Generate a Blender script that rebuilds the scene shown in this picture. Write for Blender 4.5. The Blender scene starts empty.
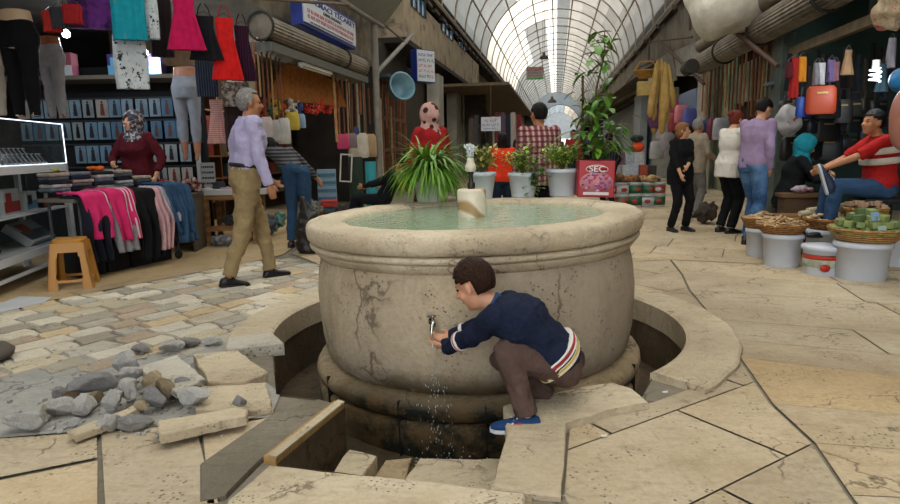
import bpy, bmesh, math, random
from mathutils import Vector, Matrix, Euler, noise
from mathutils.geometry import delaunay_2d_cdt
V = Vector
PI = math.pi
C = bpy.context.scene.collection
sc = bpy.context.scene
R = random.Random(7)

# ------------------------------------------------------------------ measuring
F0, HOR, CH, ROLL = 614.0, 148.0, 1.22, 0.018
TH = math.atan((252 - HOR) / F0)
def ray(x, y):
    dx, dy = x - 450, y - 252
    c, q = math.cos(ROLL), math.sin(ROLL)
    dx, dy = dx * c - dy * q, dx * q + dy * c
    a, b = dx / F0, -dy / F0
    return V((a, math.cos(TH) + b * math.sin(TH), -math.sin(TH) + b * math.cos(TH)))
def fp(x, y, z=0.0):
    "ground point seen at a photo pixel"
    r = ray(x, y); k = (z - CH) / r.z
    return V((r.x * k, r.y * k, z))
def at(x, y, Y):
    r = ray(x, y); k = Y / r.y
    return V((r.x * k, Y, CH + r.z * k))
PHI = 0.171                       # the arcade runs a little to the right
def A(u, v, z=0.0):
    "arcade coordinates: u across (right), v along"
    return V((u * math.cos(PHI) + v * math.sin(PHI), -u * math.sin(PHI) + v * math.cos(PHI), z))
def atu(x, y, u):
    "point on the vertical plane across = u seen at a pixel"
    r = ray(x, y); k = u / (r.x * math.cos(PHI) - r.y * math.sin(PHI))
    return V((r.x * k, r.y * k, CH + r.z * k))
AZ = -PHI                         # rotation about z that turns X into 'across'

# ------------------------------------------------------------------ materials
MATS = {}
def mat(name, col, rough=0.75, var=0.12, scale=6.0, bump=0.0, bscale=30.0, metal=0.0, tint=False,
        col2=None, mixscale=2.0, mixlo=0.45, mixhi=0.6, spec=0.4, emit=None, estr=0.0, alpha=None,
        trans=0.0, wave=None, coat=0.0, detail=4.0, sub=0.0):
    if name in MATS: return MATS[name]
    m = bpy.data.materials.new(name); m.use_nodes = True
    nt = m.node_tree; N = nt.nodes; L = nt.links
    b = N['Principled BSDF']
    b.inputs['Roughness'].default_value = rough
    b.inputs['Metallic'].default_value = metal
    b.inputs['Specular IOR Level'].default_value = spec
    if coat: b.inputs['Coat Weight'].default_value = coat
    if sub:
        b.inputs['Subsurface Weight'].default_value = sub
        b.inputs['Subsurface Radius'].default_value = (0.02, 0.008, 0.004)
    if trans: b.inputs['Transmission Weight'].default_value = trans
    tc = N.new('ShaderNodeTexCoord')
    src = None
    rgb = N.new('ShaderNodeRGB'); rgb.outputs[0].default_value = (*col, 1); src = rgb.outputs[0]
    if tint:
        at_ = N.new('ShaderNodeAttribute'); at_.attribute_name = 'tint'
        mx = N.new('ShaderNodeMix'); mx.data_type = 'RGBA'; mx.blend_type = 'MULTIPLY'
        mx.inputs[0].default_value = 1; L.new(src, mx.inputs[6]); L.new(at_.outputs['Color'], mx.inputs[7]); src = mx.outputs[2]
    if col2 is not None:
        n2 = N.new('ShaderNodeTexNoise'); n2.inputs['Scale'].default_value = mixscale; n2.inputs['Detail'].default_value = 6
        n2.inputs['Roughness'].default_value = 0.65
        L.new(tc.outputs['Object'], n2.inputs['Vector'])
        mr = N.new('ShaderNodeMapRange'); mr.inputs[1].default_value = mixlo; mr.inputs[2].default_value = mixhi
        L.new(n2.outputs[0], mr.inputs[0])
        mx = N.new('ShaderNodeMix'); mx.data_type = 'RGBA'; L.new(mr.outputs[0], mx.inputs[0])
        L.new(src, mx.inputs[6]); mx.inputs[7].default_value = (*col2, 1); src = mx.outputs[2]
    if wave:                       # (axis, scale, colour, lo, hi)
        w = N.new('ShaderNodeTexWave'); w.bands_direction = wave[0]; w.inputs['Scale'].default_value = wave[1]
        w.inputs['Distortion'].default_value = wave[5] if len(wave) > 5 else 0.0
        L.new(tc.outputs['Object'], w.inputs['Vector'])
        mr = N.new('ShaderNodeMapRange'); mr.inputs[1].default_value = wave[3]; mr.inputs[2].default_value = wave[4]
        L.new(w.outputs['Fac'], mr.inputs[0])
        mx = N.new('ShaderNodeMix'); mx.data_type = 'RGBA'; L.new(mr.outputs[0], mx.inputs[0])
        L.new(src, mx.inputs[6]); mx.inputs[7].default_value = (*wave[2], 1); src = mx.outputs[2]
    if var:
        n = N.new('ShaderNodeTexNoise'); n.inputs['Scale'].default_value = scale; n.inputs['Detail'].default_value = detail
        L.new(tc.outputs['Object'], n.inputs['Vector'])
        mr = N.new('ShaderNodeMapRange'); mr.inputs[1].default_value = 0.3; mr.inputs[2].default_value = 0.7
        mr.inputs[3].default_value = 1 - var; mr.inputs[4].default_value = 1 + var
        L.new(n.outputs[0], mr.inputs[0])
        mx = N.new('ShaderNodeMix'); mx.data_type = 'RGBA'; mx.blend_type = 'MULTIPLY'; mx.inputs[0].default_value = 1
        L.new(src, mx.inputs[6]); L.new(mr.outputs[0], mx.inputs[7]); src = mx.outputs[2]
    L.new(src, b.inputs['Base Color'])
    if bump:
        n = N.new('ShaderNodeTexNoise'); n.inputs['Scale'].default_value = bscale; n.inputs['Detail'].default_value = 5
        L.new(tc.outputs['Object'], n.inputs['Vector'])
        bp = N.new('ShaderNodeBump'); bp.inputs['Strength'].default_value = bump; bp.inputs['Distance'].default_value = 0.02
        L.new(n.outputs[0], bp.inputs['Height']); L.new(bp.outputs[0], b.inputs['Normal'])
    if emit:
        b.inputs['Emission Color'].default_value = (*emit, 1); b.inputs['Emission Strength'].default_value = estr
    if alpha is not None: b.inputs['Alpha'].default_value = alpha
    MATS[name] = m
    return m
def hx(s):
    "sRGB hex to linear"
    o = []
    for i in (0, 2, 4):
        c = int(s[i:i+2], 16) / 255
        o.append(c / 12.92 if c <= 0.04045 else ((c + 0.055) / 1.055) ** 2.4)
    return tuple(o)
def cloth(name, h, var=0.12, rough=0.9, **k):
    return mat(name, hx(h), rough, var, 14.0, bump=0.35, bscale=60.0, spec=0.15, **k)
def plain(name, h, rough=0.5, **k):
    k.setdefault('var', 0.06)
    return mat(name, hx(h), rough, **k)

# ------------------------------------------------------------------ mesh builder
class MB:
    def __init__(s): s.v = []; s.f = []; s.mi = []; s.t = []; s.sm = []; s.tinted = False
    def add(s, vs, fs, mi=0, tint=None, smooth=True):
        o = len(s.v); s.v += [V(p) for p in vs]
        for f in fs:
            s.f.append([o + i for i in f]); s.mi.append(mi); s.sm.append(smooth); s.t.append(tint or (1, 1, 1))
        if tint: s.tinted = True
        return s
    def box(s, c, d, rot=None, mi=0, tint=None, taper=None):
        "centre, full size, optional Matrix 3x3 / z angle; taper = (sx, sy) of the top"
        hx_, hy, hz = d[0] / 2, d[1] / 2, d[2] / 2
        if rot is None: rot = Matrix.Identity(3)
        elif isinstance(rot, (int, float)): rot = Matrix.Rotation(rot, 3, 'Z')
        t = taper or (1, 1)
        P = [(-hx_, -hy, -hz), (hx_, -hy, -hz), (hx_, hy, -hz), (-hx_, hy, -hz),
             (-hx_*t[0], -hy*t[1], hz), (hx_*t[0], -hy*t[1], hz), (hx_*t[0], hy*t[1], hz), (-hx_*t[0], hy*t[1], hz)]
        c = V(c)
        return s.add([c + rot @ V(p) for p in P], [(0,3,2,1),(4,5,6,7),(0,1,5,4),(1,2,6,5),(2,3,7,6),(3,0,4,7)], mi, tint, False)
    def ring(s, c, ax, side, n, r, r2=None, ph=0):
        ax2 = ax.cross(side).normalized(); r2 = r if r2 is None else r2
        return [c + side * math.cos(ph + 2*PI*i/n) * r + ax2 * math.sin(ph + 2*PI*i/n) * r2 for i in range(n)]
    def loft(s, rings, mi=0, cap=True, smooth=True, tint=None, closed=False):
        n = len(rings[0]); vs = [p for r in rings for p in r]; fs = []
        m = len(rings)
        for j in range(m if closed else m - 1):
            a, b = j * n, ((j + 1) % m) * n
            for i in range(n): fs.append((a + i, a + (i+1) % n, b + (i+1) % n, b + i))
        s.add(vs, fs, mi, tint, smooth)
        if cap and not closed:
            s.add(rings[0], [tuple(range(n))[::-1]], mi, tint, False)
            s.add(rings[-1], [tuple(range(n))], mi, tint, False)
        return s
    def rod(s, a, b, r, r2=None, n=10, mi=0, cap=True, smooth=True, tint=None):
        a, b = V(a), V(b); ax = (b - a)
        if ax.length < 1e-6: return s
        ax.normalize(); side = ax.orthogonal().normalized()
        if abs(ax.z) > .99: side = V((1, 0, 0))
        return s.loft([s.ring(a, ax, side, n, r), s.ring(b, ax, side, n, r if r2 is None else r2)], mi, cap, smooth, tint)
    def tube(s, pts, r, n=8, mi=0, cap=True, tint=None, r2=None):
        pts = [V(p) for p in pts]; rings = []; side = None
        for i, p in enumerate(pts):
            d = (pts[min(i+1, len(pts)-1)] - pts[max(i-1, 0)]).normalized()
            if side is None: side = d.orthogonal().normalized()
            side = (side - d * side.dot(d))
            side = side.normalized() if side.length > 1e-5 else d.orthogonal().normalized()
            rr = r[i] if isinstance(r, (list, tuple)) else r
            rings.append(s.ring(p, d, side, n, rr, rr if r2 is None else r2))
        return s.loft(rings, mi, cap, True, tint)
    def lathe(s, prof, c=(0, 0, 0), n=32, mi=0, smooth=True, tint=None, M=None, sx=1, sy=1):
        "prof: (r, z) from the bottom up, outside"
        c = V(c); rings = []
        for r, z in prof:
            ring = [V((math.cos(2*PI*i/n) * r * sx, math.sin(2*PI*i/n) * r * sy, z)) for i in range(n)]
            rings.append([c + (M @ p if M else p) for p in ring])
        s.loft(rings, mi, True, smooth, tint); return s
    def ell(s, c, r, M=None, n=16, m=10, mi=0, tint=None):
        c = V(c); vs = []; fs = []
        if isinstance(r, (int, float)): r = (r, r, r)
        for j in range(m + 1):
            ph = PI * j / m
            for i in range(n):
                th = 2 * PI * i / n
                p = V((r[0]*math.sin(ph)*math.cos(th), r[1]*math.sin(ph)*math.sin(th), -r[2]*math.cos(ph)))
                vs.append(c + (M @ p if M else p))
        for j in range(m):
            for i in range(n):
                fs.append((j*n+i, j*n+(i+1) % n, (j+1)*n+(i+1) % n, (j+1)*n+i))
        return s.add(vs, fs, mi, tint, True)
    def cap(s, a, b, ra, rb, n=14, mi=0):
        "round-ended tapered limb"
        a, b = V(a), V(b); ax = b - a
        if ax.length < 1e-6: return s.ell(a, ra)
        L = ax.length; ax.normalize(); side = ax.orthogonal().normalized(); rings = []
        for k in range(5):
            t = PI/2 * (1 - k/4) ; rings.append(s.ring(a - ax*ra*math.sin(t)*.999, ax, side, n, max(ra*math.cos(t), 1e-4)))
        for k in range(5):
            t = PI/2 * k/4; rings.append(s.ring(b + ax*rb*math.sin(t)*.999, ax, side, n, max(rb*math.cos(t), 1e-4)))
        return s.loft(rings, mi)
    def prism(s, poly, z0, z1, mi=0, tint=None, bevel=0.0):
        "vertical prism on a 2D polygon (counter-clockwise)"
        P = [V((p[0], p[1], 0)) for p in poly]; n = len(P)
        ar = sum(P[i].x*P[(i+1) % n].y - P[(i+1) % n].x*P[i].y for i in range(n))
        if ar < 0: P.reverse()
        lo = [V((p.x, p.y, z0)) for p in P]
        if bevel:
            c = sum(P, V((0, 0, 0))) / n
            mid = [V((p.x, p.y, z1 - bevel)) for p in P]
            hi = [V((p.x + (c-p).normalized().x*bevel, p.y + (c-p).normalized().y*bevel, z1)) for p in P]
            rings = [lo, mid, hi]
        else: rings = [lo, [V((p.x, p.y, z1)) for p in P]]
        vs = [p for r in rings for p in r]; fs = [tuple(range(n))[::-1], tuple(range((len(rings)-1)*n, len(rings)*n))]
        for j in range(len(rings)-1):
            for i in range(n): fs.append((j*n+i, j*n+(i+1) % n, (j+1)*n+(i+1) % n, (j+1)*n+i))
        return s.add(vs, fs, mi, tint, False)
    def grid(s, fn, nu, nv, mi=0, tint=None, thick=0.0):
        vs = [V(fn(i/nu, j/nv)) for j in range(nv+1) for i in range(nu+1)]
        fs = [(j*(nu+1)+i, j*(nu+1)+i+1, (j+1)*(nu+1)+i+1, (j+1)*(nu+1)+i) for j in range(nv) for i in range(nu)]
        return s.add(vs, fs, mi, tint, True)
    def build(s, name, m=None, parent=None, loc=None, **mods):
        me = bpy.data.meshes.new(name)
        me.from_pydata([tuple(v) for v in s.v], [], s.f); me.update()
        if not isinstance(m, (list, tuple)): m = [m] if m else []
        for x in m: me.materials.append(x)
        me.polygons.foreach_set('material_index', s.mi)
        me.polygons.foreach_set('use_smooth', s.sm)
        if s.tinted:
            a = me.attributes.new('tint', 'FLOAT_COLOR', 'FACE')
            fl = []
            for t in s.t: fl += [t[0], t[1], t[2], 1.0]
            a.data.foreach_set('color', fl)
        o = bpy.data.objects.new(name, me); C.objects.link(o)
        if parent: o.parent = parent
        if loc is not None: o.location = loc
        if mods.get('bevel'):
            b = o.modifiers.new('b', 'BEVEL'); b.width = mods['bevel']; b.segments = mods.get('seg', 2); b.limit_method = 'ANGLE'
        if mods.get('solid'):
            b = o.modifiers.new('s', 'SOLIDIFY'); b.thickness = mods['solid']; b.offset = mods.get('off', 0)
        if mods.get('subd'):
            b = o.modifiers.new('u', 'SUBSURF'); b.levels = b.render_levels = mods['subd']
        return o

def tag(o, label=None, cat=None, group=None, kind=None):
    if label: o['label'] = label
    if cat: o['category'] = cat
    if group: o['group'] = group
    if kind: o['kind'] = kind
    return o
def thing(name, label, cat, loc=(0, 0, 0), rz=0.0, group=None, rx=0.0, ry=0.0):
    o = bpy.data.objects.new(name, None); C.objects.link(o); o.empty_display_size = 0.05
    o.location = loc; o.rotation_euler = (rx, ry, rz)
    return tag(o, label, cat, group)
def struct(o): o['kind'] = 'structure'; return o
KIDS = {}
def kids(o): return [c for c in bpy.data.objects if c.parent == o]
def dup(o, loc=None, rz=None, label=None, group=None, parent=None, scale=None):
    c = o.copy(); C.objects.link(c)
    if parent is not None: c.parent = parent
    if loc is not None: c.location = loc
    if rz is not None: c.rotation_euler = (c.rotation_euler[0], c.rotation_euler[1], rz)
    if scale is not None: c.scale = scale if hasattr(scale, '__len__') else (scale,)*3
    if label: c['label'] = label
    if group: c['group'] = group
    for ch in kids(o): dup(ch, parent=c)
    return c
def evalmesh(o, name=None):
    "bake the modifiers of a mesh object into its data"
    dg = bpy.context.evaluated_depsgraph_get(); dg.update()
    me = bpy.data.meshes.new_from_object(o.evaluated_get(dg)); old = o.data
    o.modifiers.clear(); o.data = me
    bpy.data.meshes.remove(old)
    return o
def melt(o, vox, smooth=4, wr=0.0, wsc=9.0, wdir=None, seed=0.0):
    "fuse the shapes of a mesh into one continuous skin, optionally with cloth folds"
    r = o.modifiers.new('r', 'REMESH'); r.mode = 'VOXEL'; r.voxel_size = vox; r.use_smooth_shade = True
    if smooth:
        s_ = o.modifiers.new('s', 'SMOOTH'); s_.iterations = smooth; s_.factor = 0.5
    ms = list(o.data.materials)
    evalmesh(o)
    if not o.data.materials:
        for m in ms: o.data.materials.append(m)
    if wr:
        vn = [v.normal.copy() for v in o.data.vertices]
        for v, nn_ in zip(o.data.vertices, vn):
            p = v.co * wsc; p = V((p.x, p.y, p.z * 1.0)) + V((seed, seed*.7, 0))
            q = noise.noise_vector(p * .5) * .8
            d = noise.noise(p + q) + .5 * abs(noise.noise(p * 2.1 + q)) - .2
            v.co += nn_ * d * wr
    for p in o.data.polygons: p.use_smooth = True
    return o

# ------------------------------------------------------------------ camera, light
cam = bpy.data.objects.new('camera', bpy.data.cameras.new('camera')); C.objects.link(cam)
cam.data.sensor_width = 36; cam.data.lens = 36 * F0 / 900; cam.data.clip_end = 300; cam.data.clip_start = 0.05
cam.location = (0, 0, CH)
cam.matrix_world = Matrix.Translation((0, 0, CH)) @ Matrix.Rotation(PI/2 - TH, 4, 'X') @ Matrix.Rotation(-ROLL, 4, 'Z')
sc.camera = cam
sc.view_settings.view_transform = 'Standard'; sc.view_settings.look = 'None'
sc.view_settings.gamma = 1; sc.view_settings.exposure = 0.55
sc.cycles.use_denoising = True
sc.cycles.max_bounces = 8; sc.cycles.diffuse_bounces = 5; sc.cycles.transparent_max_bounces = 12
sc.cycles.sample_clamp_indirect = 6
w = bpy.data.worlds.new('sky'); sc.world = w; w.use_nodes = True
nt = w.node_tree; bg = nt.nodes['Background']
sky = nt.nodes.new('ShaderNodeTexSky'); sky.sky_type = 'NISHITA'; sky.sun_disc = False
sky.sun_elevation = math.radians(48); sky.sun_rotation = math.radians(200); sky.altitude = 100
hs = nt.nodes.new('ShaderNodeHueSaturation'); hs.inputs['Saturation'].default_value = 0.35
nt.links.new(sky.outputs[0], hs.inputs['Color']); nt.links.new(hs.outputs[0], bg.inputs['Color'])
bg.inputs['Strength'].default_value = 0.32
sun = bpy.data.objects.new('sun', bpy.data.lights.new('sun', 'SUN')); C.objects.link(sun)
sun.data.energy = 5.0; sun.data.angle = math.radians(3); sun.data.color = (1.0, .95, .86)
sun.rotation_euler = (math.radians(14), math.radians(-20), 0)
# ------------------------------------------------------------------ stone materials
def stone(name, base, light, dark, pits=True, rough=0.75, tint=False, s=1.0, moss=None, wet=None, stain=(.24, .17, .10), stain_amt=.55, streak=False, cracks=1.3, tone=(.20, .165, .145)):
    "travertine: banded tone, ochre stains, dark pits; moss = (z_top, x, y, radius)"
    m = bpy.data.materials.new(name); m.use_nodes = True
    nt = m.node_tree; N = nt.nodes; L = nt.links; b = N['Principled BSDF']
    tc = N.new('ShaderNodeTexCoord'); P = tc.outputs['Object']
    def nz(scale, detail=6, rough_=.6, vec=P, dist=0.0):
        n = N.new('ShaderNodeTexNoise'); n.inputs['Scale'].default_value = scale; n.inputs['Detail'].default_value = detail
        n.inputs['Roughness'].default_value = rough_; n.inputs['Distortion'].default_value = dist
        L.new(vec, n.inputs['Vector']); return n.outputs[0]
    def rng(x, a, c, o0=0., o1=1.):
        r = N.new('ShaderNodeMapRange'); r.inputs[1].default_value = a; r.inputs[2].default_value = c
        r.inputs[3].default_value = o0; r.inputs[4].default_value = o1; L.new(x, r.inputs[0]); return r.outputs[0]
    def mix(f, a, c, mode='MIX'):
        x = N.new('ShaderNodeMix'); x.data_type = 'RGBA'; x.blend_type = mode
        if isinstance(f, float): x.inputs[0].default_value = f
        else: L.new(f, x.inputs[0])
        for sock, val in ((6, a), (7, c)):
            if isinstance(val, tuple): x.inputs[sock].default_value = (*val, 1)
            else: L.new(val, x.inputs[sock])
        return x.outputs[2]
    def mul(a, c):
        x = N.new('ShaderNodeMath'); x.operation = 'MULTIPLY'
        L.new(a, x.inputs[0])
        if isinstance(c, float): x.inputs[1].default_value = c
        else: L.new(c, x.inputs[1])
        return x.outputs[0]
    src = mix(rng(nz(2.2*s), .35, .65), base, light)
    mp = N.new('ShaderNodeMapping'); L.new(P, mp.inputs['Vector'])
    mp.inputs['Scale'].default_value = (1, 1, .12) if streak else (1.0, 3.0, 1.0)
    mp.inputs['Rotation'].default_value = (0, 0, 0 if streak else .5)
    src = mix(mul(rng(nz(5*s if not streak else 9*s, vec=mp.outputs[0], dist=.6), .5, .75), .5), src, dark)
    src = mix(mul(rng(nz(1.1*s, 8, .7), .52, .72), stain_amt), src, stain)
    src = mix(mul(rng(nz(30*s, 3), .4, .75), .35), src, dark)
    src = mix(mul(rng(nz(.55*s, 3), .42, .62), .45), src, tuple(q*.78 for q in dark) if not streak else tone)
    src = mix(mul(mul(rng(nz(11*s, 9, .8), .56, .66), rng(nz(1.7*s, 4), .42, .58)), .55), src, tuple(q*.45 for q in dark))
    if cracks:
        mc_ = N.new('ShaderNodeMixRGB') if False else None
        wv = N.new('ShaderNodeVectorMath'); wv.operation = 'MULTIPLY_ADD'
        nn = N.new('ShaderNodeTexNoise'); nn.inputs['Scale'].default_value = 3*s; nn.inputs['Detail'].default_value = 5; L.new(P, nn.inputs['Vector'])
        L.new(nn.outputs['Color'], wv.inputs[0]); wv.inputs[1].default_value = (.55, .55, .55); L.new(P, wv.inputs[2])
        cv_ = N.new('ShaderNodeTexVoronoi'); cv_.feature = 'DISTANCE_TO_EDGE'; cv_.inputs['Scale'].default_value = cracks; L.new(wv.outputs[0], cv_.inputs['Vector'])
        ck = mul(rng(cv_.outputs['Distance'], .014, .003), rng(nz(1.6*s, 2), .46, .56))
        src = mix(mul(ck, .7), src, tuple(q*.35 for q in dark))
    if tint:
        a_ = N.new('ShaderNodeAttribute'); a_.attribute_name = 'tint'
        src = mix(1.0, src, a_.outputs['Color'], 'MULTIPLY')
    pit = None
    if pits:
        vo = N.new('ShaderNodeTexVoronoi'); vo.inputs['Scale'].default_value = 34*s; L.new(P, vo.inputs['Vector'])
        pit = mul(rng(vo.outputs['Distance'], .30, .12), rng(nz(3.1*s, 3), .50, .60))
        src = mix(mul(pit, .8), src, tuple(x*.35 for x in dark))
    sep = N.new('ShaderNodeSeparateXYZ'); L.new(P, sep.inputs[0])
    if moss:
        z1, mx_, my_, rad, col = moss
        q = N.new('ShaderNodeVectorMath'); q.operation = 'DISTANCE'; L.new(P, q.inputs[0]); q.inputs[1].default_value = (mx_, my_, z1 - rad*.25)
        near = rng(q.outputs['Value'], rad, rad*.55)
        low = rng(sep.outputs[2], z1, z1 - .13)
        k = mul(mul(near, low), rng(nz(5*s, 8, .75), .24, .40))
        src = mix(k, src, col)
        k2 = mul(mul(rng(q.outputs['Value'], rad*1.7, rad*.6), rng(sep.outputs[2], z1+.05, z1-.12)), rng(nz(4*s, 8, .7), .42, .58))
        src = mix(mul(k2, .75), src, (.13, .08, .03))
    L.new(src, b.inputs['Base Color'])
    b.inputs['Roughness'].default_value = rough; b.inputs['Specular IOR Level'].default_value = .35
    h = nz(18*s, 8, .65)
    bp = N.new('ShaderNodeBump'); bp.inputs['Strength'].default_value = .75; bp.inputs['Distance'].default_value = .014
    L.new(h, bp.inputs['Height']); nrm = bp.outputs[0]
    if pits:
        b2 = N.new('ShaderNodeBump'); b2.inputs['Strength'].default_value = .7; b2.inputs['Distance'].default_value = .01; b2.invert = True
        L.new(pit, b2.inputs['Height']); L.new(nrm, b2.inputs['Normal']); nrm = b2.outputs[0]
    L.new(nrm, b.inputs['Normal'])
    MATS[name] = m; return m

M_floor = stone('travertine_floor', hx('b9a688'), hx('cbbb9f'), hx('8f7d60'), tint=True, stain=hx('917249'), stain_amt=.6, s=1.3)
M_slab = stone('travertine_slab', hx('c3b498'), hx('d4c7ad'), hx('98866a'), stain=hx('987a50'), stain_amt=.5, s=1.6)
M_cobble = stone('paver_stone', hx('c9c0ae'), hx('d9d2c2'), hx('a39a88'), tint=True, stain=hx('9b8a72'), stain_amt=.3, s=1.5)
M_joint = stone('joint_mortar', hx('7a7264'), hx('8d8576'), hx('5d574c'), pits=False)
M_cement = stone('cement_screed', hx('96958f'), hx('a9a7a0'), hx('7c7b76'), pits=False, stain=hx('8a8275'))
M_pit = stone('channel_mud', hx('473a2a'), hx('66573f'), hx('2a2219'), pits=False, stain=hx('3b2c18'), s=2)
M_wallpit = stone('channel_wall_stone', hx('5d4f3c'), hx('75664e'), hx('3c3226'), pits=False, stain=hx('3b2f20'), s=2)
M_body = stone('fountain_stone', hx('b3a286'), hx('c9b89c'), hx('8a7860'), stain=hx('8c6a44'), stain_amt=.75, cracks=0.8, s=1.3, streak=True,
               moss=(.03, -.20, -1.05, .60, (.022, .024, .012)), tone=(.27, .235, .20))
M_rim = stone('fountain_rim_stone', hx('cbbb9f'), hx('ded2ba'), hx('97856a'), stain=hx('a17a4d'), stain_amt=.45, s=1.8)
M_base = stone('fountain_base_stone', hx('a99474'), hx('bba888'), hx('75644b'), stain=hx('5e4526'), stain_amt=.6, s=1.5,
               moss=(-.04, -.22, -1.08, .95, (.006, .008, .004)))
M_darkslab = stone('worn_grey_slab', hx('756e60'), hx('8b8373'), hx('57503f'), pits=False, stain=hx('5b4a33'), s=2)

# ------------------------------------------------------------------ floor
FC = V((.175, 4.17))                       # centre of the fountain
RI, RO = 1.39, 1.67
a0, a1 = math.atan2(3.12-FC.y, 1.04-FC.x), math.atan2(3.63-FC.y, -1.04-FC.x) + 2*PI
arc = [(FC.x + RI*math.cos(a0 + (a1-a0)*i/56), FC.y + RI*math.sin(a0 + (a1-a0)*i/56)) for i in range(57)]
HOLE = [(-.90, 2.97), (-.68, 2.90), (-.52, 2.79), (-.70, 2.26), (-.2, 2.12), (.13, 2.04), (.38, 2.10), (.5, 2.57), (.93, 2.86)] + arc
def inside(p, poly):
    x, y = p[0], p[1]; r = False; n = len(poly)
    for i in range(n):
        x1, y1 = poly[i][0], poly[i][1]; x2, y2 = poly[(i+1) % n][0], poly[(i+1) % n][1]
        if (y1 > y) != (y2 > y) and x < (x2-x1)*(y-y1)/(y2-y1) + x1: r = not r
    return r
def clipline(poly, p, n):
    "keep the side n points to"
    o = []; m = len(poly)
    for i in range(m):
        a, b = V(poly[i]), V(poly[(i+1) % m]); da, db = (a-p).dot(n), (b-p).dot(n)
        if da >= 0: o.append(a)
        if da*db < 0: o.append(a + (b-a)*(da/(da-db)))
    return o
def clipconvex(poly, reg):
    m = len(reg); reg = [V(q) for q in reg]
    ar = sum(reg[i].x*reg[(i+1) % m].y - reg[(i+1) % m].x*reg[i].y for i in range(m))
    if ar < 0: reg.reverse()
    for i in range(m):
        d = reg[(i+1) % m] - reg[i]
        poly = clipline(poly, reg[i], V((-d.y, d.x)))
        if len(poly) < 3: return []
    return poly
def shrink(poly, g):
    c = sum((V(p) for p in poly), V((0, 0))) / len(poly); o = []
    for p in poly:
        d = V(p) - c; o.append(V(p) - d.normalized()*min(g*1.4, d.length*.5))
    return o
def area(poly):
    n = len(poly); return abs(sum(poly[i][0]*poly[(i+1) % n][1] - poly[(i+1) % n][0]*poly[i][1] for i in range(n)))/2
def flat(mb, polys, z, holes, tints=None, mi=0):
    "flat stones with the pit cut out of them"
    for k, poly in enumerate(polys):
        poly = [V((p[0], p[1])) for p in poly]
        if len(poly) < 3 or area(poly) < .0015: continue
        t = tints[k] if tints else None
        dz = 0
        need = any(inside(p, h) for h in holes for p in poly) or any(inside(q, poly) for h in holes for q in h)
        if not need:
            ar = sum(poly[i].x*poly[(i+1) % len(poly)].y - poly[(i+1) % len(poly)].x*poly[i].y for i in range(len(poly)))
            if ar < 0: poly.reverse()
            mb.add([V((p.x, p.y, z)) for p in poly], [tuple(range(len(poly)))], mi, t, False); continue
        vs = list(poly); es = [(i, (i+1) % len(poly)) for i in range(len(poly))]
        for h in holes:
            o = len(vs); vs += [V((q[0], q[1])) for q in h]; es += [(o+i, o+(i+1) % len(h)) for i in range(len(h))]
        r = delaunay_2d_cdt(vs, es, [], 0, 1e-5)
        fs = []
        for f in r[2]:
            c = sum((r[0][i] for i in f), V((0, 0)))/len(f)
            if inside(c, poly) and not any(inside(c, h) for h in holes): fs.append(tuple(f))
        if fs: mb.add([V((p.x, p.y, z)) for p in r[0]], fs, mi, t, False)
def gridpolys(o, ang, du, dv, nu, nv, jit=0.0, stag=0.5, dvv=None, gap=.006, rnd=R):
    "rows of slabs: o origin, rows run along ang"
    a = V((math.cos(ang), math.sin(ang))); b = V((-a.y, a.x)); out = []
    y = 0.0
    for j in range(nv):
        h = dv * (1 + (rnd.random()-.5)*2*(dvv or 0)); x = -stag*du*(j % 2) - du*rnd.random()*(.6 if dvv else 0)
        for i in range(nu):
            w_ = du * (1 + (rnd.random()-.5)*1.1*(1 if dvv else 0))
            q = [V(o) + a*(x+dx) + b*(y+dy) for dx, dy in ((0, 0), (w_, 0), (w_, h), (0, h))]
            if jit: q = [p + V(((rnd.random()-.5)*jit, (rnd.random()-.5)*jit)) for p in q]
            out.append(shrink(q, gap)); x += w_
        y += h
    return out
def tn(l=.86, h=1.06, warm=.04):
    k = R.uniform(l, h); w_ = R.uniform(-warm, warm)
    return (k*(1+w_), k, k*(1-w_*1.5))
p2 = lambda x, y: fp(x, y).to_2d()

bed = MB()
flat(bed, [[(-16, -2.5), (16, -2.5), (24, 75), (-12, 75)]], -.012, [HOLE])
struct(bed.build('floor', M_joint))['label'] = 'dark mortar bed showing in the paving joints'
# right-hand plaza : big travertine slabs
SEAM = [(1.10, .6), (1.35, 1.93), (1.41, 2.17), (1.61, 3.02), (1.74, 3.57), (1.93, 4.53), (2.36, 6.44)]
mb = MB()
def region(polys, reg, z=0.0, tl=(.86, 1.06, .04), mbx=None):
    ps = [clipconvex(q, reg) for q in polys]; ps = [q for q in ps if len(q) > 2]
    flat(mbx or mb, ps, z, [HOLE], [tn(*tl) for _ in ps])
# A: right of the seam, near (rows as in the photograph)
rowsL = [(1.20, .9), (1.29, 1.55), (1.38, 1.97), (1.48, 2.35), (1.51, 2.74), (1.66, 3.39), (1.75, 3.72), (1.85, 4.18), (2.02, 5.06), (2.2, 5.7), (2.36, 6.44)]
slope = [-.05, -.06, -.12, -.22, -.27, -.50, -.42, -.40, -.42, -.42, -.40]
for k in range(len(rowsL)-1):
    (xa, ya), (xb, yb) = rowsL[k], rowsL[k+1]; sa, sb = slope[k], slope[k+1]
    x = 0.0; W = 9 - xa
    while x < W:
        w_ = R.uniform(.75, 1.25) * (1 if k else 1.4)
        if k == 4: w_ = 2.2
        q = [V((xa+x, ya+sa*x)), V((xa+x+w_, ya+sa*(x+w_))), V((xb+x+w_, yb+sb*(x+w_))), V((xb+x, yb+sb*x))]
        t = tn(.9, 1.06); 
        if k == 4: t = (1.02, .93, .78)
        flat(mb, [shrink(q, .005)], 0, [HOLE], [t]); x += w_
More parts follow.
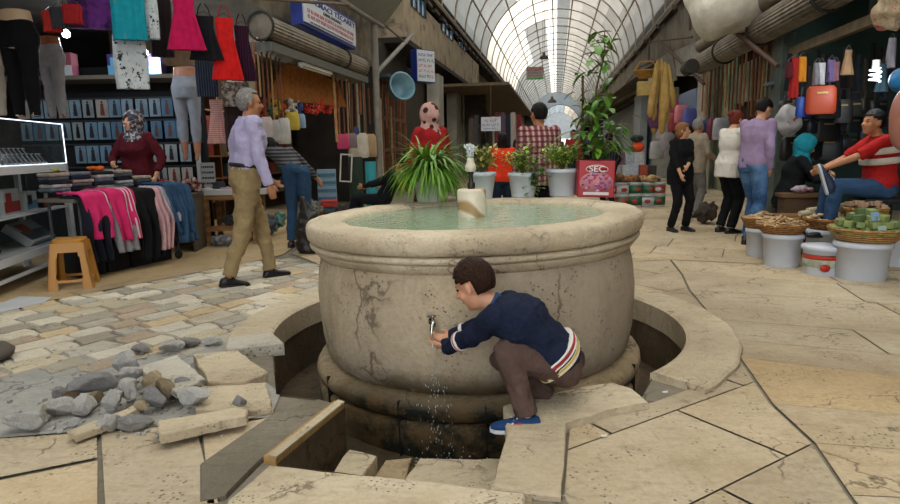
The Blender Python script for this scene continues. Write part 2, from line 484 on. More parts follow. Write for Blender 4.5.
# B: the wedge between the kerb ring and the seam, slabs on the diagonal
wedge = [V(p) for p in ((.13, 2.02), (.2, .3), (1.1, .3), (1.19, .9), (1.28, 1.55), (1.37, 1.97), (1.468, 2.35), (1.498, 2.74), (1.646, 3.39), (1.736, 3.72), (1.836, 4.18), (2.005, 5.06), (2.185, 5.7), (2.34, 6.44), (1.2, 6.3), (1.0, 5.5), (1.5, 4.2), (1.3, 3.0), (.96, 2.78), (.75, 2.70), (.52, 2.56), (.39, 2.0))]
def cliptri(polys, reg, mbx, z, tl):
    "clip against a non-convex region with the triangulator"
    for q in polys:
        if area(q) < .002: continue
        n = len(q); vs = list(q) + [V(r_) for r_ in reg]; es = [(i, (i+1) % n) for i in range(n)] + [(n+i, n+(i+1) % len(reg)) for i in range(len(reg))]
        if any((V(p)-FC).length < 3.2 for p in q):
            o_ = len(vs); vs += [V(h_) for h_ in HOLE]; es += [(o_+i, o_+(i+1) % len(HOLE)) for i in range(len(HOLE))]
        r = delaunay_2d_cdt(vs, es, [], 0, 1e-5); t = tn(*tl); fs = []
        for f in r[2]:
            c = sum((r[0][i] for i in f), V((0, 0)))/len(f)
            if inside(c, q) and inside(c, reg) and not inside(c, HOLE): fs.append(tuple(f))
        if fs: mbx.add([V((p.x, p.y, z)) for p in r[0]], fs, 0, t, False)
dg_ = math.radians(32)
cliptri(gridpolys((.39 - 3*.85, 1.99 - 3*.53 - 1.55), dg_, .95, .52, 9, 17, stag=.45), wedge, mb, 0, (.88, 1.05, .03))
# C: beyond the seam, the long floor of the arcade
far = [(2.36+.02, 6.46), (9, 3.8), (30, 40), (30, 75), (-12, 75), (-12, 40), (-2, 12), (-1.9, 7.3), (-1.0, 5.9), (-.9, 5.3), (.95, 5.3), (1.17, 6.31), (2.32, 6.46)]
cliptri(gridpolys((-3.5, 7.0), math.radians(-26), 1.0, .6, 15, 26, dvv=.15), [V(p) for p in far], mb, 0, (.9, 1.06, .03))
mb2 = MB()
cliptri(gridpolys((-24, 22), math.radians(-10), 1.7, 1.3, 34, 36), [V(p) for p in ((-10, 16.2), (16, 16.2), (30, 60), (-12, 60))], mb, .001, (.92, 1.04, .02))
struct(mb.build('floor', M_floor))['label'] = 'large worn travertine paving slabs'
# D: left walkway in front of the shops, smooth beige stone
ang = math.atan2(6.77-4.8, 3.63-2.24)
n_ = V((-math.sin(ang), math.cos(ang)))
walk = [V((-7.2, -.5)), V((-3.63, 4.8)), V((-2.24, 6.77)), V((-2.0, 7.25)), V((-2.1, 12)), V((-8, 16)), V((-14, 12)), V((-14, -.5))]
mw = MB()
cliptri(gridpolys((-2.6-5*math.cos(ang)+0, -4+0), ang, 1.5, .42, 12, 26, dvv=.15, gap=.003), walk, mw, 0, (.84, 1.02, .05))
struct(mw.build('floor', stone('walkway_stone', hx('b59c74'), hx('c4ae88'), hx('957c58'), tint=True, stain=hx('86704e'), pits=False)))['label'] = 'smooth beige walkway strip in front of the left shops'
# E: uneven pavers between walkway and fountain
mc = MB()
cob = [V((-3.58, 4.77)), V((-2.19, 6.74)), V((-1.95, 7.2)), V((-1.9, 6.9)), V((-.9, 6.1)), V((-.9, 5.3)), V((-1.4, 4.6)), V((-1.45, 3.9)), V((-1.62, 3.72)), V((-1.9, 3.62)), V((-2.05, 3.35)), V((-2.5, 3.35)), V((-2.75, 3.1)), V((-3.3, 3.2)), V((-4.1, 4.1))]
pal = [(1, 1, 1), (1.08, 1.07, 1.05), (.82, .83, .85), (.98, .93, .8), (.98, .84, .62), (.70, .70, .70), (.9, .87, .8), (1.16, 1.15, 1.1), (.74, .64, .56), (.86, .82, .70), (.8, .8, .78), (.62, .6, .58)]
a_ = V((math.cos(ang), math.sin(ang))); b_ = V((-a_.y, a_.x)); y = -3.4
while y < 1.6:
    h = R.uniform(.14, .22); x = -3.6 + R.random()*.2
    while x < 5:
        w_ = R.uniform(.18, .36)
        q = [V((-2.4, 4.6)) + a_*(x+dx) + b_*(y+dy) + V((R.uniform(-.018, .018), R.uniform(-.018, .018))) for dx, dy in ((0, 0), (w_*.5, -.008), (w_, 0), (w_+.006, h*.5), (w_, h), (w_*.5, h+.008), (0, h), (-.006, h*.5))]
        q = shrink(q, .009); c = sum(q, V((0, 0)))/8
        if inside(c, cob) and (c-FC).length > RO-.06:
            t = R.choice(pal); k = R.uniform(.9, 1.05); t = tuple(v*k for v in t); z = R.uniform(.0, .006)
            mc.add([V((p.x, p.y, -.012)) for p in q] + [V((p.x, p.y, z)) for p in shrink(q, .006)],
                   [tuple(range(8, 16))] + [(i, (i+1) % 8, 8+(i+1) % 8, 8+i) for i in range(8)], 0, t, False)
        x += w_
    y += h
struct(mc.build('floor', M_cobble))['label'] = 'uneven cream, grey and ochre stone pavers left of the fountain'
# F: cement screed patch, front left
me_ = MB()
flat(me_, [[(-6.5, 1.2), (-3.62, 4.76), (-3.2, 4.2), (-2.85, 3.60), (-2.2, 3.66), (-1.45, 3.95), (-1.2, 3.4), (-.88, 2.98), (-.85, 2.7), (-1.28, 2.63), (-1.6, 2.6), (-2.1, 2.52), (-5.0, 1.2)]], -.003, [HOLE])
struct(me_.build('floor', M_cement))['label'] = 'rough grey cement screed around the rubble'
# G: big slabs front left
mf = MB()
G = [[(-1.27, 2.63), (-1.575, 2.575), (-1.23, 1.97), (-.98, 1.5), (-.55, 1.5), (-.83, 1.97), (-1.13, 2.55)],
     [(-1.583, 2.575), (-2.2, 2.5), (-1.85, 2.14), (-1.448, 2.335)],
     [(-1.440, 2.318), (-1.84, 2.128), (-1.5, 1.3), (-1.0, 1.3), (-1.24, 1.97)],
     [(-1.12, 2.57), (-.84, 2.74), (-.90, 2.90), (-1.12, 2.86), (-1.26, 2.64)],
     [(-1.11, 2.55), (-.99, 2.26), (-.87, 1.98), (-.83, 1.98), (-.84, 2.0), (-.99, 2.30), (-.82, 2.72)],
     [(-2.22, 2.49), (-4.6, 1.9), (-4.0, 1.0), (-1.86, 2.12)], [(-1.85, 2.11), (-3.99, .99), (-3, .2), (-1.5, 1.28)]]
flat(mf, [shrink([V(p) for p in g], .006) for g in G], 0, [HOLE], [tn(.96, 1.06) for g in G])
struct(mf.build('floor', M_floor))['label'] = 'broad beige slabs in the left foreground'
# foreground filler in front of everything
mg = MB()
flat(mg, [[(-.83, 1.95), (-.95, .6), (.18, .6), (.12, 1.9)]], 0, [HOLE], [(1, 1, 1)])
struct(mg.build('floor', M_floor))

# pit walls and bottoms
wp = MB(); n = len(HOLE)
wp.add([V((p[0], p[1], -.002)) for p in HOLE] + [V((p[0], p[1], -.5)) for p in HOLE], [(i, n+i, n+(i+1) % n, (i+1) % n) for i in range(n)])
struct(wp.build('trim_2', M_wallpit))['label'] = 'stone lining of the sunken channel'
pb = MB(); flat(pb, [[(-1.6, 1.8), (2.0, 1.8), (2.0, 6.0), (-1.6, 6.0)]], -.46, [])
struct(pb.build('floor', M_pit))['label'] = 'muddy bottom of the sunken channel'
# kerb ring around the channel
kr = MB(); nk = 72
b0, b1 = a0, a1 - .02
ins = []; 
for i in range(nk+1):
    a = b0 + (b1-b0)*i/nk; wob = .006*math.sin(i*1.7); d = V((math.cos(a), math.sin(a), 0))
    o = V((FC.x, FC.y, 0)); lo = -.02
    ro = RO + .02*max(0, math.cos(a+.15))
    ins.append([o+d*(RI-.012+wob*.5)+V((0, 0, -.14)), o+d*(RI-.012)+V((0, 0, .022)), o+d*(RI+.01)+V((0, 0, .032)), o+d*(ro-.015+wob)+V((0, 0, .032)), o+d*(ro+wob)+V((0, 0, .02)), o+d*(ro+wob)+V((0, 0, lo))])
kr.loft(ins, 0, True, False)
struct(kr.build('trim_1', M_slab))['label'] = 'curved travertine kerb ring around the sunken channel'

# ------------------------------------------------------------------ loose slabs by the channel
def slab(name, label, pts, z0, z1, m, bev=.008, grp=None, rough=0.0):
    c = sum((V((p[0], p[1])) for p in pts), V((0, 0)))/len(pts)
    P = []
    n = len(pts)
    for i in range(n):
        a, b = V((pts[i][0], pts[i][1])), V((pts[(i+1) % n][0], pts[(i+1) % n][1])); k = max(1, int((b-a).length/.06)) if rough else 1
        for j in range(k):
            q = a + (b-a)*j/k
            if rough and j: q += V((R.uniform(-rough, rough), R.uniform(-rough, rough)))
            P.append(q - c)
    o = MB().prism(P, 0, z1-z0, bevel=bev).build(name, m)
    o.location = (c.x, c.y, z0); return tag(o, label, 'stone slab', grp)
slab('stone_slab', 'pale L-shaped travertine slab the crouching boy stands on', [tuple(fp(x, y, .035).to_2d()) for x, y in ((507,434),(491,488),(561,495),(567,423),(610,409),(649,402),(632,388),(612,382),(585,386),(540,396),(503,405))], -.06, .035, M_slab, rough=.004)
slab('stone_slab', 'long pale travertine slab bridging the channel in the foreground', [tuple(fp(x, y, .035).to_2d()) for x, y in ((228,499),(269,465),(322,471),(400,478),(490,489),(525,493),(522,530),(519,640),(180,600))], -.06, .035, M_slab, rough=.004)
b1_ = slab('kerb_block', 'brown stained stone block with a pale top edge on the left side of the channel', [(-.525, 2.795), (-.705, 2.265), (-.76, 2.285), (-.575, 2.83)], -.46, .02, stone('brown_block', hx('b08a52'), hx('c49f64'), hx('7c5d32'), pits=False, stain=hx('3c3a1a'), s=2.5), .004)
t_ = MB().prism([(-.525+.645, 2.795-2.545), (-.705+.645, 2.265-2.545), (-.745+.645, 2.28-2.545), (-.56+.645, 2.82-2.545)], 0, .008).build('pale_edge', M_slab, b1_)
t_.location = (0, 0, .48)
slab('stone_slab', 'dark worn grey slab lying left of the brown block', [(-.77, 2.28), (-.82, 2.03), (-.90, 2.0), (-1.0, 2.25), (-.84, 2.71), (-.66, 2.87), (-.58, 2.82)], -.05, .012, M_darkslab)
slab('stone_block', 'tan block under water line beside the brown block in the channel', [(-.50, 2.76), (-.36, 2.69), (-.41, 2.45), (-.46, 2.2), (-.66, 2.3), (-.54, 2.56)], -.46, -.2, M_slab, rough=.006)
slab('stone_block', 'tan slab with brown veins at the bottom of the channel by the shoe', [(-.16, 2.66), (.24, 2.64), (.19, 2.1), (-.3, 2.17), (-.22, 2.47)], -.46, -.2, M_slab, rough=.006)
slab('stone_block', 'small mossy tan block wet from the splashing water', [(-.33, 2.76), (-.20, 2.78), (-.22, 2.58), (-.33, 2.45), (-.37, 2.6)], -.46, -.26, M_base, rough=.006)
slab('stone_slab', 'grey-white slab with a square front edge at the left end of the kerb ring', [(-1.42, 3.76), (-1.17, 3.86), (-1.03, 3.63), (-1.36, 3.52)], -.02, .06, stone('pale_grey_slab', hx('b9b2a4'), hx('cac4b7'), hx('8f8879'), stain=hx('9a917f')), rough=.004)
slab('stone_block', 'dark drain stone set beside the foreground slab', [(.27, 2.01), (.27, 1.5), (.4, 1.5), (.39, 1.99)], -.06, .008, M_darkslab)

# ------------------------------------------------------------------ fountain
fo = thing('stone_fountain', 'large round stone fountain basin with a water tap on its side', 'fountain', (FC.x, FC.y, 0), 0, None, 0, -.024)
NB = 96
def noisy(o, amp, sc_):
    vn = [v.normal.copy() for v in o.data.vertices]
    for v, nn_ in zip(o.data.vertices, vn):
        v.co += nn_ * amp * (noise.noise(v.co*sc_) + .5*noise.noise(v.co*sc_*2.7))
    return o
def lathe_part(name, prof, m, sub=1):
    pr = []
    for i in range(len(prof)-1):
        (r0, z0), (r1, z1) = prof[i], prof[i+1]; k = max(1, int(math.hypot(r1-r0, z1-z0)/.05))
        for j in range(k): pr.append((r0+(r1-r0)*j/k, z0+(z1-z0)*j/k))
    pr.append(prof[-1])
    return MB().lathe(pr, n=NB).build(name, m, fo)
noisy(lathe_part('body', [(.94, -.2), (.985, -.13), (1.03, -.06), (1.052, .06), (1.06, .2), (1.062, .33), (1.052, .45), (1.028, .57), (1.0, .6)], M_body), .006, 4)
rim_prof = [(.86, .70), (1.02, .668), (1.085, .672), (1.102, .685), (1.112, .72), (1.112, .752), (1.105, .775), (1.088, .787), (1.06, .792), (.93, .792), (.895, .788), (.872, .775), (.862, .755), (.86, .70)]
NRIM = []
rm = MB(); ringz = []
for r, z in rim_prof:
    ringz.append([V((math.cos(2*PI*i/NB)*r, math.sin(2*PI*i/NB)*r, z)) for i in range(NB)])
rm.loft(ringz, 0, False)
noisy(rm.build('basin_rim', M_rim, fo), .005, 9)
noisy(lathe_part('upper_moulding', [(1.0, .622), (1.075, .626), (1.09, .632), (1.095, .648), (1.088, .662), (1.0, .668)], M_rim), .002, 6)
noisy(lathe_part('lower_moulding', [(1.0, .56), (1.035, .568), (1.052, .585), (1.066, .605), (1.070, .620), (1.0, .626)], M_rim), .002, 6)
noisy(lathe_part('base_moulding', [(.95, -.255), (1.06, -.245), (1.098, -.22), (1.108, -.19), (1.105, -.16), (1.085, -.13), (1.05, -.115), (1.0, -.11), (.95, -.12)], M_base), .004, 6)
noisy(lathe_part('base_drum', [(1.085, -.52), (1.09, -.44), (1.1, -.34), (1.1, -.27), (1.085, -.25), (.95, -.25)], M_base), .005, 5)
# joints between base stones
for a in (-2.02, -1.575, -1.1, -.55, .2, 1.1, 2.2, 3.0, -2.6):
    d = V((math.cos(a), math.sin(a), 0))
    MB().box(d*1.07+V((0, 0, -.32)), (.075, .006, .38), math.atan2(d.y, d.x)).build('base_joint', plain('joint_dark', '17140f', .9), fo)
# basin inner wall and floor
MB().lathe([(.0, .45), (.8, .45), (.868, .52), (.868, .74)], n=64).build('basin_bowl', stone('basin_inside', hx('9aa58a'), hx('aab396'), hx('7d8a72'), pits=False), fo)
# water in the basin
wm = bpy.data.materials.new('basin_water'); wm.use_nodes = True
N = wm.node_tree.nodes; L = wm.node_tree.links; b = N['Principled BSDF']
b.inputs['Base Color'].default_value = (*hx('a9bfa3'), 1); b.inputs['Roughness'].default_value = .06
b.inputs['Specular IOR Level'].default_value = .6
b.inputs['Transmission Weight'].default_value = .25; b.inputs['IOR'].default_value = 1.33
tc = N.new('ShaderNodeTexCoord'); nz_ = N.new('ShaderNodeTexNoise'); nz_.inputs['Scale'].default_value = 16; nz_.inputs['Detail'].default_value = 3; nz_.inputs['Distortion'].default_value = .6
L.new(tc.outputs['Object'], nz_.inputs['Vector']); bp = N.new('ShaderNodeBump'); bp.inputs['Strength'].default_value = .35; bp.inputs['Distance'].default_value = .03
L.new(nz_.outputs[0], bp.inputs['Height']); L.new(bp.outputs[0], b.inputs['Normal'])
wt = MB(); wt.lathe([(.0, .72), (.866, .72), (.866, .757), (.0, .757)], n=96, smooth=False)
wt.build('water', wm, fo)
# marble pedestal and jet in the middle
mb_ = mat('marble_pedestal', hx('d9cfba'), .5, .1, 12, wave=('DIAGONAL', 2.2, hx('a4875c'), .62, .9, 5.0))
MB().lathe([(.098, .7), (.098, .93), (.09, .945), (.0, .945)], n=28).build('marble_pedestal', mb_, fo)
jm = plain('jet_metal', '3a3833', .4, metal=.7)
MB().lathe([(.022, .94), (.026, .95), (.026, .985), (.016, .99), (.014, 1.04), (.02, 1.045), (.02, 1.07), (.0, 1.075)], n=14).build('jet_pipe', jm, fo)
jw = plain('jet_plastic', 'd6cfba', .6)
MB().lathe([(.024, 1.06), (.036, 1.07), (.038, 1.10), (.03, 1.115), (.022, 1.13), (.024, 1.15), (.0, 1.155)], n=14).build('jet_nozzle', jw, fo)
wsp = bpy.data.materials.new('water_spray'); wsp.use_nodes = True
b = wsp.node_tree.nodes['Principled BSDF']; b.inputs['Base Color'].default_value = (.9, .95, .97, 1); b.inputs['Roughness'].default_value = .1
b.inputs['Transmission Weight'].default_value = .5; b.inputs['IOR'].default_value = 1.33; b.inputs['Alpha'].default_value = .8
js = MB()
for k in range(70):
    a = R.uniform(0, 2*PI); h = R.uniform(0, 1); rr = .012 + .035*h*R.random()
    js.ell((math.cos(a)*rr, math.sin(a)*rr, 1.15+.09*h), (.006, .006, .011), n=6, m=4)
for k in range(6):
    a = k*PI/3; js.tube([(0, 0, 1.14), (.012*math.cos(a), .012*math.sin(a), 1.20), (.03*math.cos(a), .03*math.sin(a), 1.235)], [.006, .004, .002], 6)
js.build('water_spray', wsp, fo)['kind'] = 'stuff'
# tap
tp = V((-.262, -1.022, .325))
tm = plain('chrome', 'c9c9c6', .18, metal=1.0)
tb = MB()
tb.lathe([(.028, 0), (.026, .008), (.014, .012), (.013, .055), (.016, .06), (.016, .075), (.0, .078)], c=tp, n=18, M=Matrix.Rotation(PI/2, 3, 'X'))
tb.tube([tp+V((0, -.06, 0)), tp+V((-.005, -.08, -.004)), tp+V((-.008, -.088, -.03)), tp+V((-.008, -.088, -.06))], [.011, .011, .011, .012], 12)
tb.lathe([(.009, 0), (.009, .03), (.012, .034), (.0, .036)], c=tp+V((0, -.055, .008)), n=12)
tp_o = tb.build('tap', tm, fo)
MB().tube([tp+V((-.03, -.062, .045)), tp+V((0, -.055, .042)), tp+V((.016, -.05, .04))], [.011, .008, .006], 10).build('tap_handle', tm, tp_o)
# thin stream of water from the tap to the drain
st = MB(); r_ = [(0, 0, -.06), (0.0, 0, -.16)]
st.tube([tp+V((-.008, -.088, z)) for z in (-.06, -.09, -.12)], [.005, .004, .004], 8)
for k in range(130):
    z = R.uniform(-.75, -.17); s_ = (-.17-z)/.58
    st.ell(tp+V((-.0+R.gauss(0, .02+.05*s_), -.075-R.random()*.06-.05*s_, z)), (.0022, .0022, .007), n=5, m=3)
for k in range(150):
    st.ell(V((R.gauss(-.16, .11), -1.17-abs(R.gauss(0, .05)), -.435+abs(R.gauss(0, .035)))), R.uniform(.003, .006), n=5, m=3)
st.build('falling_water', wsp, fo)['kind'] = 'stuff'
# ------------------------------------------------------------------ vaulted translucent roof
def roofmat(name, col, tcol, w=.75, var=.2, scale=1.5):
    m = bpy.data.materials.new(name); m.use_nodes = True; nt = m.node_tree; N = nt.nodes; L = nt.links
    for n in list(N):
        if n.type == 'BSDF_PRINCIPLED': N.remove(n)
    out = N['Material Output']
    d = N.new('ShaderNodeBsdfDiffuse'); d.inputs[0].default_value = (*col, 1)
    t = N.new('ShaderNodeBsdfTranslucent')
    tc = N.new('ShaderNodeTexCoord'); n1 = N.new('ShaderNodeTexNoise'); n1.inputs['Scale'].default_value = scale; n1.inputs['Detail'].default_value = 6; n1.inputs['Roughness'].default_value = .65
    L.new(tc.outputs['Object'], n1.inputs['Vector'])
    mr = N.new('ShaderNodeMapRange'); mr.inputs[1].default_value = .3; mr.inputs[2].default_value = .7; mr.inputs[3].default_value = 1-var; mr.inputs[4].default_value = 1+var*.4
    L.new(n1.outputs[0], mr.inputs[0])
    mx = N.new('ShaderNodeMix'); mx.data_type = 'RGBA'; mx.blend_type = 'MULTIPLY'; mx.inputs[0].default_value = 1; mx.inputs[6].default_value = (*tcol, 1)
    L.new(mr.outputs[0], mx.inputs[7])
    a_ = N.new('ShaderNodeAttribute'); a_.attribute_name = 'tint'
    m2 = N.new('ShaderNodeMix'); m2.data_type = 'RGBA'; m2.blend_type = 'MULTIPLY'; m2.inputs[0].default_value = 1
    L.new(mx.outputs[2], m2.inputs[6]); L.new(a_.outputs['Color'], m2.inputs[7]); L.new(m2.outputs[2], t.inputs[0])
    ms = N.new('ShaderNodeMixShader'); ms.inputs[0].default_value = w
    L.new(d.outputs[0], ms.inputs[1]); L.new(t.outputs[0], ms.inputs[2]); L.new(ms.outputs[0], out.inputs[0])
    return m
RR, ZC = 3.95, 5.85                # vault radius, height of its springing
M_roof = roofmat('translucent_roof_sheet', (.45, .45, .42), (1.0, .96, .88))
M_steel = mat('brown_painted_steel', hx('5b4d40'), .7, .2, 20)
M_rib = mat('grey_brown_roof_rib', hx('a09484'), .7, .2, 6)
def vp(th, v, r=RR): return A(-r*math.cos(th), v, ZC + r*math.sin(th))
roof = MB(); NS = 16; VB = 2.8
v0, v1 = -9.0, 103.0; nb = int((v1-v0)/VB+.01)
for j in range(nb):
    va, vb = v0+j*VB, v0+(j+1)*VB; vm = (va+vb)/2
    for i in range(NS):
        ta, tb_ = PI*i/NS, PI*(i+1)/NS; tm_ = (ta+tb_)/2
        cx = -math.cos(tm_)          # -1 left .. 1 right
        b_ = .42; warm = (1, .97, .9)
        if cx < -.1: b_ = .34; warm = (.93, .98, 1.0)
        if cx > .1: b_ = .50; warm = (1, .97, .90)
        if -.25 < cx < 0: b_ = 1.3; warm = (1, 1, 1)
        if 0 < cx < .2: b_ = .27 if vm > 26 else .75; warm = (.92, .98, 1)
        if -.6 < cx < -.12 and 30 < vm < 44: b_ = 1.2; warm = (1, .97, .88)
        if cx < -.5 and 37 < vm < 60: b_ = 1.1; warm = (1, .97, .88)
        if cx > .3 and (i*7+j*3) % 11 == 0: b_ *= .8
        b_ = b_*.62 if vm > 20 else .95  # unseen near sheets made clearer to light the floor, visible far ones darkened
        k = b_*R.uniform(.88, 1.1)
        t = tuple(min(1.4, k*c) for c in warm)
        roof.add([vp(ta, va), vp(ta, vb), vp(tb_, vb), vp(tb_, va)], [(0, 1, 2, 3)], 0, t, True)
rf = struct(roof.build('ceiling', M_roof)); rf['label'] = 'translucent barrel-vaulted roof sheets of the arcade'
for j in range(nb+1):
    v = v0 + j*VB; rb = MB()
    rb.tube([vp(PI*i/28, v, RR-.04) for i in range(29)], .042, 5)
    rb.build('roof_arch', M_rib, rf)
for th in (.03, .42, .83, 1.2, 1.5, 1.80, 2.2, 2.65, PI-.03):
    MB().tube([vp(th, v0, RR-.05), vp(th, v1, RR-.05)], .045, 6).build('roof_purlin', M_rib, rf)
# end of the arcade : a lower glazed barrel and the bright open street behind
e2 = MB(); 
for j in range(8):
    for i in range(12):
        ta, tb_ = PI*i/12, PI*(i+1)/12; va, vb = v1+j*2.8, v1+(j+1)*2.8
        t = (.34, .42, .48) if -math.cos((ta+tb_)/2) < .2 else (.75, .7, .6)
        k = R.uniform(.85, 1.05)
        P = [A(-3.4*math.cos(q)+.6, w_, 3.9+3.9*math.sin(q)) for q, w_ in ((ta, va), (ta, vb), (tb_, vb), (tb_, va))]
        e2.add(P, [(0, 1, 2, 3)], 0, tuple(x*k for x in t), True)
er = struct(e2.build('ceiling', M_roof)); er['label'] = 'lower bluish vault at the far end of the arcade'
for j in range(9):
    MB().tube([A(-3.36*math.cos(PI*i/20)+.6, v1+j*2.8, 3.9+3.86*math.sin(PI*i/20)) for i in range(21)], .05, 5).build('roof_arch', M_steel, er)
gb = MB(); 
pts = [A(-RR*math.cos(PI*i/24), v1+.05, ZC+RR*math.sin(PI*i/24)) for i in range(25)]; pin = [A(-3.4*math.cos(PI*i/24)+.6, v1+.05, 3.9+3.9*math.sin(PI*i/24)) for i in range(25)]
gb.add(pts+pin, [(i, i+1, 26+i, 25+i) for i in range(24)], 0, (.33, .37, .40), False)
struct(gb.build('wall_back', M_roof))
# ------------------------------------------------------------------ side buildings
M_wall = mat('stained_plaster', hx('6d6455'), .9, .2, 1.2, bump=.3, bscale=8, col2=hx('4b443a'), mixscale=.8, mixlo=.42, mixhi=.66)
M_wall2 = mat('pale_plaster', hx('b5b0a4'), .9, .15, 2, bump=.2, bscale=10, col2=hx('857f72'), mixscale=1.2, mixlo=.48, mixhi=.65)
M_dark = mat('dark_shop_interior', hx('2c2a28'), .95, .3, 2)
def ubox(mb, u0, u1, v0_, v1_, z0, z1, **k):
    c = A((u0+u1)/2, (v0_+v1_)/2, (z0+z1)/2)
    return mb.box(c, (abs(u1-u0), abs(v1_-v0_), abs(z1-z0)), AZ, **k)
M_stonew = mat('rough_stone_wall', hx('6e6352'), .95, .3, 3, bump=.8, bscale=7, col2=hx('453d33'), mixscale=2.2, mixlo=.40, mixhi=.65)
# left
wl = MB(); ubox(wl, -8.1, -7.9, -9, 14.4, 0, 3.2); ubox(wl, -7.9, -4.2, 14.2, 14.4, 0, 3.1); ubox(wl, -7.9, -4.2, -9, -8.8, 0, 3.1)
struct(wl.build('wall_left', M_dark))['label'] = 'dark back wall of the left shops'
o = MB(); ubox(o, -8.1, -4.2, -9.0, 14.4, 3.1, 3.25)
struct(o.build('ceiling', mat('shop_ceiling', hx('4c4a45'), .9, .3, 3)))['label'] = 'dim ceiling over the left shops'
w2 = MB(); ubox(w2, -4.6, -4.2, -9.0, 14.6, 3.25, 6.4)
struct(w2.build('wall_left', M_stonew))['label'] = 'rough stained stone wall above the left shops'
w3 = MB(); ubox(w3, -5.3, -5.1, 14.4, 104, 0, 6.4)
struct(w3.build('wall_left', M_wall2))['label'] = 'pale peeling wall further down the left side'
o = MB(); ubox(o, -5.3, -3.9, 14.4, 104, 6.1, 6.2)
struct(o.build('ceiling', M_dark))['label'] = 'dark soffit beside the left roof gutter'
# right
w4 = MB(); ubox(w4, 7.4, 7.6, -9, 12, 0, 4.0); ubox(w4, 3.7, 7.4, 11.9, 12.0, 0, 4.0); ubox(w4, 3.9, 7.4, -9, -8.8, 0, 4.0); ubox(w4, 3.9, 7.6, -9, 12, 4.0, 4.1)
struct(w4.build('wall_right', mat('teal_dark_wall', hx('2f4440'), .9, .25, 1.5)))['label'] = 'dark teal walls of the right shop'
w5 = MB(); ubox(w5, 3.95, 4.15, -9, 104, 3.6, 6.4)
struct(w5.build('wall_right', M_wall))['label'] = 'stained upper wall above the right shops'
w6 = MB(); ubox(w6, 4.6, 4.8, 12.0, 104, 0, 3.7); ubox(w6, 3.95, 4.8, 12.0, 104, 3.6, 3.7)
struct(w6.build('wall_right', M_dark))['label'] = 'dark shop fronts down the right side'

w7 = MB(); ubox(w7, -5.2, -2.8, 103.2, 103.6, 0, 6.3); ubox(w7, 4.0, 4.8, 103.2, 103.6, 0, 6.3); ubox(w7, -2.8, -2.7, 103.4, 128, 0, 4); ubox(w7, 3.9, 4.1, 103.4, 128, 0, 4)
struct(w7.build('wall_back', M_wall))['label'] = 'walls narrowing the far end of the arcade'

o = MB(); ubox(o, -4.25, -3.86, -9, 103, 5.84, 5.92)  # strip added to stop sun leaking between vault and left wall
struct(o.build('trim_3', M_steel))['label'] = 'added gutter strip sealing the left light gap beside the vault'
o = MB(); ubox(o, 3.86, 4.1, -9, 103, 5.84, 5.92)  # same added seal against light leaking in on the right
struct(o.build('trim_4', M_steel))['label'] = 'added strip sealing the right light gap beside the vault'

ge = MB(); ge.add([A(-3.4*math.cos(PI*i/24)+.6, v1+22.4, 3.9+3.9*math.sin(PI*i/24)) for i in range(25)]+[A(4.0, v1+22.4, 2.6), A(-2.8, v1+22.4, 2.6)], [tuple(range(27))], 0, (.6, .63, .66), False)  # closing sheet added to tone down the bright sky at the open end
struct(ge.build('wall_back', M_roof))['label'] = 'frosted gable added to dim the bright end of the arcade'
# ------------------------------------------------------------------ people
SK1 = mat('skin_light', hx('c08f6e'), .55, .08, 20, sub=.15)
SK2 = mat('skin_tanned', hx('a87352'), .55, .08, 20, sub=.15)
SK3 = mat('skin_child', hx('cc9779'), .5, .07, 30, sub=.2)
EYE = plain('eye_dark', '20160f', .2)
LIP = plain('lips', '94524a', .5)
H_BLK = mat('hair_black', hx('15110f'), .5, .4, 60, bump=.8, bscale=90, spec=.15)
H_BRN = mat('hair_brown', hx('2e1c13'), .55, .4, 60, bump=.8, bscale=90, spec=.15)
H_GRY = mat('hair_grey', hx('85827f'), .6, .4, 70, bump=.8, bscale=90, spec=.15)
H_AUB = mat('hair_auburn', hx('6d2f24'), .5, .35, 60, bump=.8, bscale=90, spec=.15)
H_BLD = mat('hair_light_brown', hx('7d5636'), .5, .35, 60, bump=.8, bscale=90, spec=.15)
SHOE = plain('black_shoe', '18171a', .35)
SOLE = plain('shoe_sole', '2a2724', .8)
def ik(a, b, l1, l2, hint):
    a, b = V(a), V(b); d = b - a; L = d.length
    if L > (l1+l2)*.995: b = a + d.normalized()*(l1+l2)*.995; d = b - a; L = d.length
    n = d.normalized(); x = (l1*l1 - l2*l2 + L*L)/(2*L); h = math.sqrt(max(0, l1*l1 - x*x))
    q = V(hint) - n*V(hint).dot(n)
    q = q.normalized() if q.length > 1e-5 else V((0, 1, 0))
    return a + n*x + q*h, b
def frame(y, z):
    "matrix whose columns are x, y (towards y), z (near z)"
    y = V(y).normalized(); z = (V(z) - y*V(z).dot(y)).normalized(); x = y.cross(z)
    return Matrix((x, y, z)).transposed()
